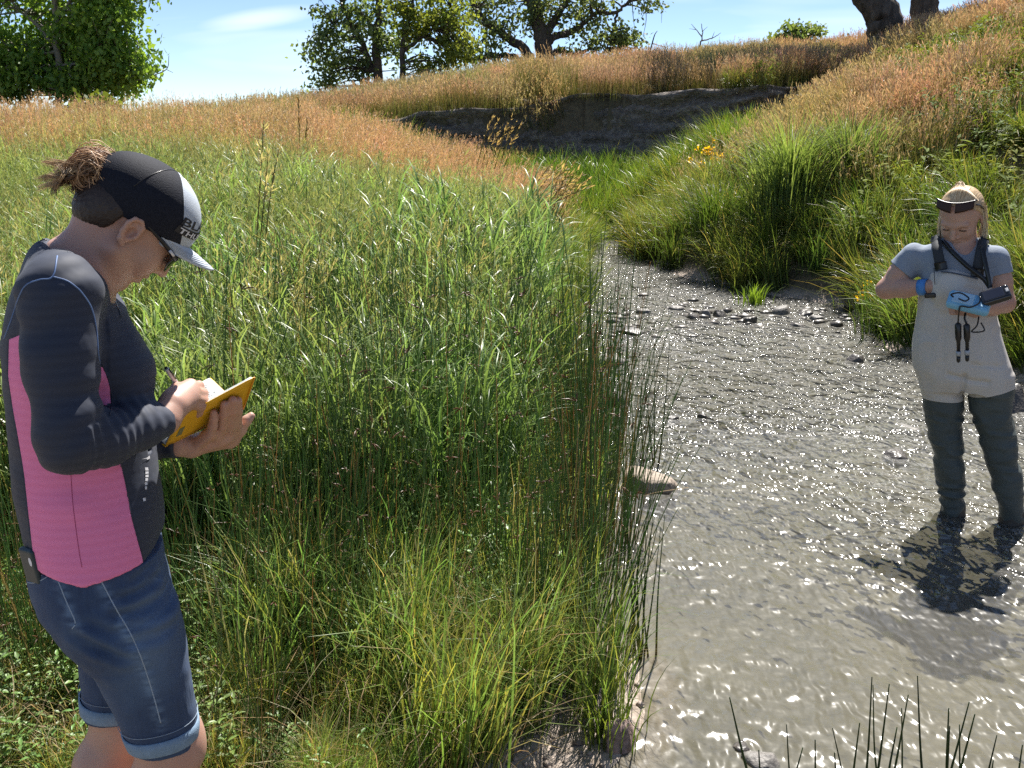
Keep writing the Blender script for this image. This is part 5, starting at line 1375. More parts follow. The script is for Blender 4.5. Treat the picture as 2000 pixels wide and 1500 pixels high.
v_, q_ = fp.mesh(0); W1.mesh('case', v_ @ RB.T + p0, q_, plain('dark_teal_case', (0.010, 0.030, 0.040), 0.45), ph)
mb = MB(); t_ = np.linspace(0, 2 * math.pi, 20, endpoint=False)
ov = np.array([p0 + RB @ np.array([0.012 + 0.0045 * math.cos(x_), s_ * 0.0076, 0.012 + 0.0085 * math.sin(x_)]) for s_ in (-1,) for x_ in t_])
mb.add(W1.w(np.vstack([ov, ov.mean(0)[None]])), None, [(k_, (k_ + 1) % 20, 20) for k_ in range(20)]); mb.build('oval_window', MAT_PRINT, ph)
# low shoes
for an in (np.array([kr[0] - 0.075, BR, 0.17]), np.array([kl[0] - 0.045, BL, 0.17])):
    fs_ = Field(an + np.array([-0.08, -0.07, -0.16]), an + np.array([0.22, 0.07, 0.02]), 0.004)
    fs_.chain([an + np.array([-0.01, 0, -0.07]), an + np.array([0.06, 0, -0.085]), an + np.array([0.15, 0, -0.105])], [0.046, 0.046, 0.034], 0.02)
    v_, q_ = fs_.mesh(1); W1.mesh('shoe', v_, q_, plain('worn_shoe', (0.10, 0.09, 0.08), 0.8), root1)

# --- cap
FC = Field(H0 - 0.24, H0 + 0.24, 0.0022)
CC = hd(-0.008, 0, 0.053)
FC.ell(CC, (0.1060, 0.0840, 0.0775), HM, 0.0)
FC.ell(hd(0.010, 0, 0.064), (0.082, 0.078, 0.070), HM, 0.025)
inner = FC.a.copy() + 0.0045
def plane(p, n): return lambda X, Y, Z: (X - p[0]) * n[0] + (Y - p[1]) * n[1] + (Z - p[2]) * n[2]
FC.a = np.maximum(FC.a, -inner)
bn = hd(0.092, 0, 0.052) - hd(-0.10, 0, -0.012); bn /= np.linalg.norm(bn); bup = np.cross(bn, hs); bup = bup if bup @ hu > 0 else -bup
X, Y, Z = FC.ax[0][:, None, None], FC.ax[1][None, :, None], FC.ax[2][None, None, :]
FC.a = np.maximum(FC.a, -plane(hd(0.0, 0, 0.0205), bup)(X, Y, Z)).astype(np.float32)
FC.ell(hd(-0.112, 0, 0.012), (0.045, 0.036, 0.040), HM, 0.0, 'sub')
VC, QC = FC.mesh(2); del FC, inner
loc = (VC - H0) @ HM
sdc = loc[:, 0] + 0.95 * loc[:, 2] - 0.118
sn_ = np.abs(sdc) < 0.0022; VC[sn_] -= (sdc[sn_] / (1 + 0.95 ** 2))[:, None] * (hf + 0.95 * hu); sdc[sn_] = 0
fm = (sdc[QC] >= -1e-9).all(axis=1)
v_, q_, _ = sub_mesh(VC, QC, ~fm); cap = W1.mesh('cap', v_, q_, MAT_CAPMESH, root1)
v_, q_, _ = sub_mesh(VC, QC, fm); capf = W1.mesh('front_panel', v_, q_, MAT_CAPGREY, cap)
bc = bvh_of(W1.w(VC), QC)
def brim(u, v, side):
    th_ = (u - 0.5) * 2 * R(78)
    r_ = v * (0.068 * np.cos(th_) ** 0.7 + 0.002)
    F_ = 0.095 * np.cos(th_) * 1.0 + r_; S_ = 0.0825 * np.sin(th_) * (1 - 0.12 * v); U_ = 0.0575 + 0.006 * v - 0.030 * np.sin(th_) ** 2 * (0.25 + 0.75 * v) - 0.0125 * (1 - np.cos(th_)) + np.where(side, -0.0030, 0.0)
    return H0 + np.stack([F_, S_, U_], -1) @ HM.T
v_, q_ = slab(brim, 41, 14); o = W1.mesh('brim', v_, q_, MAT_CAPGREY, cap)
mbs = MB()
for v0 in (0.45, 0.56, 0.67, 0.78, 0.89):
    u_ = np.linspace(0.06, 0.94, 30); mbs.tube(W1.w(brim(u_, np.full(30, v0), np.zeros(30)) + hu * 0.0002), 0.0006, 4)
mbs.build('brim_stitching', plain('grey_thread', (0.36, 0.40, 0.46), 0.8), o)
bt = hd(-0.006, 0, 0.1345)
ft_ = Field(bt - 0.02, bt + 0.02, 0.0015); ft_.ell(bt, (0.009, 0.009, 0.0045), HM, 0.0); v_, q_ = ft_.mesh(0); W1.mesh('button', v_, q_, MAT_CAPGREY, cap)
for k_ in (-1, 1):       # panel seams of the mesh back
    cs_ = []
    for x_ in np.linspace(0.12, 1.35, 14):
        d_ = HM @ np.array([-0.55 * math.sin(x_), k_ * 0.83 * math.sin(x_), math.cos(x_)]); hit = bc.ray_cast(Vector(W1.w(hd(-0.01, 0, 0.04) + d_ * 0.3)), Vector(-(W1.M @ d_)))[0]
        if hit is not None: cs_.append(np.array(hit))
    mb = MB(); mb.tube(np.array(cs_), 0.0011, 5); mb.build('panel_seam', MAT_BLACKPL, cap)
# lettering on the front panel, wrapped round the cap
def cap_text(txt, cen, hgt, mat, name, width=None, lift=0.0012):
    cu = bpy.data.curves.new('text_source', 'FONT'); cu.body = txt; cu.align_x = 'CENTER'; cu.size = 1.0; cu.resolution_u = 2; cu.offset = 0.018
    ob = bpy.data.objects.new('text_source', cu); COL.objects.link(ob)
    dg = bpy.context.evaluated_depsgraph_get(); dg.update()
    me = ob.evaluated_get(dg).to_mesh(); bm = bmesh.new(); bm.from_mesh(me)
    bmesh.ops.subdivide_edges(bm, edges=[e_2 for e_2 in bm.edges if e_2.calc_length() > 0.15], cuts=2)
    P = np.array([v_2.co[:] for v_2 in bm.verts]); fs = [[v_2.index for v_2 in f_.verts] for f_ in bm.faces]; bm.verts.index_update()
    bm.free(); bpy.data.objects.remove(ob); bpy.data.curves.remove(cu)
    sx = (width / (P[:, 0].max() - P[:, 0].min())) if width else hgt
    out = []
    for x_, y_, _ in P:
        ang = x_ * sx / 0.085 - 0.27; d_ = (HM @ np.array([math.cos(ang), math.sin(ang), 0.0])); o_ = hd(-0.01, 0, cen + y_ * hgt + 0.30 * (x_ * sx + 0.02))
        hit, nr_2, _, _ = bc.ray_cast(Vector(W1.w(o_ + d_ * 0.30)), Vector(-(W1.M @ d_)))
        out.append(np.array(hit) + (W1.M @ d_) * lift if hit is not None else W1.w(o_ + d_ * 0.1))
    me2 = bpy.data.meshes.new(name); me2.from_pydata([tuple(o_) for o_ in out], [], fs); me2.update()
    return link(name, me2, mat, capf)
cap_text('BLACK', 0.0870, 0.0200, MAT_PRINT_BLACK, 'lettering', 0.128)
cap_text('THUNDER', 0.0720, 0.0140, MAT_PRINT, 'lettering', 0.118, 0.0022)
mb = MB(); u_ = np.linspace(-0.74, 0.74, 24) - 0.27; gp = []
for v0 in (0.0700, 0.0845):
    for a0 in u_:
        d_ = HM @ np.array([math.cos(a0), math.sin(a0), 0.0]); o_ = hd(-0.01, 0, v0 + 0.30 * ((a0 + 0.27) * 0.085 + 0.02)); hit = bc.ray_cast(Vector(W1.w(o_ + d_ * 0.3)), Vector(-(W1.M @ d_)))[0]
        gp.append(np.array(hit) + (W1.M @ d_) * 0.0013 if hit is not None else W1.w(o_ + d_ * 0.1))
mb.add(gp, [(k_, k_ + 1, 24 + k_ + 1, 24 + k_) for k_ in range(23)]); mb.build('print_panel', MAT_PRINT_BLACK, capf)

# --- sunglasses
for s in (-1, 1):
    mb = MB()
    pts = [hd(-0.004, s * 0.0775, 0.030), hd(0.010, s * 0.0790, 0.0300), hd(0.045, s * 0.0755, 0.0285), hd(0.074, s * 0.066, 0.026), hd(0.088, s * 0.056, 0.024)]
    mb.tube(W1.w(curve3(pts, 6)), np.linspace(0.0022, 0.0056, len(curve3(pts, 6))), 6)
    TEMPLES = (TEMPLES if s > 0 else []) + [mb]
t_ = np.linspace(-1, 1, 25); mb = MB(); mb.tube(W1.w(np.array([hd(0.1045 - 5.2 * (0.061 * x_) ** 2, 0.061 * x_, 0.0325 - 0.002 * abs(x_)) for x_ in t_])), 0.0024, 6)
glasses = mb.build('sunglasses', MAT_BLACKPL, root1)
for mb in TEMPLES: mb.build('temple', MAT_BLACKPL, glasses)
def lens(s):
    def f_(u, v, side):
        S_ = s * (0.011 + 0.050 * u); F_ = 0.1035 - 5.2 * S_ ** 2 - np.where(side, 0.002, 0.0); top = 0.033 - 0.003 * u; bot = -0.006 + 0.010 * np.abs(u - 0.5) ** 2 * 4
        return H0 + np.stack([F_, S_, bot + (top - bot) * v], -1) @ HM.T
    return f_
for s in (-1, 1):
    v_, q_ = slab(lens(s), 14, 8); W1.mesh('lens', v_, q_, MAT_LENS, glasses)
mb = MB(); c0 = hd(0.064, -0.0755, 0.0272); c1 = hd(0.077, -0.0685, 0.0258); mb.tube(W1.w(np.array([c0, c1])), 0.0026, 6); mb.build('temple_mark', MAT_PRINT, glasses)

# --- hair: short dark hair at the nape, loose bun through the back of the cap
FH = Field(H0 - 0.16, H0 + 0.14, 0.0026)
FH.ell(hd(-0.030, 0, 0.012), (0.074, 0.071, 0.060), HM, 0.0)
FH.ell(hd(-0.052, 0, -0.020), (0.040, 0.048, 0.034), HM, 0.02)
X, Y, Z = FH.ax[0][:, None, None], FH.ax[1][None, :, None], FH.ax[2][None, None, :]
FH.a = np.maximum(FH.a, plane(hd(-0.020, 0, 0.0), hf * 0.85 - hu * 0.5)(X, Y, Z)).astype(np.float32)
FH.ell(hd(-0.006, 0, 0.0), (0.030, 0.12, 0.045), HM, 0.01, 'sub')
v_, q_ = FH.mesh(2); del FH
n_ = vnormals(v_, q_); v_ += n_ * (0.0009 * vnoise(v_ @ HM * np.array([1, 3, 1]), 150.0))[:, None]
W1.mesh('nape_hair', v_, q_, MAT_DARKHAIR, root1)
rg = np.random.default_rng(77); mb = MB()
hole = hd(-0.108, 0, 0.040); bun = q(184, 336, 0.0)
def strand(pts, r=0.0011, c=None):
    cv = curve3(pts, 4); c = c if c is not None else mid((0.20, 0.10, 0.05), (0.68, 0.43, 0.24), rg.random() ** 1.1)
    mb.tube(W1.w(cv), np.linspace(r * 1.1, r * 0.4, len(cv)), 3, np.asarray(c), cap=False)
for _ in range(1500):     # coils of the bun
    ax_ = rg.normal(size=3) * 0.42 + np.array([0.25, 1.0, 0.2]); ax_ /= np.linalg.norm(ax_); u1 = np.cross(ax_, rg.normal(size=3)); u1 /= np.linalg.norm(u1); u2 = np.cross(ax_, u1)
    rr = rg.uniform(0.014, 0.040); off = ax_ * rg.normal(0, 0.015); a0 = rg.uniform(0, 6.28); ln = rg.uniform(1.6, 4.0)
    strand([bun + off + rr * (math.cos(a0 + x_) * u1 * 1.12 + math.sin(a0 + x_) * u2 * 0.92) + rg.normal(0, 0.0010, 3) for x_ in np.linspace(0, ln, 6)], rg.uniform(0.0005, 0.0011))
for _ in range(700):     # from the cap opening into the bun
    a_ = hole + HM @ np.array([0.012, rg.normal(0, 0.016), rg.normal(0, 0.016)]); b_ = bun + rg.normal(0, 0.016, 3)
    strand([a_, mid(a_, b_, 0.5) + rg.normal(0, 0.007, 3), b_], rg.uniform(0.0005, 0.0011))
def lock(pts, n, fan, r, c0, c1):
    """A lock of hair: strands that follow one curve and spread a little towards the end."""
    for _ in range(n):
        o1, o2 = rg.normal(0, 1, 3) * 0.0022, rg.normal(0, 1, 3) * fan
        k = rg.uniform(0.78, 1.0); m_ = len(pts)
        strand([np.asarray(p_) + o1 * (1 - i_ / m_) + o2 * (i_ / (m_ - 1)) ** 1.6 for i_, p_ in enumerate(pts)], rg.uniform(0.55, 1.0) * r, mid(c0, c1, rg.random()))
for k in range(30):      # single hairs
    a_ = bun + rg.normal(0, 0.028, 3); d_ = rg.normal(0, 1, 3) * np.array([1, 0.6, 0.8]) + np.array([-0.6, 0, 0.1]); strand([a_, a_ + d_ * 0.008, a_ + d_ * 0.015 + rg.normal(0, 0.003, 3), a_ + d_ * 0.021 + rg.normal(0, 0.005, 3)], 0.0004, (0.5, 0.34, 0.19))
for k in range(16):      # ends blown out to the left
    y1, y2 = rg.uniform(318, 352), rg.uniform(314, 372)
    lock([q(178, rg.uniform(322, 350), rg.normal(0, 0.015)), q(150, y1 - 4, rg.normal(0, 0.02)), q(122, (y1 + y2) / 2 + rg.normal(0, 5), rg.normal(0, 0.02)), q(rg.uniform(72, 112), y2, rg.normal(0, 0.02))], 22, 0.0030, 0.0008, (0.26, 0.16, 0.085), (0.60, 0.43, 0.25))
for px_, py_ in ((106, 378), (112, 366), (150, 398), (156, 392), (178, 388), (142, 374), (168, 380), (190, 378), (132, 360)):     # locks hanging below
    lock([q(178, 338, rg.normal(0, 0.016)), q(mid(178, px_, 0.55), 340 + rg.normal(0, 5), rg.normal(0, 0.02)), q(mid(178, px_, 0.92), mid(345, py_, 0.55), rg.normal(0, 0.02)), q(px_, py_, rg.normal(0, 0.02))], 26, 0.0030, 0.0011, (0.06, 0.03, 0.016), (0.24, 0.13, 0.065))
mb.build('hair', MAT_HAIR, root1)
# finger ring
b_, m1_, m2_, t_3 = LHAND[1]; rc = mid(b_, m1_, 0.30); ra_ = (m1_ - b_) / np.linalg.norm(m1_ - b_); rx = np.cross(ra_, [0.3, 1, 0.2]); rx /= np.linalg.norm(rx); ry = np.cross(ra_, rx)
mb = MB(); mb.tube(W1.w(np.array([rc + 0.0106 * (math.cos(x_) * rx + math.sin(x_) * ry) for x_ in np.linspace(0, 2 * math.pi, 25)])), 0.0021, 6); mb.build('finger_ring', plain('turquoise_ring', (0.10, 0.36, 0.36), 0.4), root1)

# --- notebook (open, near cover towards the camera) and pen
nb = empty('notebook', tuple(W1.w(NB_A))); tag(nb, 'open field notebook with a yellow cover and white pages in the hands', 'notebook')
MAT_YELLOW = plain('yellow_cover', (0.80, 0.44, 0.012), 0.5, 0.3, 260, 0.06)
MAT_PAPER = plain('paper', (0.80, 0.83, 0.80), 0.8, 0.1, 90, 0.03)
def board(A_, B_, C_, D_, lift0, lift1, n, bow=0.0):
    def f_(u, v, side):
        P = (A_[None] * (1 - u)[:, None] + D_[None] * u[:, None]) * (1 - v)[:, None] + (B_[None] * (1 - u)[:, None] + C_[None] * u[:, None]) * v[:, None]
        return P + n * (np.where(side, lift1, lift0) + bow * np.sin(v * math.pi))[:, None]
    return slab(f_, 12, 9)
n_far = np.cross(NB_D - NB_A, NB_G - NB_A); n_far /= np.linalg.norm(n_far); n_far = n_far if n_far[2] > 0 else -n_far
v_, q_ = board(NB_A, NB_B, NB_C, NB_D, 0.0, -0.0014, nb_n); near_cover = W1.mesh('cover', v_, q_, MAT_YELLOW, nb); near_cover['label'] = 'yellow front cover facing the camera'
def inset(A_, B_, C_, D_, f_): 
    ce = (A_ + B_ + C_ + D_) / 4; return [x_ + (ce - x_) / np.linalg.norm(ce - x_) * f_ for x_ in (A_, B_, C_, D_)]
Ai, Bi, Ci, Di = inset(NB_A, NB_B, NB_C, NB_D, 0.004)
for k_ in range(5):
    sh_ = 0.0012 * k_; v_, q_ = board(Ai, Bi - (Bi - Ai) * 0.01 * k_, Ci - (Ci - Di) * 0.01 * k_, Di, -0.0016 - sh_, -0.0025 - sh_, nb_n); W1.mesh('page', v_, q_, MAT_PAPER, nb)
v_, q_ = board(NB_A, NB_G, NB_F, NB_D, 0.0, -0.0014, n_far); W1.mesh('cover', v_, q_, MAT_YELLOW, nb)
Ai, Gi, Fi, Di = inset(NB_A, NB_G, NB_F, NB_D, 0.004)
for k_ in range(4): v_, q_ = board(Ai, Gi, Fi, Di, 0.0004 + 0.0012 * k_, 0.0013 + 0.0012 * k_, n_far, 0.002); W1.mesh('page', v_, q_, MAT_PAPER, nb)
mb = MB(); gv = lambda u, v: W1.w((Ai * (1 - u) + Di * u) * (1 - v) + (Gi * (1 - u) + Fi * u) * v + n_far * (0.0066 + 0.002 * math.sin(v * math.pi)))
for r_ in range(5):
    for k_ in range(9):
        u0 = 0.60 + 0.04 * k_ + 0.01 * rg.random(); v0 = 0.45 + 0.1 * r_
        if rg.random() < 0.7: mb.tube(np.array([gv(u0, v0), gv(u0 + 0.012, v0 + 0.02 * rg.random()), gv(u0 + 0.022, v0)]), 0.0004, 3)
mb.build('handwriting', plain('pencil', (0.16, 0.18, 0.22), 0.8), nb)
mb = MB(); mb.tube(W1.w(curve3([NB_C + nb_n * 0.0004, NB_D + nb_n * 0.0004], 6)), 0.0016, 6); mb.build('cover_edge', plain('orange_edge', (0.80, 0.33, 0.008), 0.5), near_cover)
def cov(u, v, l=0.0006): return W1.w((NB_A * (1 - u) + NB_D * u) * (1 - v) + (NB_B * (1 - u) + NB_C * u) * v + nb_n * l)
mb = MB(); mb.add([cov(0.10, 0.22), cov(0.17, 0.22), cov(0.17, 0.50), cov(0.10, 0.50)], [(0, 1, 2, 3)]); mb.build('code_label', plain('grey_green_print', (0.20, 0.20, 0.10), 0.6), near_cover)
pen = empty('pen', tuple(W1.w(q(345, 757, -0.05)))); tag(pen, 'slim silver pen held upright in the writing hand', 'pen')
pt, pe = q(324, 718, -0.070), q(372, 790, 0.016)
mb = MB(); mb.tube(W1.w(np.array([mid(pt, pe, x_) for x_ in (0.02, 0.05, 0.6, 0.9, 1.0)])), [0.0036, 0.0045, 0.0047, 0.004, 0.0012], 10); mb.build('barrel', plain('silver_barrel', (0.62, 0.62, 0.64), 0.35), pen)
mb = MB(); mb.tube(W1.w(np.array([mid(pt, pe, x_) for x_ in (0.0, 0.03)])), 0.0030, 8); mb.build('push_button', MAT_BLACKPL, pen)
mb = MB(); cl = np.array([0.0035, -0.0045, 0.001]); mb.tube(W1.w(np.array([mid(pt, pe, 0.04) + cl, mid(pt, pe, 0.3) + cl * 1.1])), 0.0013, 6); mb.build('clip', MAT_BLACKPL, pen)
# ================================================================== the person in waders, standing in the stream
W2 = Figure(2.17, 4.43); q2 = W2.q
root2 = empty('person', tuple(W2.w(np.array([0.0, 0.0, -0.13]))))
tag(root2, 'person in beige chest waders and grey shirt standing in the stream, holding a meter', 'person')
MAT_TEE = plain('grey_blue_tee', (0.25, 0.29, 0.36), 0.85, 0.4, 120, 0.12, 60)
MAT_BIB = plain('beige_wader_cloth', (0.58, 0.54, 0.50), 0.7, 0.4, 30, 0.10, 9)
MAT_NEO = plain('dark_green_wader_cloth', (0.062, 0.078, 0.078), 0.65, 0.5, 40, 0.25, 14)
MAT_STRAP = plain('charcoal_webbing', (0.030, 0.034, 0.040), 0.8, 0.3, 300)
MAT_BLONDE = NT('blonde_hair'); m = MAT_BLONDE; MAT_BLONDE = m.done(m.pbsdf(m.n('Attribute', attribute_name='col').outputs['Color'], 0.42, Specular_IOR_Level=0.5))
MAT_CYAN = plain('light_blue_plastic', (0.20, 0.46, 0.66), 0.4)
MAT_BAND = plain('blue_band', (0.07, 0.25, 0.62), 0.5)
tau2, psi2 = R(31), R(-14)
f2 = np.array([math.sin(psi2) * math.cos(tau2), -math.cos(psi2) * math.cos(tau2), -math.sin(tau2)])     # face towards the camera, bowed
s2 = np.array([math.cos(psi2), math.sin(psi2), 0.0])                                                     # picture right
u2 = np.cross(s2, -f2); u2 = u2 if u2[2] > 0 else -u2
M2 = np.stack([f2, s2, u2], 1); C2 = q2(1878, 430, 0.0)
def h2(F, S, U): return C2 + M2 @ np.array([F, S, U], float) * 1.08
def st2(rows, b):    # (py, left px, right px, half depth)
    z, cx, ax, ay = [], [], [], []
    for py, x0, x1, hd_ in rows:
        p0, p1 = q2(x0, py, b), q2(x1, py, b); z.append(p0[2]); cx.append((p0[0] + p1[0]) / 2); ax.append((p1[0] - p0[0]) / 2); ay.append(hd_)
    return np.array(z), np.array(cx), np.full(len(z), b), np.array(ax), np.array(ay)
T2 = [(462, 1850, 1912, 0.05), (472, 1825, 1926, 0.07), (486, 1800, 1940, 0.09), (505, 1794, 1944, 0.105), (540, 1798, 1942, 0.115), (580, 1800, 1940, 0.115), (620, 1800, 1946, 0.12), (660, 1796, 1954, 0.125), (700, 1792, 1966, 0.13), (735, 1794, 1972, 0.12)]
B2 = [(528, 1806, 1934, 0.118), (560, 1796, 1944, 0.128), (600, 1789, 1950, 0.134), (640, 1785, 1957, 0.140), (680, 1781, 1970, 0.146), (710, 1783, 1978, 0.146), (735, 1792, 1978, 0.136), (752, 1798, 1978, 0.12)]
LGL = [(725, 1790, 1884, 0.100), (760, 1799, 1884, 0.098), (800, 1806, 1883, 0.088), (850, 1813, 1882, 0.080), (880, 1820, 1885, 0.078), (920, 1826, 1886, 0.072), (960, 1832, 1886, 0.064), (1000, 1840, 1882, 0.055), (1060, 1838, 1882, 0.055)]
LGR = [(725, 1880, 1978, 0.100), (760, 1888, 1978, 0.098), (800, 1894, 1981, 0.088), (850, 1910, 1986, 0.080), (880, 1920, 1990, 0.078), (920, 1932, 1997, 0.072), (960, 1940, 2000, 0.064), (1005, 1953, 2001, 0.055), (1060, 1952, 2000, 0.055)]
shl, ell_, wrl = q2(1786, 503, 0.0), q2(1730, 565, -0.02), q2(1824, 560, -0.100)
shr, elr, wrr = q2(1944, 508, 0.0), q2(1963, 592, -0.02), q2(1905, 606, -0.22)
F2 = Field((-0.60, -0.34, -0.22), (0.34, 0.20, 1.60), 0.004)
F2.loft(*st2(T2, 0.0), k=0.02, grow=-0.010)
for L_ in (LGL, LGR): F2.loft(*st2(L_, 0.0), k=0.02, grow=-0.014)
F2.chain([shl, mid(shl, ell_, 0.5), ell_, mid(ell_, wrl, 0.4), wrl], [0.056, 0.050, 0.041, 0.041, 0.028], 0.02)
F2.chain([shr, mid(shr, elr, 0.5), elr, mid(elr, wrr, 0.4), wrr], [0.054, 0.047, 0.040, 0.039, 0.027], 0.02)
F2.chain([q2(1880, 478, 0.02), h2(-0.02, 0, -0.06)], [0.056, 0.052], 0.03)
# hands: right one slipped into the bib, left one round the meter
F2.chain([wrl, q2(1854, 552, -0.02)], [0.03, 0.032], 0.02)
hl = q2(1888, 600, -0.235)
F2.chain([wrr, hl], [0.027, 0.032], 0.02)
for j in range(4):
    b_ = hl + np.array([-0.025 + 0.004 * j, -0.006, 0.020 - 0.016 * j]); F2.chain([b_, b_ + np.array([-0.030, -0.004, 0.004]), b_ + np.array([-0.044, -0.022, 0.004]), b_ + np.array([-0.030, -0.034, 0.004])], [0.010, 0.0095, 0.0085, 0.0075], 0.005)
F2.chain([hl + np.array([0, -0.01, 0.02]), hl + np.array([-0.015, -0.03, 0.034]), hl + np.array([-0.035, -0.044, 0.034])], [0.013, 0.011, 0.009], 0.006)
# head
F2.ell(h2(-0.005, 0, 0.045), (0.103, 0.083, 0.087), M2, 0.02); F2.ell(h2(0.034, 0, -0.02), (0.062, 0.065, 0.082), M2, 0.03)
F2.ell(h2(0.066, 0, -0.084), (0.018, 0.022, 0.017), M2, 0.015)
F2.chain([h2(0.088, 0, 0.026), h2(0.100, 0, 0.004), h2(0.110, 0, -0.014)], [0.008, 0.009, 0.011], 0.012)
for s in (-1, 1):
    F2.ell(h2(0.060, s * 0.036, -0.014), (0.027, 0.025, 0.026), M2, 0.02); F2.cone(h2(0.078, s * 0.045, 0.034), h2(0.089, s * 0.010, 0.033), 0.011, 0.011, 0.012)
    F2.ell(h2(0.094, s * 0.032, 0.014), (0.013, 0.018, 0.011), M2, 0.012, 'sub'); F2.ell(h2(0.094, s * 0.013, -0.018), (0.010, 0.008, 0.008), M2, 0.006)
    F2.ell(h2(-0.005, s * 0.079, 0.002), (0.016, 0.007, 0.028), M2, 0.006)
    F2.ell(h2(0.080, s * 0.031, 0.013), (0.009, 0.013, 0.008), M2, 0.004)
F2.ell(h2(0.084, 0, -0.040), (0.013, 0.028, 0.008), M2, 0.008); F2.ell(h2(0.080, 0, -0.057), (0.012, 0.023, 0.008), M2, 0.008)
F2.cone(h2(0.095, -0.026, -0.046), h2(0.095, 0.026, -0.046), 0.0035, 0.0035, 0.004, 'sub')
v_, q_ = F2.mesh(2); W2.mesh('body', v_, q_, MAT_SKIN, root2); del F2
# mouth and eye lines
mb = MB(); mb.tube(W2.w(np.array([h2(0.0855, 0.026 * x_, -0.0475 + 0.006 * x_ * x_) for x_ in np.linspace(-1, 1, 9)])), 0.0028, 5); mb.build('lips', plain('lips', (0.30, 0.10, 0.085), 0.5), root2)
for s in (-1, 1):
    mb = MB(); mb.tube(W2.w(np.array([h2(0.0895 - 0.006 * x_ * x_, s * (0.032 + 0.014 * x_), 0.0115 - 0.002 * x_ * x_) for x_ in np.linspace(-1, 1, 7)])), 0.0022, 5); mb.build('eyelashes', MAT_DARKHAIR, root2)
    mb = MB(); mb.tube(W2.w(np.array([h2(0.0935 - 0.008 * (x_ + 1) ** 2 * 0.5, s * (0.030 + 0.017 * x_), 0.036 - 0.003 * x_ * x_) for x_ in np.linspace(-1, 1, 7)])), 0.0026, 5); mb.build('eyebrow', plain('brow', (0.17, 0.10, 0.06), 0.8), root2)
# t-shirt
FT = Field((-0.60, -0.2, 0.75), (0.34, 0.2, 1.36), 0.004)
FT.loft(*st2(T2, 0.0), k=0.02)
FT.chain([shl, mid(shl, ell_, 0.46)], [0.064, 0.066], 0.03); FT.chain([shr, mid(shr, elr, 0.40)], [0.062, 0.062], 0.03)
FT.cone(q2(1880, 478, 0.02), h2(-0.01, 0, -0.05), 0.057, 0.06, 0.01, 'sub'); FT.cone(q2(1888, 498, -0.13), q2(1884, 470, -0.06), 0.02, 0.05, 0.02, 'sub')
SCX = q2(1870, 520, 0)[0]
for a_, e_2, t_ in ((shl, ell_, 0.42), (shr, elr, 0.36)):
    p_ = mid(a_, e_2, t_); d_ = (e_2 - a_) / np.linalg.norm(e_2 - a_); sl, X, Y, Z = FT.region(p_ - 0.10, p_ + 0.10)
    FT.a[sl] = np.maximum(FT.a[sl], np.where((np.abs(X - p_[0]) < 0.11) & ((X - SCX) * np.sign(p_[0] - SCX) > 0.15), (X - p_[0]) * d_[0] + (Y - p_[1]) * d_[1] + (Z - p_[2]) * d_[2], -1).astype(np.float32))
v_, q_ = FT.mesh(2); n_ = vnormals(v_, q_); v_ += n_ * (0.004 * vnoise(v_, 14.0) + 0.002 * vnoise(v_, 32.0))[:, None]; tee = W2.mesh('shirt', v_, q_, MAT_TEE, root2); del FT
# waders
FW = Field((-0.48, -0.24, -0.22), (0.34, 0.24, 1.26), 0.004)
FW.loft(*st2(B2, -0.004), k=0.03)
for L_ in (LGL, LGR): FW.loft(*st2(L_, 0.0), k=0.025)
FW.ell(q2(1858, 562, -0.105), (0.070, 0.055, 0.075), None, 0.05)      # hand pushed into the chest pocket
top_ = np.array([q2(x_, y_, -0.12) for x_, y_ in ((1780, 552), (1808, 528), (1822, 518), (1850, 513), (1880, 520), (1908, 533), (1940, 560), (1990, 575))])
sl, X, Y, Z = FW.region((-0.4, -0.4, 1.0), (0.4, 0.4, 1.4)); FW.a[sl] = np.maximum(FW.a[sl], Z - np.interp(X, top_[:, 0], top_[:, 2]).astype(np.float32) + 0 * Y)
VW, QW = FW.mesh(2); del FW; NW = vnormals(VW, QW)
legz = q2(1840, 768, 0)[2]
fold = np.where(VW[:, 2] < legz, (0.0105 * (0.5 - np.abs(vnoise(VW * np.array([0.8, 0.8, 2.3]), 11.0)) * 1.6) + 0.004 * vnoise(VW * np.array([1, 1, 1.6]), 24.0)) * smoothstep((legz - VW[:, 2]) / 0.10), 0.010 * vnoise(VW * np.array([1.2, 1, 0.55]), 9.0) + 0.005 * (0.5 - np.abs(vnoise(VW * np.array([1.3, 1, 0.8]), 16.0)) * 1.6))
VW += NW * fold[:, None]; VW = lap(VW, QW, 0.4)
# sag of cloth at the crotch and over the hips
for a_, b_, dp in (((1855, 728), (1885, 736), 0.012), ((1895, 740), (1930, 745), 0.010), ((1885, 730), (1880, 765), 0.014), ((1900, 708), (1955, 716), 0.006), ((1800, 560), (1830, 600), 0.006), ((1890, 560), (1930, 575), 0.007), ((1846, 640), (1842, 700), 0.005), ((1905, 640), (1915, 690), 0.005)):
    A_, B_ = q2(*a_, -0.1)[[0, 2]], q2(*b_, -0.1)[[0, 2]]; e_2 = B_ - A_; P = VW[:, [0, 2]]; t_ = np.clip(((P - A_) @ e_2) / (e_2 @ e_2), 0, 1)
    d_ = np.linalg.norm(P - A_ - t_[:, None] * e_2, axis=1); VW -= NW * (dp * np.exp(-(d_ / 0.012) ** 2) * (VW[:, 1] < 0))[:, None]
cutz = np.where(VW[:, 0] < q2(1884, 760, 0)[0], q2(1840, 776, 0)[2] + 0 * VW[:, 0], np.interp(VW[:, 0], [q2(1888, 770, 0)[0], q2(1978, 756, 0)[0]], [q2(1888, 772, 0)[2], q2(1978, 757, 0)[2]]))
dk = VW[:, 2] - cutz; sn_ = np.abs(dk) < 0.003; VW[sn_, 2] -= dk[sn_]; dk[sn_] = 0
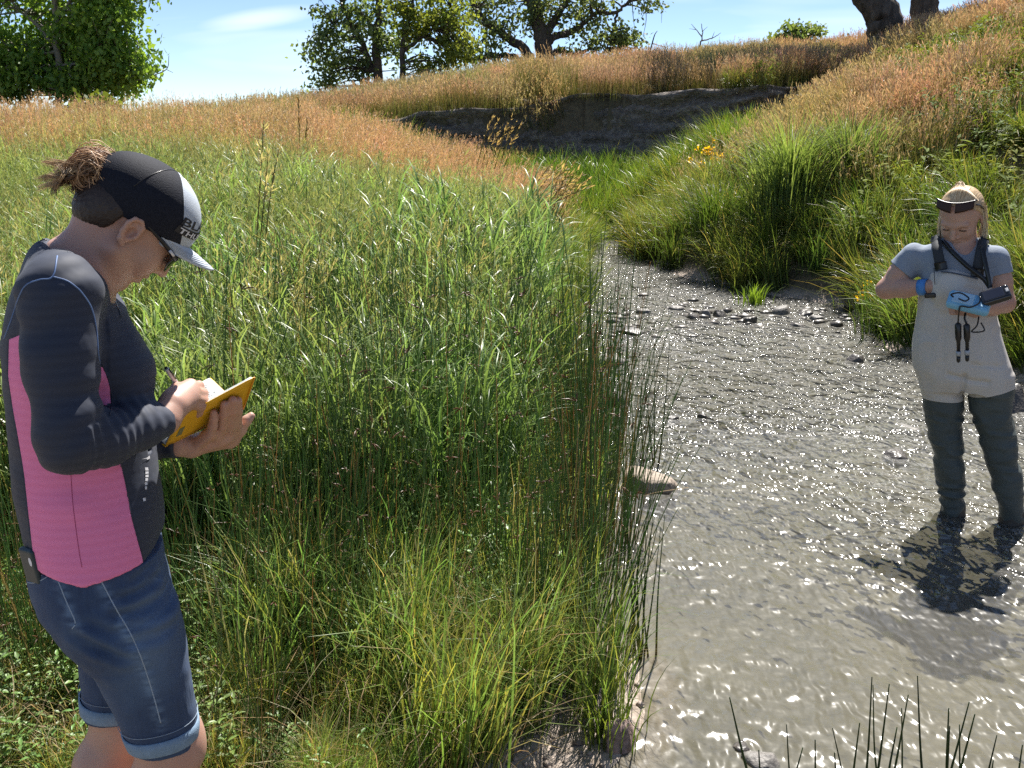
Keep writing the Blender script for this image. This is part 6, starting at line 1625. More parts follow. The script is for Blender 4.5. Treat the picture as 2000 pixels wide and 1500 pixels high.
lowf = (dk[QW] <= 1e-6).all(axis=1)
v_, q_, _ = sub_mesh(VW, QW, ~lowf); wad = W2.mesh('waders', v_, q_, MAT_BIB, root2)
for sg in (-1, 1):
    v_, q_, _ = sub_mesh(VW, QW, lowf & (np.sign(VW[QW[:, 0], 0] - q2(1886, 900, 0)[0]) == sg)); o = W2.mesh('wader_leg', v_, q_, MAT_NEO, wad); o['label'] = 'dark green lower leg of the waders'
for L_ in (LGL, LGR):     # boots on the stream bed
    an = np.array([(q2(L_[-2][1], 1000, 0)[0] + q2(L_[-2][2], 1000, 0)[0]) / 2, 0, -0.06]); fb_ = Field(an - np.array([0.09, 0.24, 0.12]), an + np.array([0.09, 0.10, 0.14]), 0.005)
    fb_.chain([an + np.array([0, 0.0, 0.09]), an + np.array([0, 0, 0.0]), an + np.array([0, -0.14, -0.03])], [0.054, 0.06, 0.045], 0.03); v_, q_ = fb_.mesh(1); W2.mesh('boot', v_, q_, plain('boot', (0.05, 0.045, 0.04), 0.7), root2)
bw = bvh_of(W2.w(VW), QW)
def strip(name, pts, wid, mat, parent, nrm=(0, -1, 0), thick=0.003):
    c = curve3(pts, 6); d = np.gradient(c, axis=0); d /= np.linalg.norm(d, axis=1)[:, None]; sd_ = np.cross(d, np.asarray(nrm, float)); sd_ /= np.linalg.norm(sd_, axis=1)[:, None]
    mb = MB(); n_ = len(c); up = np.cross(sd_, d)
    v = np.concatenate([c - sd_ * wid / 2, c + sd_ * wid / 2, c + sd_ * wid / 2 + up * thick, c - sd_ * wid / 2 + up * thick]).reshape(4, n_, 3).transpose(1, 0, 2).reshape(-1, 3)
    qd = [(i_ * 4 + j_, i_ * 4 + (j_ + 1) % 4, i_ * 4 + 4 + (j_ + 1) % 4, i_ * 4 + 4 + j_) for i_ in range(n_ - 1) for j_ in range(4)] + [(0, 1, 2, 3), (n_ * 4 - 1, n_ * 4 - 2, n_ * 4 - 3, n_ * 4 - 4)]
    mb.add(W2.w(v), qd); return mb.build(name, mat, parent, smooth=False)
strip('shoulder_strap', [q2(1826, 474, 0.06), q2(1828, 468, -0.02), q2(1830, 482, -0.095), q2(1834, 505, -0.128), q2(1838, 522, -0.135)], 0.042, MAT_STRAP, wad)
strip('shoulder_strap', [q2(1922, 474, 0.06), q2(1922, 468, -0.02), q2(1917, 484, -0.095), q2(1912, 510, -0.128), q2(1908, 534, -0.135)], 0.042, MAT_STRAP, wad)
strip('buckle', [q2(1836, 512, -0.137), q2(1839, 528, -0.140)], 0.050, MAT_BLACKPL, wad, thick=0.006); strip('buckle', [q2(1911, 524, -0.138), q2(1907, 542, -0.141)], 0.050, MAT_BLACKPL, wad, thick=0.006)
strip('pocket_zip', [q2(1838, 531, -0.144), q2(1855, 532, -0.147), q2(1885, 538, -0.147), q2(1910, 545, -0.142)], 0.006, plain('zip_tape', (0.06, 0.075, 0.11), 0.6), wad)
mb = MB(); mb.tube(W2.w(np.array([q2(1824, 523, -0.140), q2(1825, 540, -0.146), q2(1826, 556, -0.148)])), 0.0016, 5); mb.build('zip_cord', MAT_BLACKPL, wad)
lan = empty('lanyard', tuple(W2.w(q2(1880, 490, -0.1)))); tag(lan, 'black neck strap slung across the chest of the person in waders', 'strap')
strip('strap', [q2(1832, 470, 0.03), q2(1842, 472, -0.05), q2(1862, 494, -0.115), q2(1892, 522, -0.148), q2(1922, 545, -0.158), q2(1934, 562, -0.165)], 0.020, MAT_BLACKPL, lan)
strip('strap', [q2(1918, 482, -0.100), q2(1923, 505, -0.135), q2(1928, 530, -0.155), q2(1934, 562, -0.165)], 0.018, MAT_BLACKPL, lan)
def rbox(name, cen, half, rad, rot, mat, parent, h=0.002):
    lo = -np.asarray(half) - 0.012; f_ = Field(lo, -lo, h); a_ = np.asarray(half) - rad
    f_.fn(lambda X, Y, Z: np.sqrt(np.maximum(np.abs(X) - a_[0], 0) ** 2 + np.maximum(np.abs(Y) - a_[1], 0) ** 2 + np.maximum(np.abs(Z) - a_[2], 0) ** 2) - rad, lo, -lo)
    v_, q_ = f_.mesh(0); return W2.mesh(name, v_ @ np.asarray(rot).T + cen, q_, mat, parent)
def rot2(ax, ay, az): return np.array(Euler((ax, ay, az)).to_matrix())
# handheld meter, cable and two probes
mt = empty('water_meter', tuple(W2.w(q2(1895, 592, -0.27)))); tag(mt, 'light blue handheld water meter with black cables and hanging probes', 'meter')
RM = rot2(R(32), R(10), 0); mc = q2(1892, 592, -0.285)
rbox('meter_body', mc, (0.085, 0.048, 0.020), 0.018, RM, MAT_CYAN, mt)
rbox('display', mc + RM @ np.array([-0.025, 0.0, 0.019]), (0.042, 0.034, 0.0035), 0.003, RM, plain('meter_face', (0.42, 0.62, 0.74), 0.3), mt)
rbox('keypad', mc + RM @ np.array([0.045, 0.0, 0.019]), (0.022, 0.030, 0.0035), 0.003, RM, plain('keypad', (0.14, 0.34, 0.52), 0.5), mt)
mb = MB()
mb.tube(W2.w(curve3([q2(1862, 580, -0.32), q2(1858, 575, -0.335), q2(1875, 572, -0.335), q2(1892, 582, -0.34), q2(1885, 588, -0.345), q2(1872, 583, -0.34)], 8)), 0.0035, 6)
mb.build('cable', MAT_BLACKPL, mt)
mb = MB(); mb.tube(W2.w(curve3([q2(1915, 580, -0.33), q2(1912, 592, -0.345), q2(1895, 600, -0.35), q2(1880, 598, -0.345), q2(1874, 602, -0.33), q2(1871, 632, -0.30)], 8)), 0.0035, 6); mb.build('cable', MAT_BLACKPL, mt)
mb = MB(); mb.tube(W2.w(curve3([q2(1912, 618, -0.26), q2(1908, 636, -0.28), q2(1898, 648, -0.28), q2(1922, 646, -0.27), q2(1916, 630, -0.265)], 8)), 0.0032, 6); mb.build('cable', MAT_BLACKPL, mt)
mb = MB(); mb.tube(W2.w(curve3([q2(1886, 612, -0.26), q2(1884, 622, -0.275), q2(1889, 634, -0.28)], 8)), 0.0045, 6); mb.build('cable', MAT_BLACKPL, mt)
for x0, x1, y0, y1, y2, y3 in ((1871, 1872, 630, 668, 686, 708), (1888, 1889, 632, 668, 684, 706)):
    mb = MB(); a_, b_, c_, e_2 = q2(x0, y0, -0.30), q2(x1, y1, -0.29), q2(x1, y2, -0.285), q2(x1, y3, -0.28)
    mb.tube(W2.w(np.array([a_, mid(a_, b_, 0.1), mid(a_, b_, 0.8), b_, c_])), [0.006, 0.0135, 0.0130, 0.008, 0.0075], 10); pr = mb.build('probe', MAT_BLACKPL, mt)
    mb = MB(); mb.tube(W2.w(np.array([c_, mid(c_, e_2, 0.4)])), 0.0105, 10); mb.build('probe_collar', plain('grey_plastic', (0.40, 0.42, 0.46), 0.5), pr)
    mb = MB(); mb.tube(W2.w(np.array([mid(c_, e_2, 0.4), mid(c_, e_2, 0.9), e_2])), [0.0085, 0.008, 0.004], 10); mb.build('probe_tip', MAT_BLACKPL, pr)
# black handheld device on the forearm
dv = empty('black_device', tuple(W2.w(q2(1945, 580, -0.26)))); tag(dv, 'glossy black handheld device resting on the forearm above the blue meter', 'device')
RD = rot2(R(40), R(-22), R(8)); dc = q2(1944, 578, -0.275)
rbox('device_body', dc, (0.058, 0.036, 0.016), 0.012, RD, plain('gloss_black', (0.010, 0.010, 0.013), 0.15, Specular_IOR_Level=0.7), dv)
rbox('screen', dc + RD @ np.array([-0.006, 0, 0.0155]), (0.040, 0.027, 0.003), 0.0025, RD, plain('dark_screen', (0.02, 0.022, 0.035), 0.08, Specular_IOR_Level=0.8), dv)
rbox('button', dc + RD @ np.array([0.047, 0, 0.016]), (0.006, 0.010, 0.003), 0.002, RD, plain('silver_button', (0.5, 0.5, 0.52), 0.3), dv)
# wristband and watch
def band(name, t_, wid, r_, mat, label):
    c_ = mid(ell_, wrl, t_); d_ = (wrl - ell_) / np.linalg.norm(wrl - ell_); a_ = np.cross(d_, [0, 0, 1.0]); a_ /= np.linalg.norm(a_); b_ = np.cross(d_, a_); th_ = np.linspace(0, 2 * math.pi, 24)
    mb = MB()
    prof_ = [(-wid / 2, 0), (-wid / 2, 0.003), (wid / 2, 0.003), (wid / 2, 0)]
    vs = np.array([[c_ + d_ * x_ + (r_ + y_) * (math.cos(t) * a_ + math.sin(t) * b_) for x_, y_ in prof_] for t in th_[:-1]]); n_ = 23
    mb.add(W2.w(vs.reshape(-1, 3)), [(i_ * 4 + j_, ((i_ + 1) % n_) * 4 + j_, ((i_ + 1) % n_) * 4 + j_ + 1, i_ * 4 + j_ + 1) for i_ in range(n_) for j_ in range(3)])
    o = mb.build(name, mat, root2); o['label'] = label; return o
band('wristband', 0.80, 0.040, 0.0335, MAT_BAND, 'wide light blue wristband')
rbox('watch', q2(1817, 577, -0.140), (0.024, 0.008, 0.011), 0.006, rot2(0, R(-8), 0), MAT_BLACKPL, root2)
# sunglasses pushed up on the forehead
sg_ = MB(); t_ = np.linspace(-1, 1, 17); sg_.tube(W2.w(np.array([h2(0.064 - 0.030 * x_ * x_, 0.079 * x_, 0.124) for x_ in t_])), 0.0035, 6); sg = sg_.build('sunglasses', MAT_BLACKPL, root2)
for s in (-1, 1):
    def ln2(u, v, side): 
        x_ = s * (0.008 + 0.064 * u); return C2 + np.stack([0.068 + 0.022 * v - 0.030 * (x_ / 0.076) ** 2 - np.where(side, 0.003, 0), x_, 0.126 - (0.032 - 0.008 * u) * v], -1) * 1.08 @ M2.T
    v_, q_ = slab(ln2, 8, 6); W2.mesh('lens', v_, q_, plain('brown_lens', (0.035, 0.013, 0.009), 0.4, Specular_IOR_Level=0.3), sg)
    mb = MB(); mb.tube(W2.w(curve3([h2(0.048, s * 0.079, 0.112), h2(0.02, s * 0.084, 0.090), h2(-0.01, s * 0.085, 0.055)], 5)), 0.0035, 5); mb.build('temple', MAT_BLACKPL, sg)
# blonde hair: drawn back over the skull, loose behind the ears, a knot on top
rg = np.random.default_rng(91); mb = MB()
FHB = Field(C2 - 0.16, C2 + 0.16, 0.0035); FHB.ell(h2(-0.012, 0, 0.050), (0.109, 0.090, 0.093), M2, 0.0)
X, Y, Z = FHB.ax[0][:, None, None], FHB.ax[1][None, :, None], FHB.ax[2][None, None, :]
pn = f2 * 0.80 - u2 * 0.60; pp = h2(0.050, 0, 0.104); FHB.a = np.maximum(FHB.a, (X - pp[0]) * pn[0] + (Y - pp[1]) * pn[1] + (Z - pp[2]) * pn[2]).astype(np.float32)
v_, q_ = FHB.mesh(2); n_ = vnormals(v_, q_); lc = (v_ - C2) @ M2; v_ += n_ * (0.0012 * vnoise(lc * np.array([1, 14, 1]), 26.0))[:, None]
cc = mid(np.array([0.40, 0.25, 0.12]), np.array([0.68, 0.50, 0.29]), (0.5 + 0.5 * vnoise(lc * np.array([1, 8, 1]), 60.0))[:, None])
hb = W2.mesh('hair', v_, q_, MAT_BLONDE, root2, cc); del FHB
kn_ = h2(-0.070, -0.020, 0.118)
def strand2(pts, r, c): cv = curve3(pts, 5); mb.tube(W2.w(cv), np.linspace(r, r * 0.5, len(cv)), 4, np.asarray(c), cap=False)
for _ in range(340):     # fine strands drawn back over the crown
    x_ = rg.uniform(-1, 1); a_ = h2(0.058 - 0.02 * x_ * x_, 0.07 * x_, 0.108 - 0.03 * x_ * x_); b_ = h2(-0.01, 0.066 * x_, 0.146 - 0.048 * x_ * x_) ; strand2([a_, mid(a_, b_, 0.5) + u2 * 0.006, b_, kn_ + rg.normal(0, 0.008, 3)], rg.uniform(0.0010, 0.0018), mid((0.42, 0.27, 0.13), (0.85, 0.66, 0.42), rg.random()))
for _ in range(240):     # loose hair down both sides of the neck
    s = rg.choice((-1, 1)); a_ = h2(rg.uniform(-0.06, 0.0), s * rg.uniform(0.070, 0.085), rg.uniform(0.0, 0.06)); e_2 = q2(1878 + s * rg.uniform(30, 46), rg.uniform(455, 492), rg.uniform(-0.01, 0.06))
    strand2([a_, mid(a_, e_2, 0.5) + np.array([s * 0.008, 0, 0]) + rg.normal(0, 0.004, 3), e_2], rg.uniform(0.0012, 0.002), mid((0.42, 0.30, 0.17), (0.80, 0.68, 0.48), rg.random()))
kn_ = h2(-0.070, -0.020, 0.118)
for _ in range(120):
    a0 = rg.uniform(0, 6.28); r_ = rg.uniform(0.008, 0.020); ax_ = rg.normal(size=3); ax_ /= np.linalg.norm(ax_); u1 = np.cross(ax_, rg.normal(size=3)); u1 /= np.linalg.norm(u1); u_2 = np.cross(ax_, u1)
    strand2([kn_ + r_ * (math.cos(a0 + x_) * u1 + math.sin(a0 + x_) * u_2) for x_ in np.linspace(0, 2.6, 5)], rg.uniform(0.0012, 0.002), mid((0.45, 0.28, 0.13), (0.78, 0.60, 0.38), rg.random()))
mb.build('loose_hair', MAT_BLONDE, hb)
# ================================================================== stones
def stone_mat(name, c0, c1, wet=0.6):
    m = NT(name); co = m.coord(); n1 = m.noise(co, 9, 3); n2 = m.noise(co, 60, 2)
    c = m.mix(n1, c0, c1); c = m.mix(m.ramp(n2, [(0.45, 0.0), (0.62, 0.6)]), c, tuple(x * 0.5 for x in c0))
    return m.done(m.pbsdf(c, wet, m.bump(m.math('ADD', n1, m.math('MULTIPLY', n2, 0.3)), 0.8, 0.02)))
MAT_STONE_DARK = stone_mat('wet_dark_stone', (0.055, 0.050, 0.046), (0.15, 0.13, 0.115), 0.4)
MAT_STONE_TAN = stone_mat('dry_tan_stone', (0.30, 0.235, 0.18), (0.46, 0.38, 0.31), 0.8)
MAT_STONE_RED = stone_mat('red_brown_stone', (0.16, 0.085, 0.065), (0.40, 0.31, 0.27), 0.75)
MAT_STONE_GREY = stone_mat('grey_stone', (0.13, 0.12, 0.11), (0.24, 0.22, 0.20), 0.6)
def stone(px, py, w, h, mat, label, seed, sub=0.45, rot=0.0, depth=0.8, group=None, name='stone'):
    """Angular stone whose waterline sits at picture point (px, py); w, h in picture pixels."""
    rg = np.random.default_rng(seed); p = on_water(px, py); sc = (p - Vector((0, 0, CAM_H))).length / F_PX
    rx, rz = w * sc / 2, h * sc * 0.72
    u, v = np.meshgrid(np.linspace(0, 2 * math.pi, 26, endpoint=False), np.linspace(0.02, math.pi - 0.02, 15)); u, v = u.ravel(), v.ravel()
    d = np.stack([np.cos(u) * np.sin(v), np.sin(u) * np.sin(v), np.cos(v)], -1)
    N = rg.normal(size=(13, 3)); N[0] = (0.1, -0.1, 1); N /= np.linalg.norm(N, axis=1)[:, None]; off = rg.uniform(0.70, 1.0, 13)
    r = np.min(np.where(d @ N.T > 0.08, off / np.maximum(d @ N.T, 0.08), 3.0), axis=1); r = np.minimum(r, 1.35) * (1 + 0.05 * vnoise(d * 3 + seed, 1.0) + 0.02 * vnoise(d * 9 + seed, 1.0))
    V_ = d * r[:, None]; V_[:, 0] *= rx; V_[:, 1] *= rx * depth; V_[:, 2] *= max(rz * 1.5, rx * 0.35)
    c, s = math.cos(rot), math.sin(rot); V_ = V_ @ np.array([[c, -s, 0], [s, c, 0], [0, 0, 1]]).T
    top = V_[:, 2].max(); V_[:, 2] += rz - top
    i = np.arange(14)[:, None] * 26; j = np.arange(26)[None, :]
    q_ = np.stack([i + j, i + 26 + j, i + 26 + (j + 1) % 26, i + (j + 1) % 26], -1).reshape(-1, 4)
    caps = [np.arange(26)[None, :].repeat(1, 0)]
    o = link(name, mesh_np(name, V_, [q_, np.arange(26)[None, :], (14 * 26 + np.arange(26))[None, ::-1]]), mat)
    o.location = (p.x, p.y + rx * depth * 0.6, 0.0); tag(o, label, 'stone', group or 'stones in the stream')
    return o
DK, TN, RD_, GY = MAT_STONE_DARK, MAT_STONE_TAN, MAT_STONE_RED, MAT_STONE_GREY
for k, (px, py, w, h, mt_, lab) in enumerate([
    (1278, 962, 130, 44, TN, 'large pale tan rock at the left water edge behind the rush clump'),
    (1212, 1470, 74, 78, RD_, 'reddish angular rock on the muddy bank at the bottom of the picture'),
    (1186, 712, 66, 24, GY, 'grey flat stone half hidden by stems on the left edge upstream of the tan rock'),
    (1205, 790, 84, 34, DK, 'dark stone in the shade of the left-hand rushes'),
    (1190, 822, 50, 18, TN, 'small ochre stone under the dark stone in the left-hand rushes'),
    (1352, 622, 26, 16, DK, 'small dark wet stone, first of the close pair in the riffle row'),
    (1375, 619, 22, 18, GY, 'small grey stone, second of the close pair in the riffle row'),
    (1404, 616, 24, 14, DK, 'dark wedge stone just right of the close pair in the riffle row'),
    (1464, 630, 32, 15, DK, 'dark squat stone below the bright grass tuft'),
    (1436, 618, 16, 8, DK, 'tiny dark stone just left of the bright grass tuft'),
    (1534, 612, 48, 20, GY, 'broad grey stone right of the bright grass tuft in the riffle'),
    (1574, 616, 42, 13, DK, 'long dark stone next to the broad grey one in the riffle'),
    (1596, 624, 26, 10, GY, 'small grey stone at the right end of the riffle row'),
    (1557, 638, 30, 9, DK, 'thin dark slab in front of the broad grey stone'),
    (1234, 650, 62, 10, DK, 'long low dark stone near the left bank below the riffle'),
    (1320, 606, 34, 11, GY, 'low grey stone at the left end of the riffle row'),
    (1262, 612, 30, 11, GY, 'little grey stone between the riffle row and the left bank'),
    (1656, 606, 30, 12, DK, 'dark stone by the yellow flowers at the right bank'),
    (1676, 706, 40, 17, DK, 'lone dark stone in midstream left of the person in waders'),
    (1756, 894, 52, 13, DK, 'dark flat stone beside the knees of the person in waders'),
    (1312, 820, 30, 10, DK, 'low dark stone near the left bank, left of a smaller one'),
    (1374, 816, 18, 9, DK, 'small dark stone right of the low one near the left bank'),
    (1776, 838, 62, 4, GY, 'pale stone just under the ripples left of the waders'),
    (1600, 572, 62, 20, TN, 'tan ledge stone under the sedge of the right bank'),
    (1496, 1497, 70, 18, GY, 'flat grey stone at the very bottom edge in front of the rushes'),
    (1448, 1462, 36, 8, DK, 'small dark stone in the shallows near the bottom edge'),
    (1985, 800, 90, 60, DK, 'big dark boulder at the right edge behind the waders')]):
    stone(px, py, w, h, mt_, lab, 300 + k, rot=0.4 * k)
# many small stones breaking the riffle, too small to tell apart
rg = np.random.default_rng(18); mb = MB()
for _ in range(120):
    p = on_water(rg.uniform(1190, 1660), rg.normal(618, 22)); r = rg.uniform(0.015, 0.06)
    u, v = np.meshgrid(np.linspace(0, 2 * math.pi, 7, endpoint=False), np.linspace(0.2, math.pi - 0.2, 4)); u, v = u.ravel(), v.ravel()
    o_ = np.stack([np.cos(u) * np.sin(v), np.sin(u) * np.sin(v), 0.5 * np.cos(v)], -1) * r * rg.uniform(0.7, 1.3, (28, 1)) * np.array([1.3, 0.9, rg.uniform(0.6, 1.2)])
    i = np.arange(3)[:, None] * 7; j = np.arange(7)[None, :]
    mb.add(o_ + np.array([p.x, p.y, rg.uniform(-0.3, 0.15) * r]), list(np.stack([i + j, i + 7 + j, i + 7 + (j + 1) % 7, i + (j + 1) % 7], -1).reshape(-1, 4)), [(0, a, a + 1) for a in range(1, 6)], np.array([0.13, 0.115, 0.10]) * rg.uniform(0.35, 1.5))
m = NT('riffle_pebbles'); mp_ = m.done(m.pbsdf(m.n('Attribute', attribute_name='col').outputs['Color'], 0.45))
tag(mb.build('riffle_gravel', mp_, smooth=False), 'scatter of small stones breaking the water along the riffle', 'gravel', kind='stuff')
# gravel and small pebbles along the muddy left edge
rg = np.random.default_rng(17); mb = MB()
for _ in range(700):
    y = rg.uniform(2.4, 5.5); x = np.interp(y, _YL, _XL) + rg.normal(-0.08, 0.12); z = float(ground_z(np.array([x]), np.array([y]))[0]); r = rg.uniform(0.005, 0.018)
    d = rg.normal(size=(6, 3)); o_ = np.array([(1, 0, 0), (0, 1, 0), (-1, 0, 0), (0, -1, 0), (0, 0, 0.7), (0, 0, -0.7)]) * r * rg.uniform(0.7, 1.3, (6, 3))
    mb.add(o_ + np.array([x, y, z + r * 0.25]), None, [(0, 1, 4), (1, 2, 4), (2, 3, 4), (3, 0, 4), (1, 0, 5), (2, 1, 5), (3, 2, 5), (0, 3, 5)], np.array([0.36, 0.29, 0.24]) * rg.uniform(0.4, 1.4))
m = NT('pebbles'); mp_ = m.done(m.pbsdf(m.n('Attribute', attribute_name='col').outputs['Color'], 0.7))
tag(mb.build('gravel', mp_, smooth=False), 'loose pebbles on the muddy left edge', 'gravel', kind='stuff')

# ================================================================== single plants
def stems(name, label, cat, base, tips, r, c0, c1, group=None, bend=0.0, ntip=0.0008):
    """A clump whose stems can be told apart: each stem is a part."""
    rg = np.random.default_rng(len(label) * 7)
    root = empty(name, tuple(base[0])); tag(root, label, cat, group or 'rush clumps in the water')
    for b_, t_ in zip(base, tips):
        b_, t_ = np.array(b_), np.array(t_); L = np.linalg.norm(t_ - b_); d = (t_ - b_) / L; s_ = np.cross(d, [0, 1, 0]); s_ /= np.linalg.norm(s_)
        cv = curve3([b_, mid(b_, t_, 0.5) + s_ * rg.normal(0, 0.012 + bend) * L, t_], 5); k = np.linspace(0, 1, len(cv))
        mb = MB(); mb.tube(cv, np.linspace(r, ntip, len(cv)) * rg.uniform(0.8, 1.2), 5, lerpc(c0, c1, np.clip(k * 3.0, 0, 1)) * rg.uniform(0.75, 1.25)); mb.build('stem', MAT_LEAF, root)
    return root
GR0, GR1 = np.array((0.17, 0.13, 0.05)), np.array((0.055, 0.115, 0.026))
def Wp(px, py, Y): a = at(px, py, Y); return (a.x, a.y, a.z)
rg = np.random.default_rng(23)
b = on_water(1245, 1275); B_, T_ = [], []
for k in range(15):
    ox, oy = rg.normal(0, 0.028), rg.normal(0, 0.03); tx = 1214 + 6.2 * k + rg.normal(0, 4); ty = rg.uniform(950, 1120) - (80 if k % 5 == 2 else 0)
    B_.append((b.x + ox, b.y + oy, -0.03)); T_.append(Wp(tx, ty, b.y + oy + rg.normal(0, 0.04)))
stems('rush_clump', 'clump of upright rushes with brown bases standing alone in the water', 'rushes', B_, T_, 0.0042, GR0, GR1)
b = on_water(1262, 905); B_, T_ = [], []
for k in range(9):
    ox, oy = rg.normal(0, 0.06), rg.normal(0, 0.05); B_.append((b.x + ox, b.y + oy, -0.03)); T_.append(Wp(1252 + 7 * k + rg.normal(0, 5), rg.uniform(640, 800), b.y + oy))
stems('rush_clump', 'sparse tall rushes rising in front of the sparkling water by the tan rock', 'rushes', B_, T_, 0.0045, GR0, GR1)
near_ = [[(1683, 1703, 1322), (1703, 1737, 1336), (1757, 1705, 1338), (1720, 1774, 1357), (1757, 1761, 1383), (1662, 1679, 1412), (1668, 1626, 1422), (1738, 1752, 1420), (1640, 1630, 1470)],
         [(1825, 1792, 1320), (1872, 1853, 1383), (1830, 1893, 1371), (1860, 1904, 1395), (1835, 1855, 1418), (1880, 1874, 1415), (1915, 1947, 1436), (1965, 1997, 1455), (1940, 1940, 1485)],
         [(1540, 1568, 1460), (1594, 1592, 1445), (1512, 1425, 1362), (1575, 1536, 1415), (1500, 1482, 1465)]]
labs = ['dark rushes crossing each other at the bottom, below the midstream glints', 'dark rushes at the bottom right corner below the waders', 'few rush blades leaning left at the bottom, left of the crossing rushes']
for L_, lab in zip(near_, labs):
    Bs = [np.array(Wp(x0, 1570, 2.28)) for x0, _, _ in L_]; Ts = [Wp(x1, y1, 2.28 + rg.normal(0, 0.05)) for _, x1, y1 in L_]
    Bs = [np.array((p_[0], p_[1], -0.06)) for p_ in Bs]
    stems('rush_clump', lab, 'rushes', Bs, Ts, 0.0050, (0.03, 0.06, 0.016), (0.035, 0.07, 0.018), bend=0.01, ntip=0.0014)
def tussock(name, label, px, py, hgt, n, seed, c0, c1, width=0.007, spread=0.10, lean=(0.6, 2.3), cat='sedge', z=None):
    rg = np.random.default_rng(seed); b = on_water(px, py); zz = max(float(ground_z(np.array([b.x]), np.array([b.y]))[0]), 0.0) if z is None else z
    mb = MB()
    for _ in range(n):
        r = abs(rg.normal(0, spread)); a = rg.uniform(0, 6.28); f = rg.random(); cc = mid(c0, c1, f)
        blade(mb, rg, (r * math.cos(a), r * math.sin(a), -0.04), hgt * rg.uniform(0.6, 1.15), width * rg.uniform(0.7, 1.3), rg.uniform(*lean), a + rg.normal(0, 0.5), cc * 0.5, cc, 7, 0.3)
    me = mb.mesh(name); o = link(name, me, MAT_LEAF); o.location = (b.x, b.y, zz); tag(o, label, cat, 'sedge tussocks on the right bank' if cat == 'sedge' else 'small grass tufts'); return o
A = np.array
tussock('grass_tuft', 'small bright green grass tuft growing among the riffle stones', 1472, 592, 0.26, 90, 1, A([0.14, 0.26, 0.03]), A([0.26, 0.40, 0.06]), 0.010, 0.09, (0.5, 1.7), 'grass', 0.0)
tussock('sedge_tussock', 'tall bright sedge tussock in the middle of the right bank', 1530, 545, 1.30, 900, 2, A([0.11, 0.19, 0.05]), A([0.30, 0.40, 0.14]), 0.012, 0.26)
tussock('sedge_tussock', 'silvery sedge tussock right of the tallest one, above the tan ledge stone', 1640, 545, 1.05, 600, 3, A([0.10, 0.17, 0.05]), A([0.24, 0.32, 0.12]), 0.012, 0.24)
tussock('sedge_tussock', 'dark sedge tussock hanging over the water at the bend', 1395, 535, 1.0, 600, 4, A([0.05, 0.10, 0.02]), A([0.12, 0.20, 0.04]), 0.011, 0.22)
tussock('sedge_tussock', 'greyish sedge tussock farthest up the right water edge', 1300, 500, 0.75, 340, 5, A([0.08, 0.13, 0.04]), A([0.20, 0.24, 0.09]), 0.011, 0.22)
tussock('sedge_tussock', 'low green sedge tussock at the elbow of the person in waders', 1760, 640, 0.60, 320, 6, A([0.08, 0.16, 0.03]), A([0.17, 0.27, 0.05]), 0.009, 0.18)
tussock('grass_tuft', 'green grass tuft with bent blades on the mud by the reddish rock', 1172, 1452, 0.28, 70, 7, A([0.11, 0.20, 0.03]), A([0.26, 0.33, 0.07]), 0.005, 0.06, (0.6, 2.2), 'grass')
tussock('sedge_tussock', 'short sedge tussock shading the tan ledge stone on the right bank', 1590, 562, 0.55, 300, 8, A([0.06, 0.11, 0.025]), A([0.15, 0.22, 0.05]), 0.010, 0.20)
# yellow flowers
def flowers(label, px, py, Y, n, sx, sy, seed, size=0.012):
    rg = np.random.default_rng(seed); c = at(px, py, Y); g = float(ground_z(np.array([c.x]), np.array([Y]))[0]); root = empty('yellow_flowers', (c.x, c.y, g)); tag(root, label, 'flowers', 'yellow flowers')
    st_, fl = MB(), MB()
    for _ in range(n):
        h_ = np.array(Wp(px + rg.normal(0, sx), py + rg.normal(0, sy), Y + rg.normal(0, 0.06))); b_ = np.array([c.x + rg.normal(0, 0.06), Y + rg.normal(0, 0.05), min(g, h_[2] - 0.05)])
        st_.tube(curve3([b_, mid(b_, h_, 0.6) + rg.normal(0, 0.02, 3), h_], 4), 0.0025, 4, (0.09, 0.14, 0.03))
        for _k in range(7):
            o_ = h_ + rg.normal(0, size, 3); a = rg.normal(size=3); a /= np.linalg.norm(a); b2 = np.cross(a, rg.normal(size=3)); b2 /= np.linalg.norm(b2)
            fl.add([o_ - a * size, o_ + b2 * size * 0.6, o_ + a * size, o_ - b2 * size * 0.6], [(0, 1, 2, 3)], None, A([0.78, 0.50, 0.02]) * rg.uniform(0.8, 1.15))
    st_.build('stems', MAT_LEAF, root); fl.build('blossoms', MAT_LEAF, root, smooth=False)
flowers('cluster of orange-yellow flowers at the right water edge by the elbow', 1700, 580, 9.3, 16, 12, 7, 1, 0.016)
flowers('scattered yellow flowers on the slope left of the sedge tussocks', 1385, 300, 15.5, 26, 26, 13, 2, 0.026)
flowers('single bright yellow flower head right of the scattered ones', 1430, 317, 15.0, 3, 2, 2, 3, 0.03)
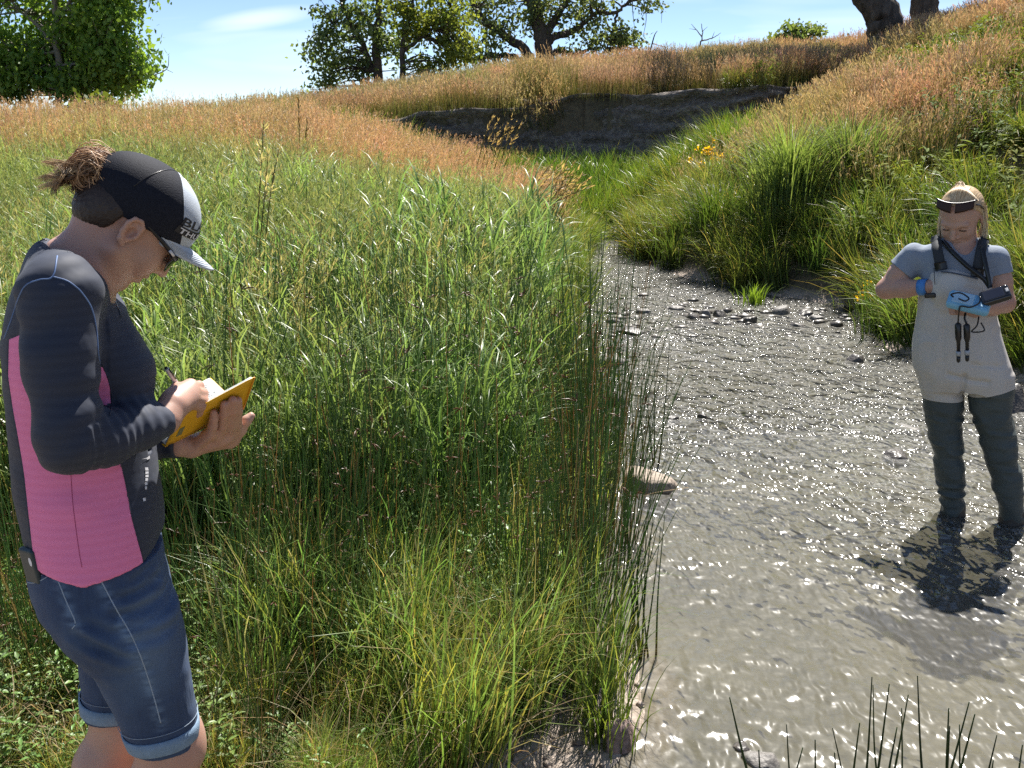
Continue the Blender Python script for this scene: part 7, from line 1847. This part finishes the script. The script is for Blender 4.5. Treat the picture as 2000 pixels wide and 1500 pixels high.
# tall grasses with heads that stand out from the mass
def head_grass(name, label, stems_, Y, L, col, seed, thick=0.003, cat='grass', nsp=26, spr=0.022):
    rg = np.random.default_rng(seed); b0 = np.array(Wp(stems_[0][0], stems_[0][1], Y)); root = empty(name, tuple(b0)); tag(root, label, cat)
    for bx_, by_, tx, ty in stems_:
        b_, t_ = np.array(Wp(bx_, by_, Y)), np.array(Wp(tx, ty, Y + rg.normal(0, 0.1))); mb = MB()
        m_ = mid(b_, t_, 0.55) + np.array([0, 0, 0.10 * np.linalg.norm(t_ - b_)]) * (abs(tx - bx_) > 30)
        cv = curve3([b_, m_, t_], 6); mb.tube(cv, np.linspace(thick, thick * 0.5, len(cv)), 4, (0.20, 0.19, 0.07)); d = cv[-1] - cv[-3]; d /= np.linalg.norm(d)
        for _ in range(nsp):
            f = rg.random(); q_ = t_ - d * L * f; e = q_ + d * L * 0.13 + rg.normal(0, 1, 3) * spr * (0.4 + 0.6 * f); sd_ = np.cross(d, rg.normal(size=3)); sd_ /= np.linalg.norm(sd_)
            mb.ribbon(np.array([q_, mid(q_, e, 0.5), e]), A([0.0016, 0.008, 0.0015]) * thick / 0.003, sd_, A(col) * rg.uniform(0.75, 1.25))
        mb.build('stalk', MAT_LEAF, root)
head_grass('tall_weed', 'tall pale seed stalk standing above the grass behind the cap', [(496, 560, 515, 242), (500, 560, 524, 300), (510, 560, 545, 290)], 5.2, 0.28, (0.44, 0.40, 0.26), 1, 0.004, nsp=34, spr=0.03)
head_grass('dark_weed', 'thin dark weed stalk rising from the meadow left of the ridge', [(586, 330, 583, 192), (590, 320, 600, 240)], 11.0, 0.35, (0.14, 0.09, 0.05), 2, 0.006, nsp=22, spr=0.03)
head_grass('drooping_grass', 'tan feathery grass heads leaning over the stream bend', [(1010 + 6 * k, 440, 1085 + 11 * (k % 7), 312 + 9 * (k % 9)) for k in range(15)], 10.5, 0.42, (0.50, 0.38, 0.23), 3, 0.005, nsp=30, spr=0.035)
head_grass('drooping_grass', 'tan grass heads in front of the cut bank, left of its green weeds', [(930 + 9 * k, 330, 965 + 9 * k, 225 + 8 * (k % 4)) for k in range(7)], 15.0, 0.35, (0.48, 0.36, 0.22), 4, 0.006, nsp=24, spr=0.035)
# long arching blades in the near grass
rg = np.random.default_rng(31)
for k, (pts, lab) in enumerate([([(845, 900), (820, 800), (770, 745), (695, 742)], 'long pale blade arching left out of the rushes'), ([(1010, 1180), (985, 1090), (940, 1045), (880, 1090)], 'pale arching stem in front of the dark rushes'),
        ([(800, 1380), (850, 1200), (920, 1170), (1010, 1250)], 'long bowed blade over the near grass'), ([(15, 1330), (50, 1270), (90, 1225), (140, 1195)], 'bleached straw stalk leaning behind the denim shorts'), ([(1345, 952), (1280, 962), (1235, 975)], 'dry stem lying across the tan rock')]):
    Y = [3.1, 2.9, 2.7, 2.5, 4.5][k]; cv = curve3([Wp(x, y, Y + 0.03 * i) for i, (x, y) in enumerate(pts)], 8); mb = MB()
    mb.ribbon(cv, np.linspace(0.006, 0.002, len(cv)), A([0, 1.0, 0.3]), [(0.28, 0.36, 0.16), (0.26, 0.33, 0.14), (0.24, 0.32, 0.10), (0.55, 0.46, 0.28), (0.34, 0.24, 0.13)][k])
    tag(mb.build('arching_blade', MAT_LEAF), lab, 'grass blade', 'long arching blades')
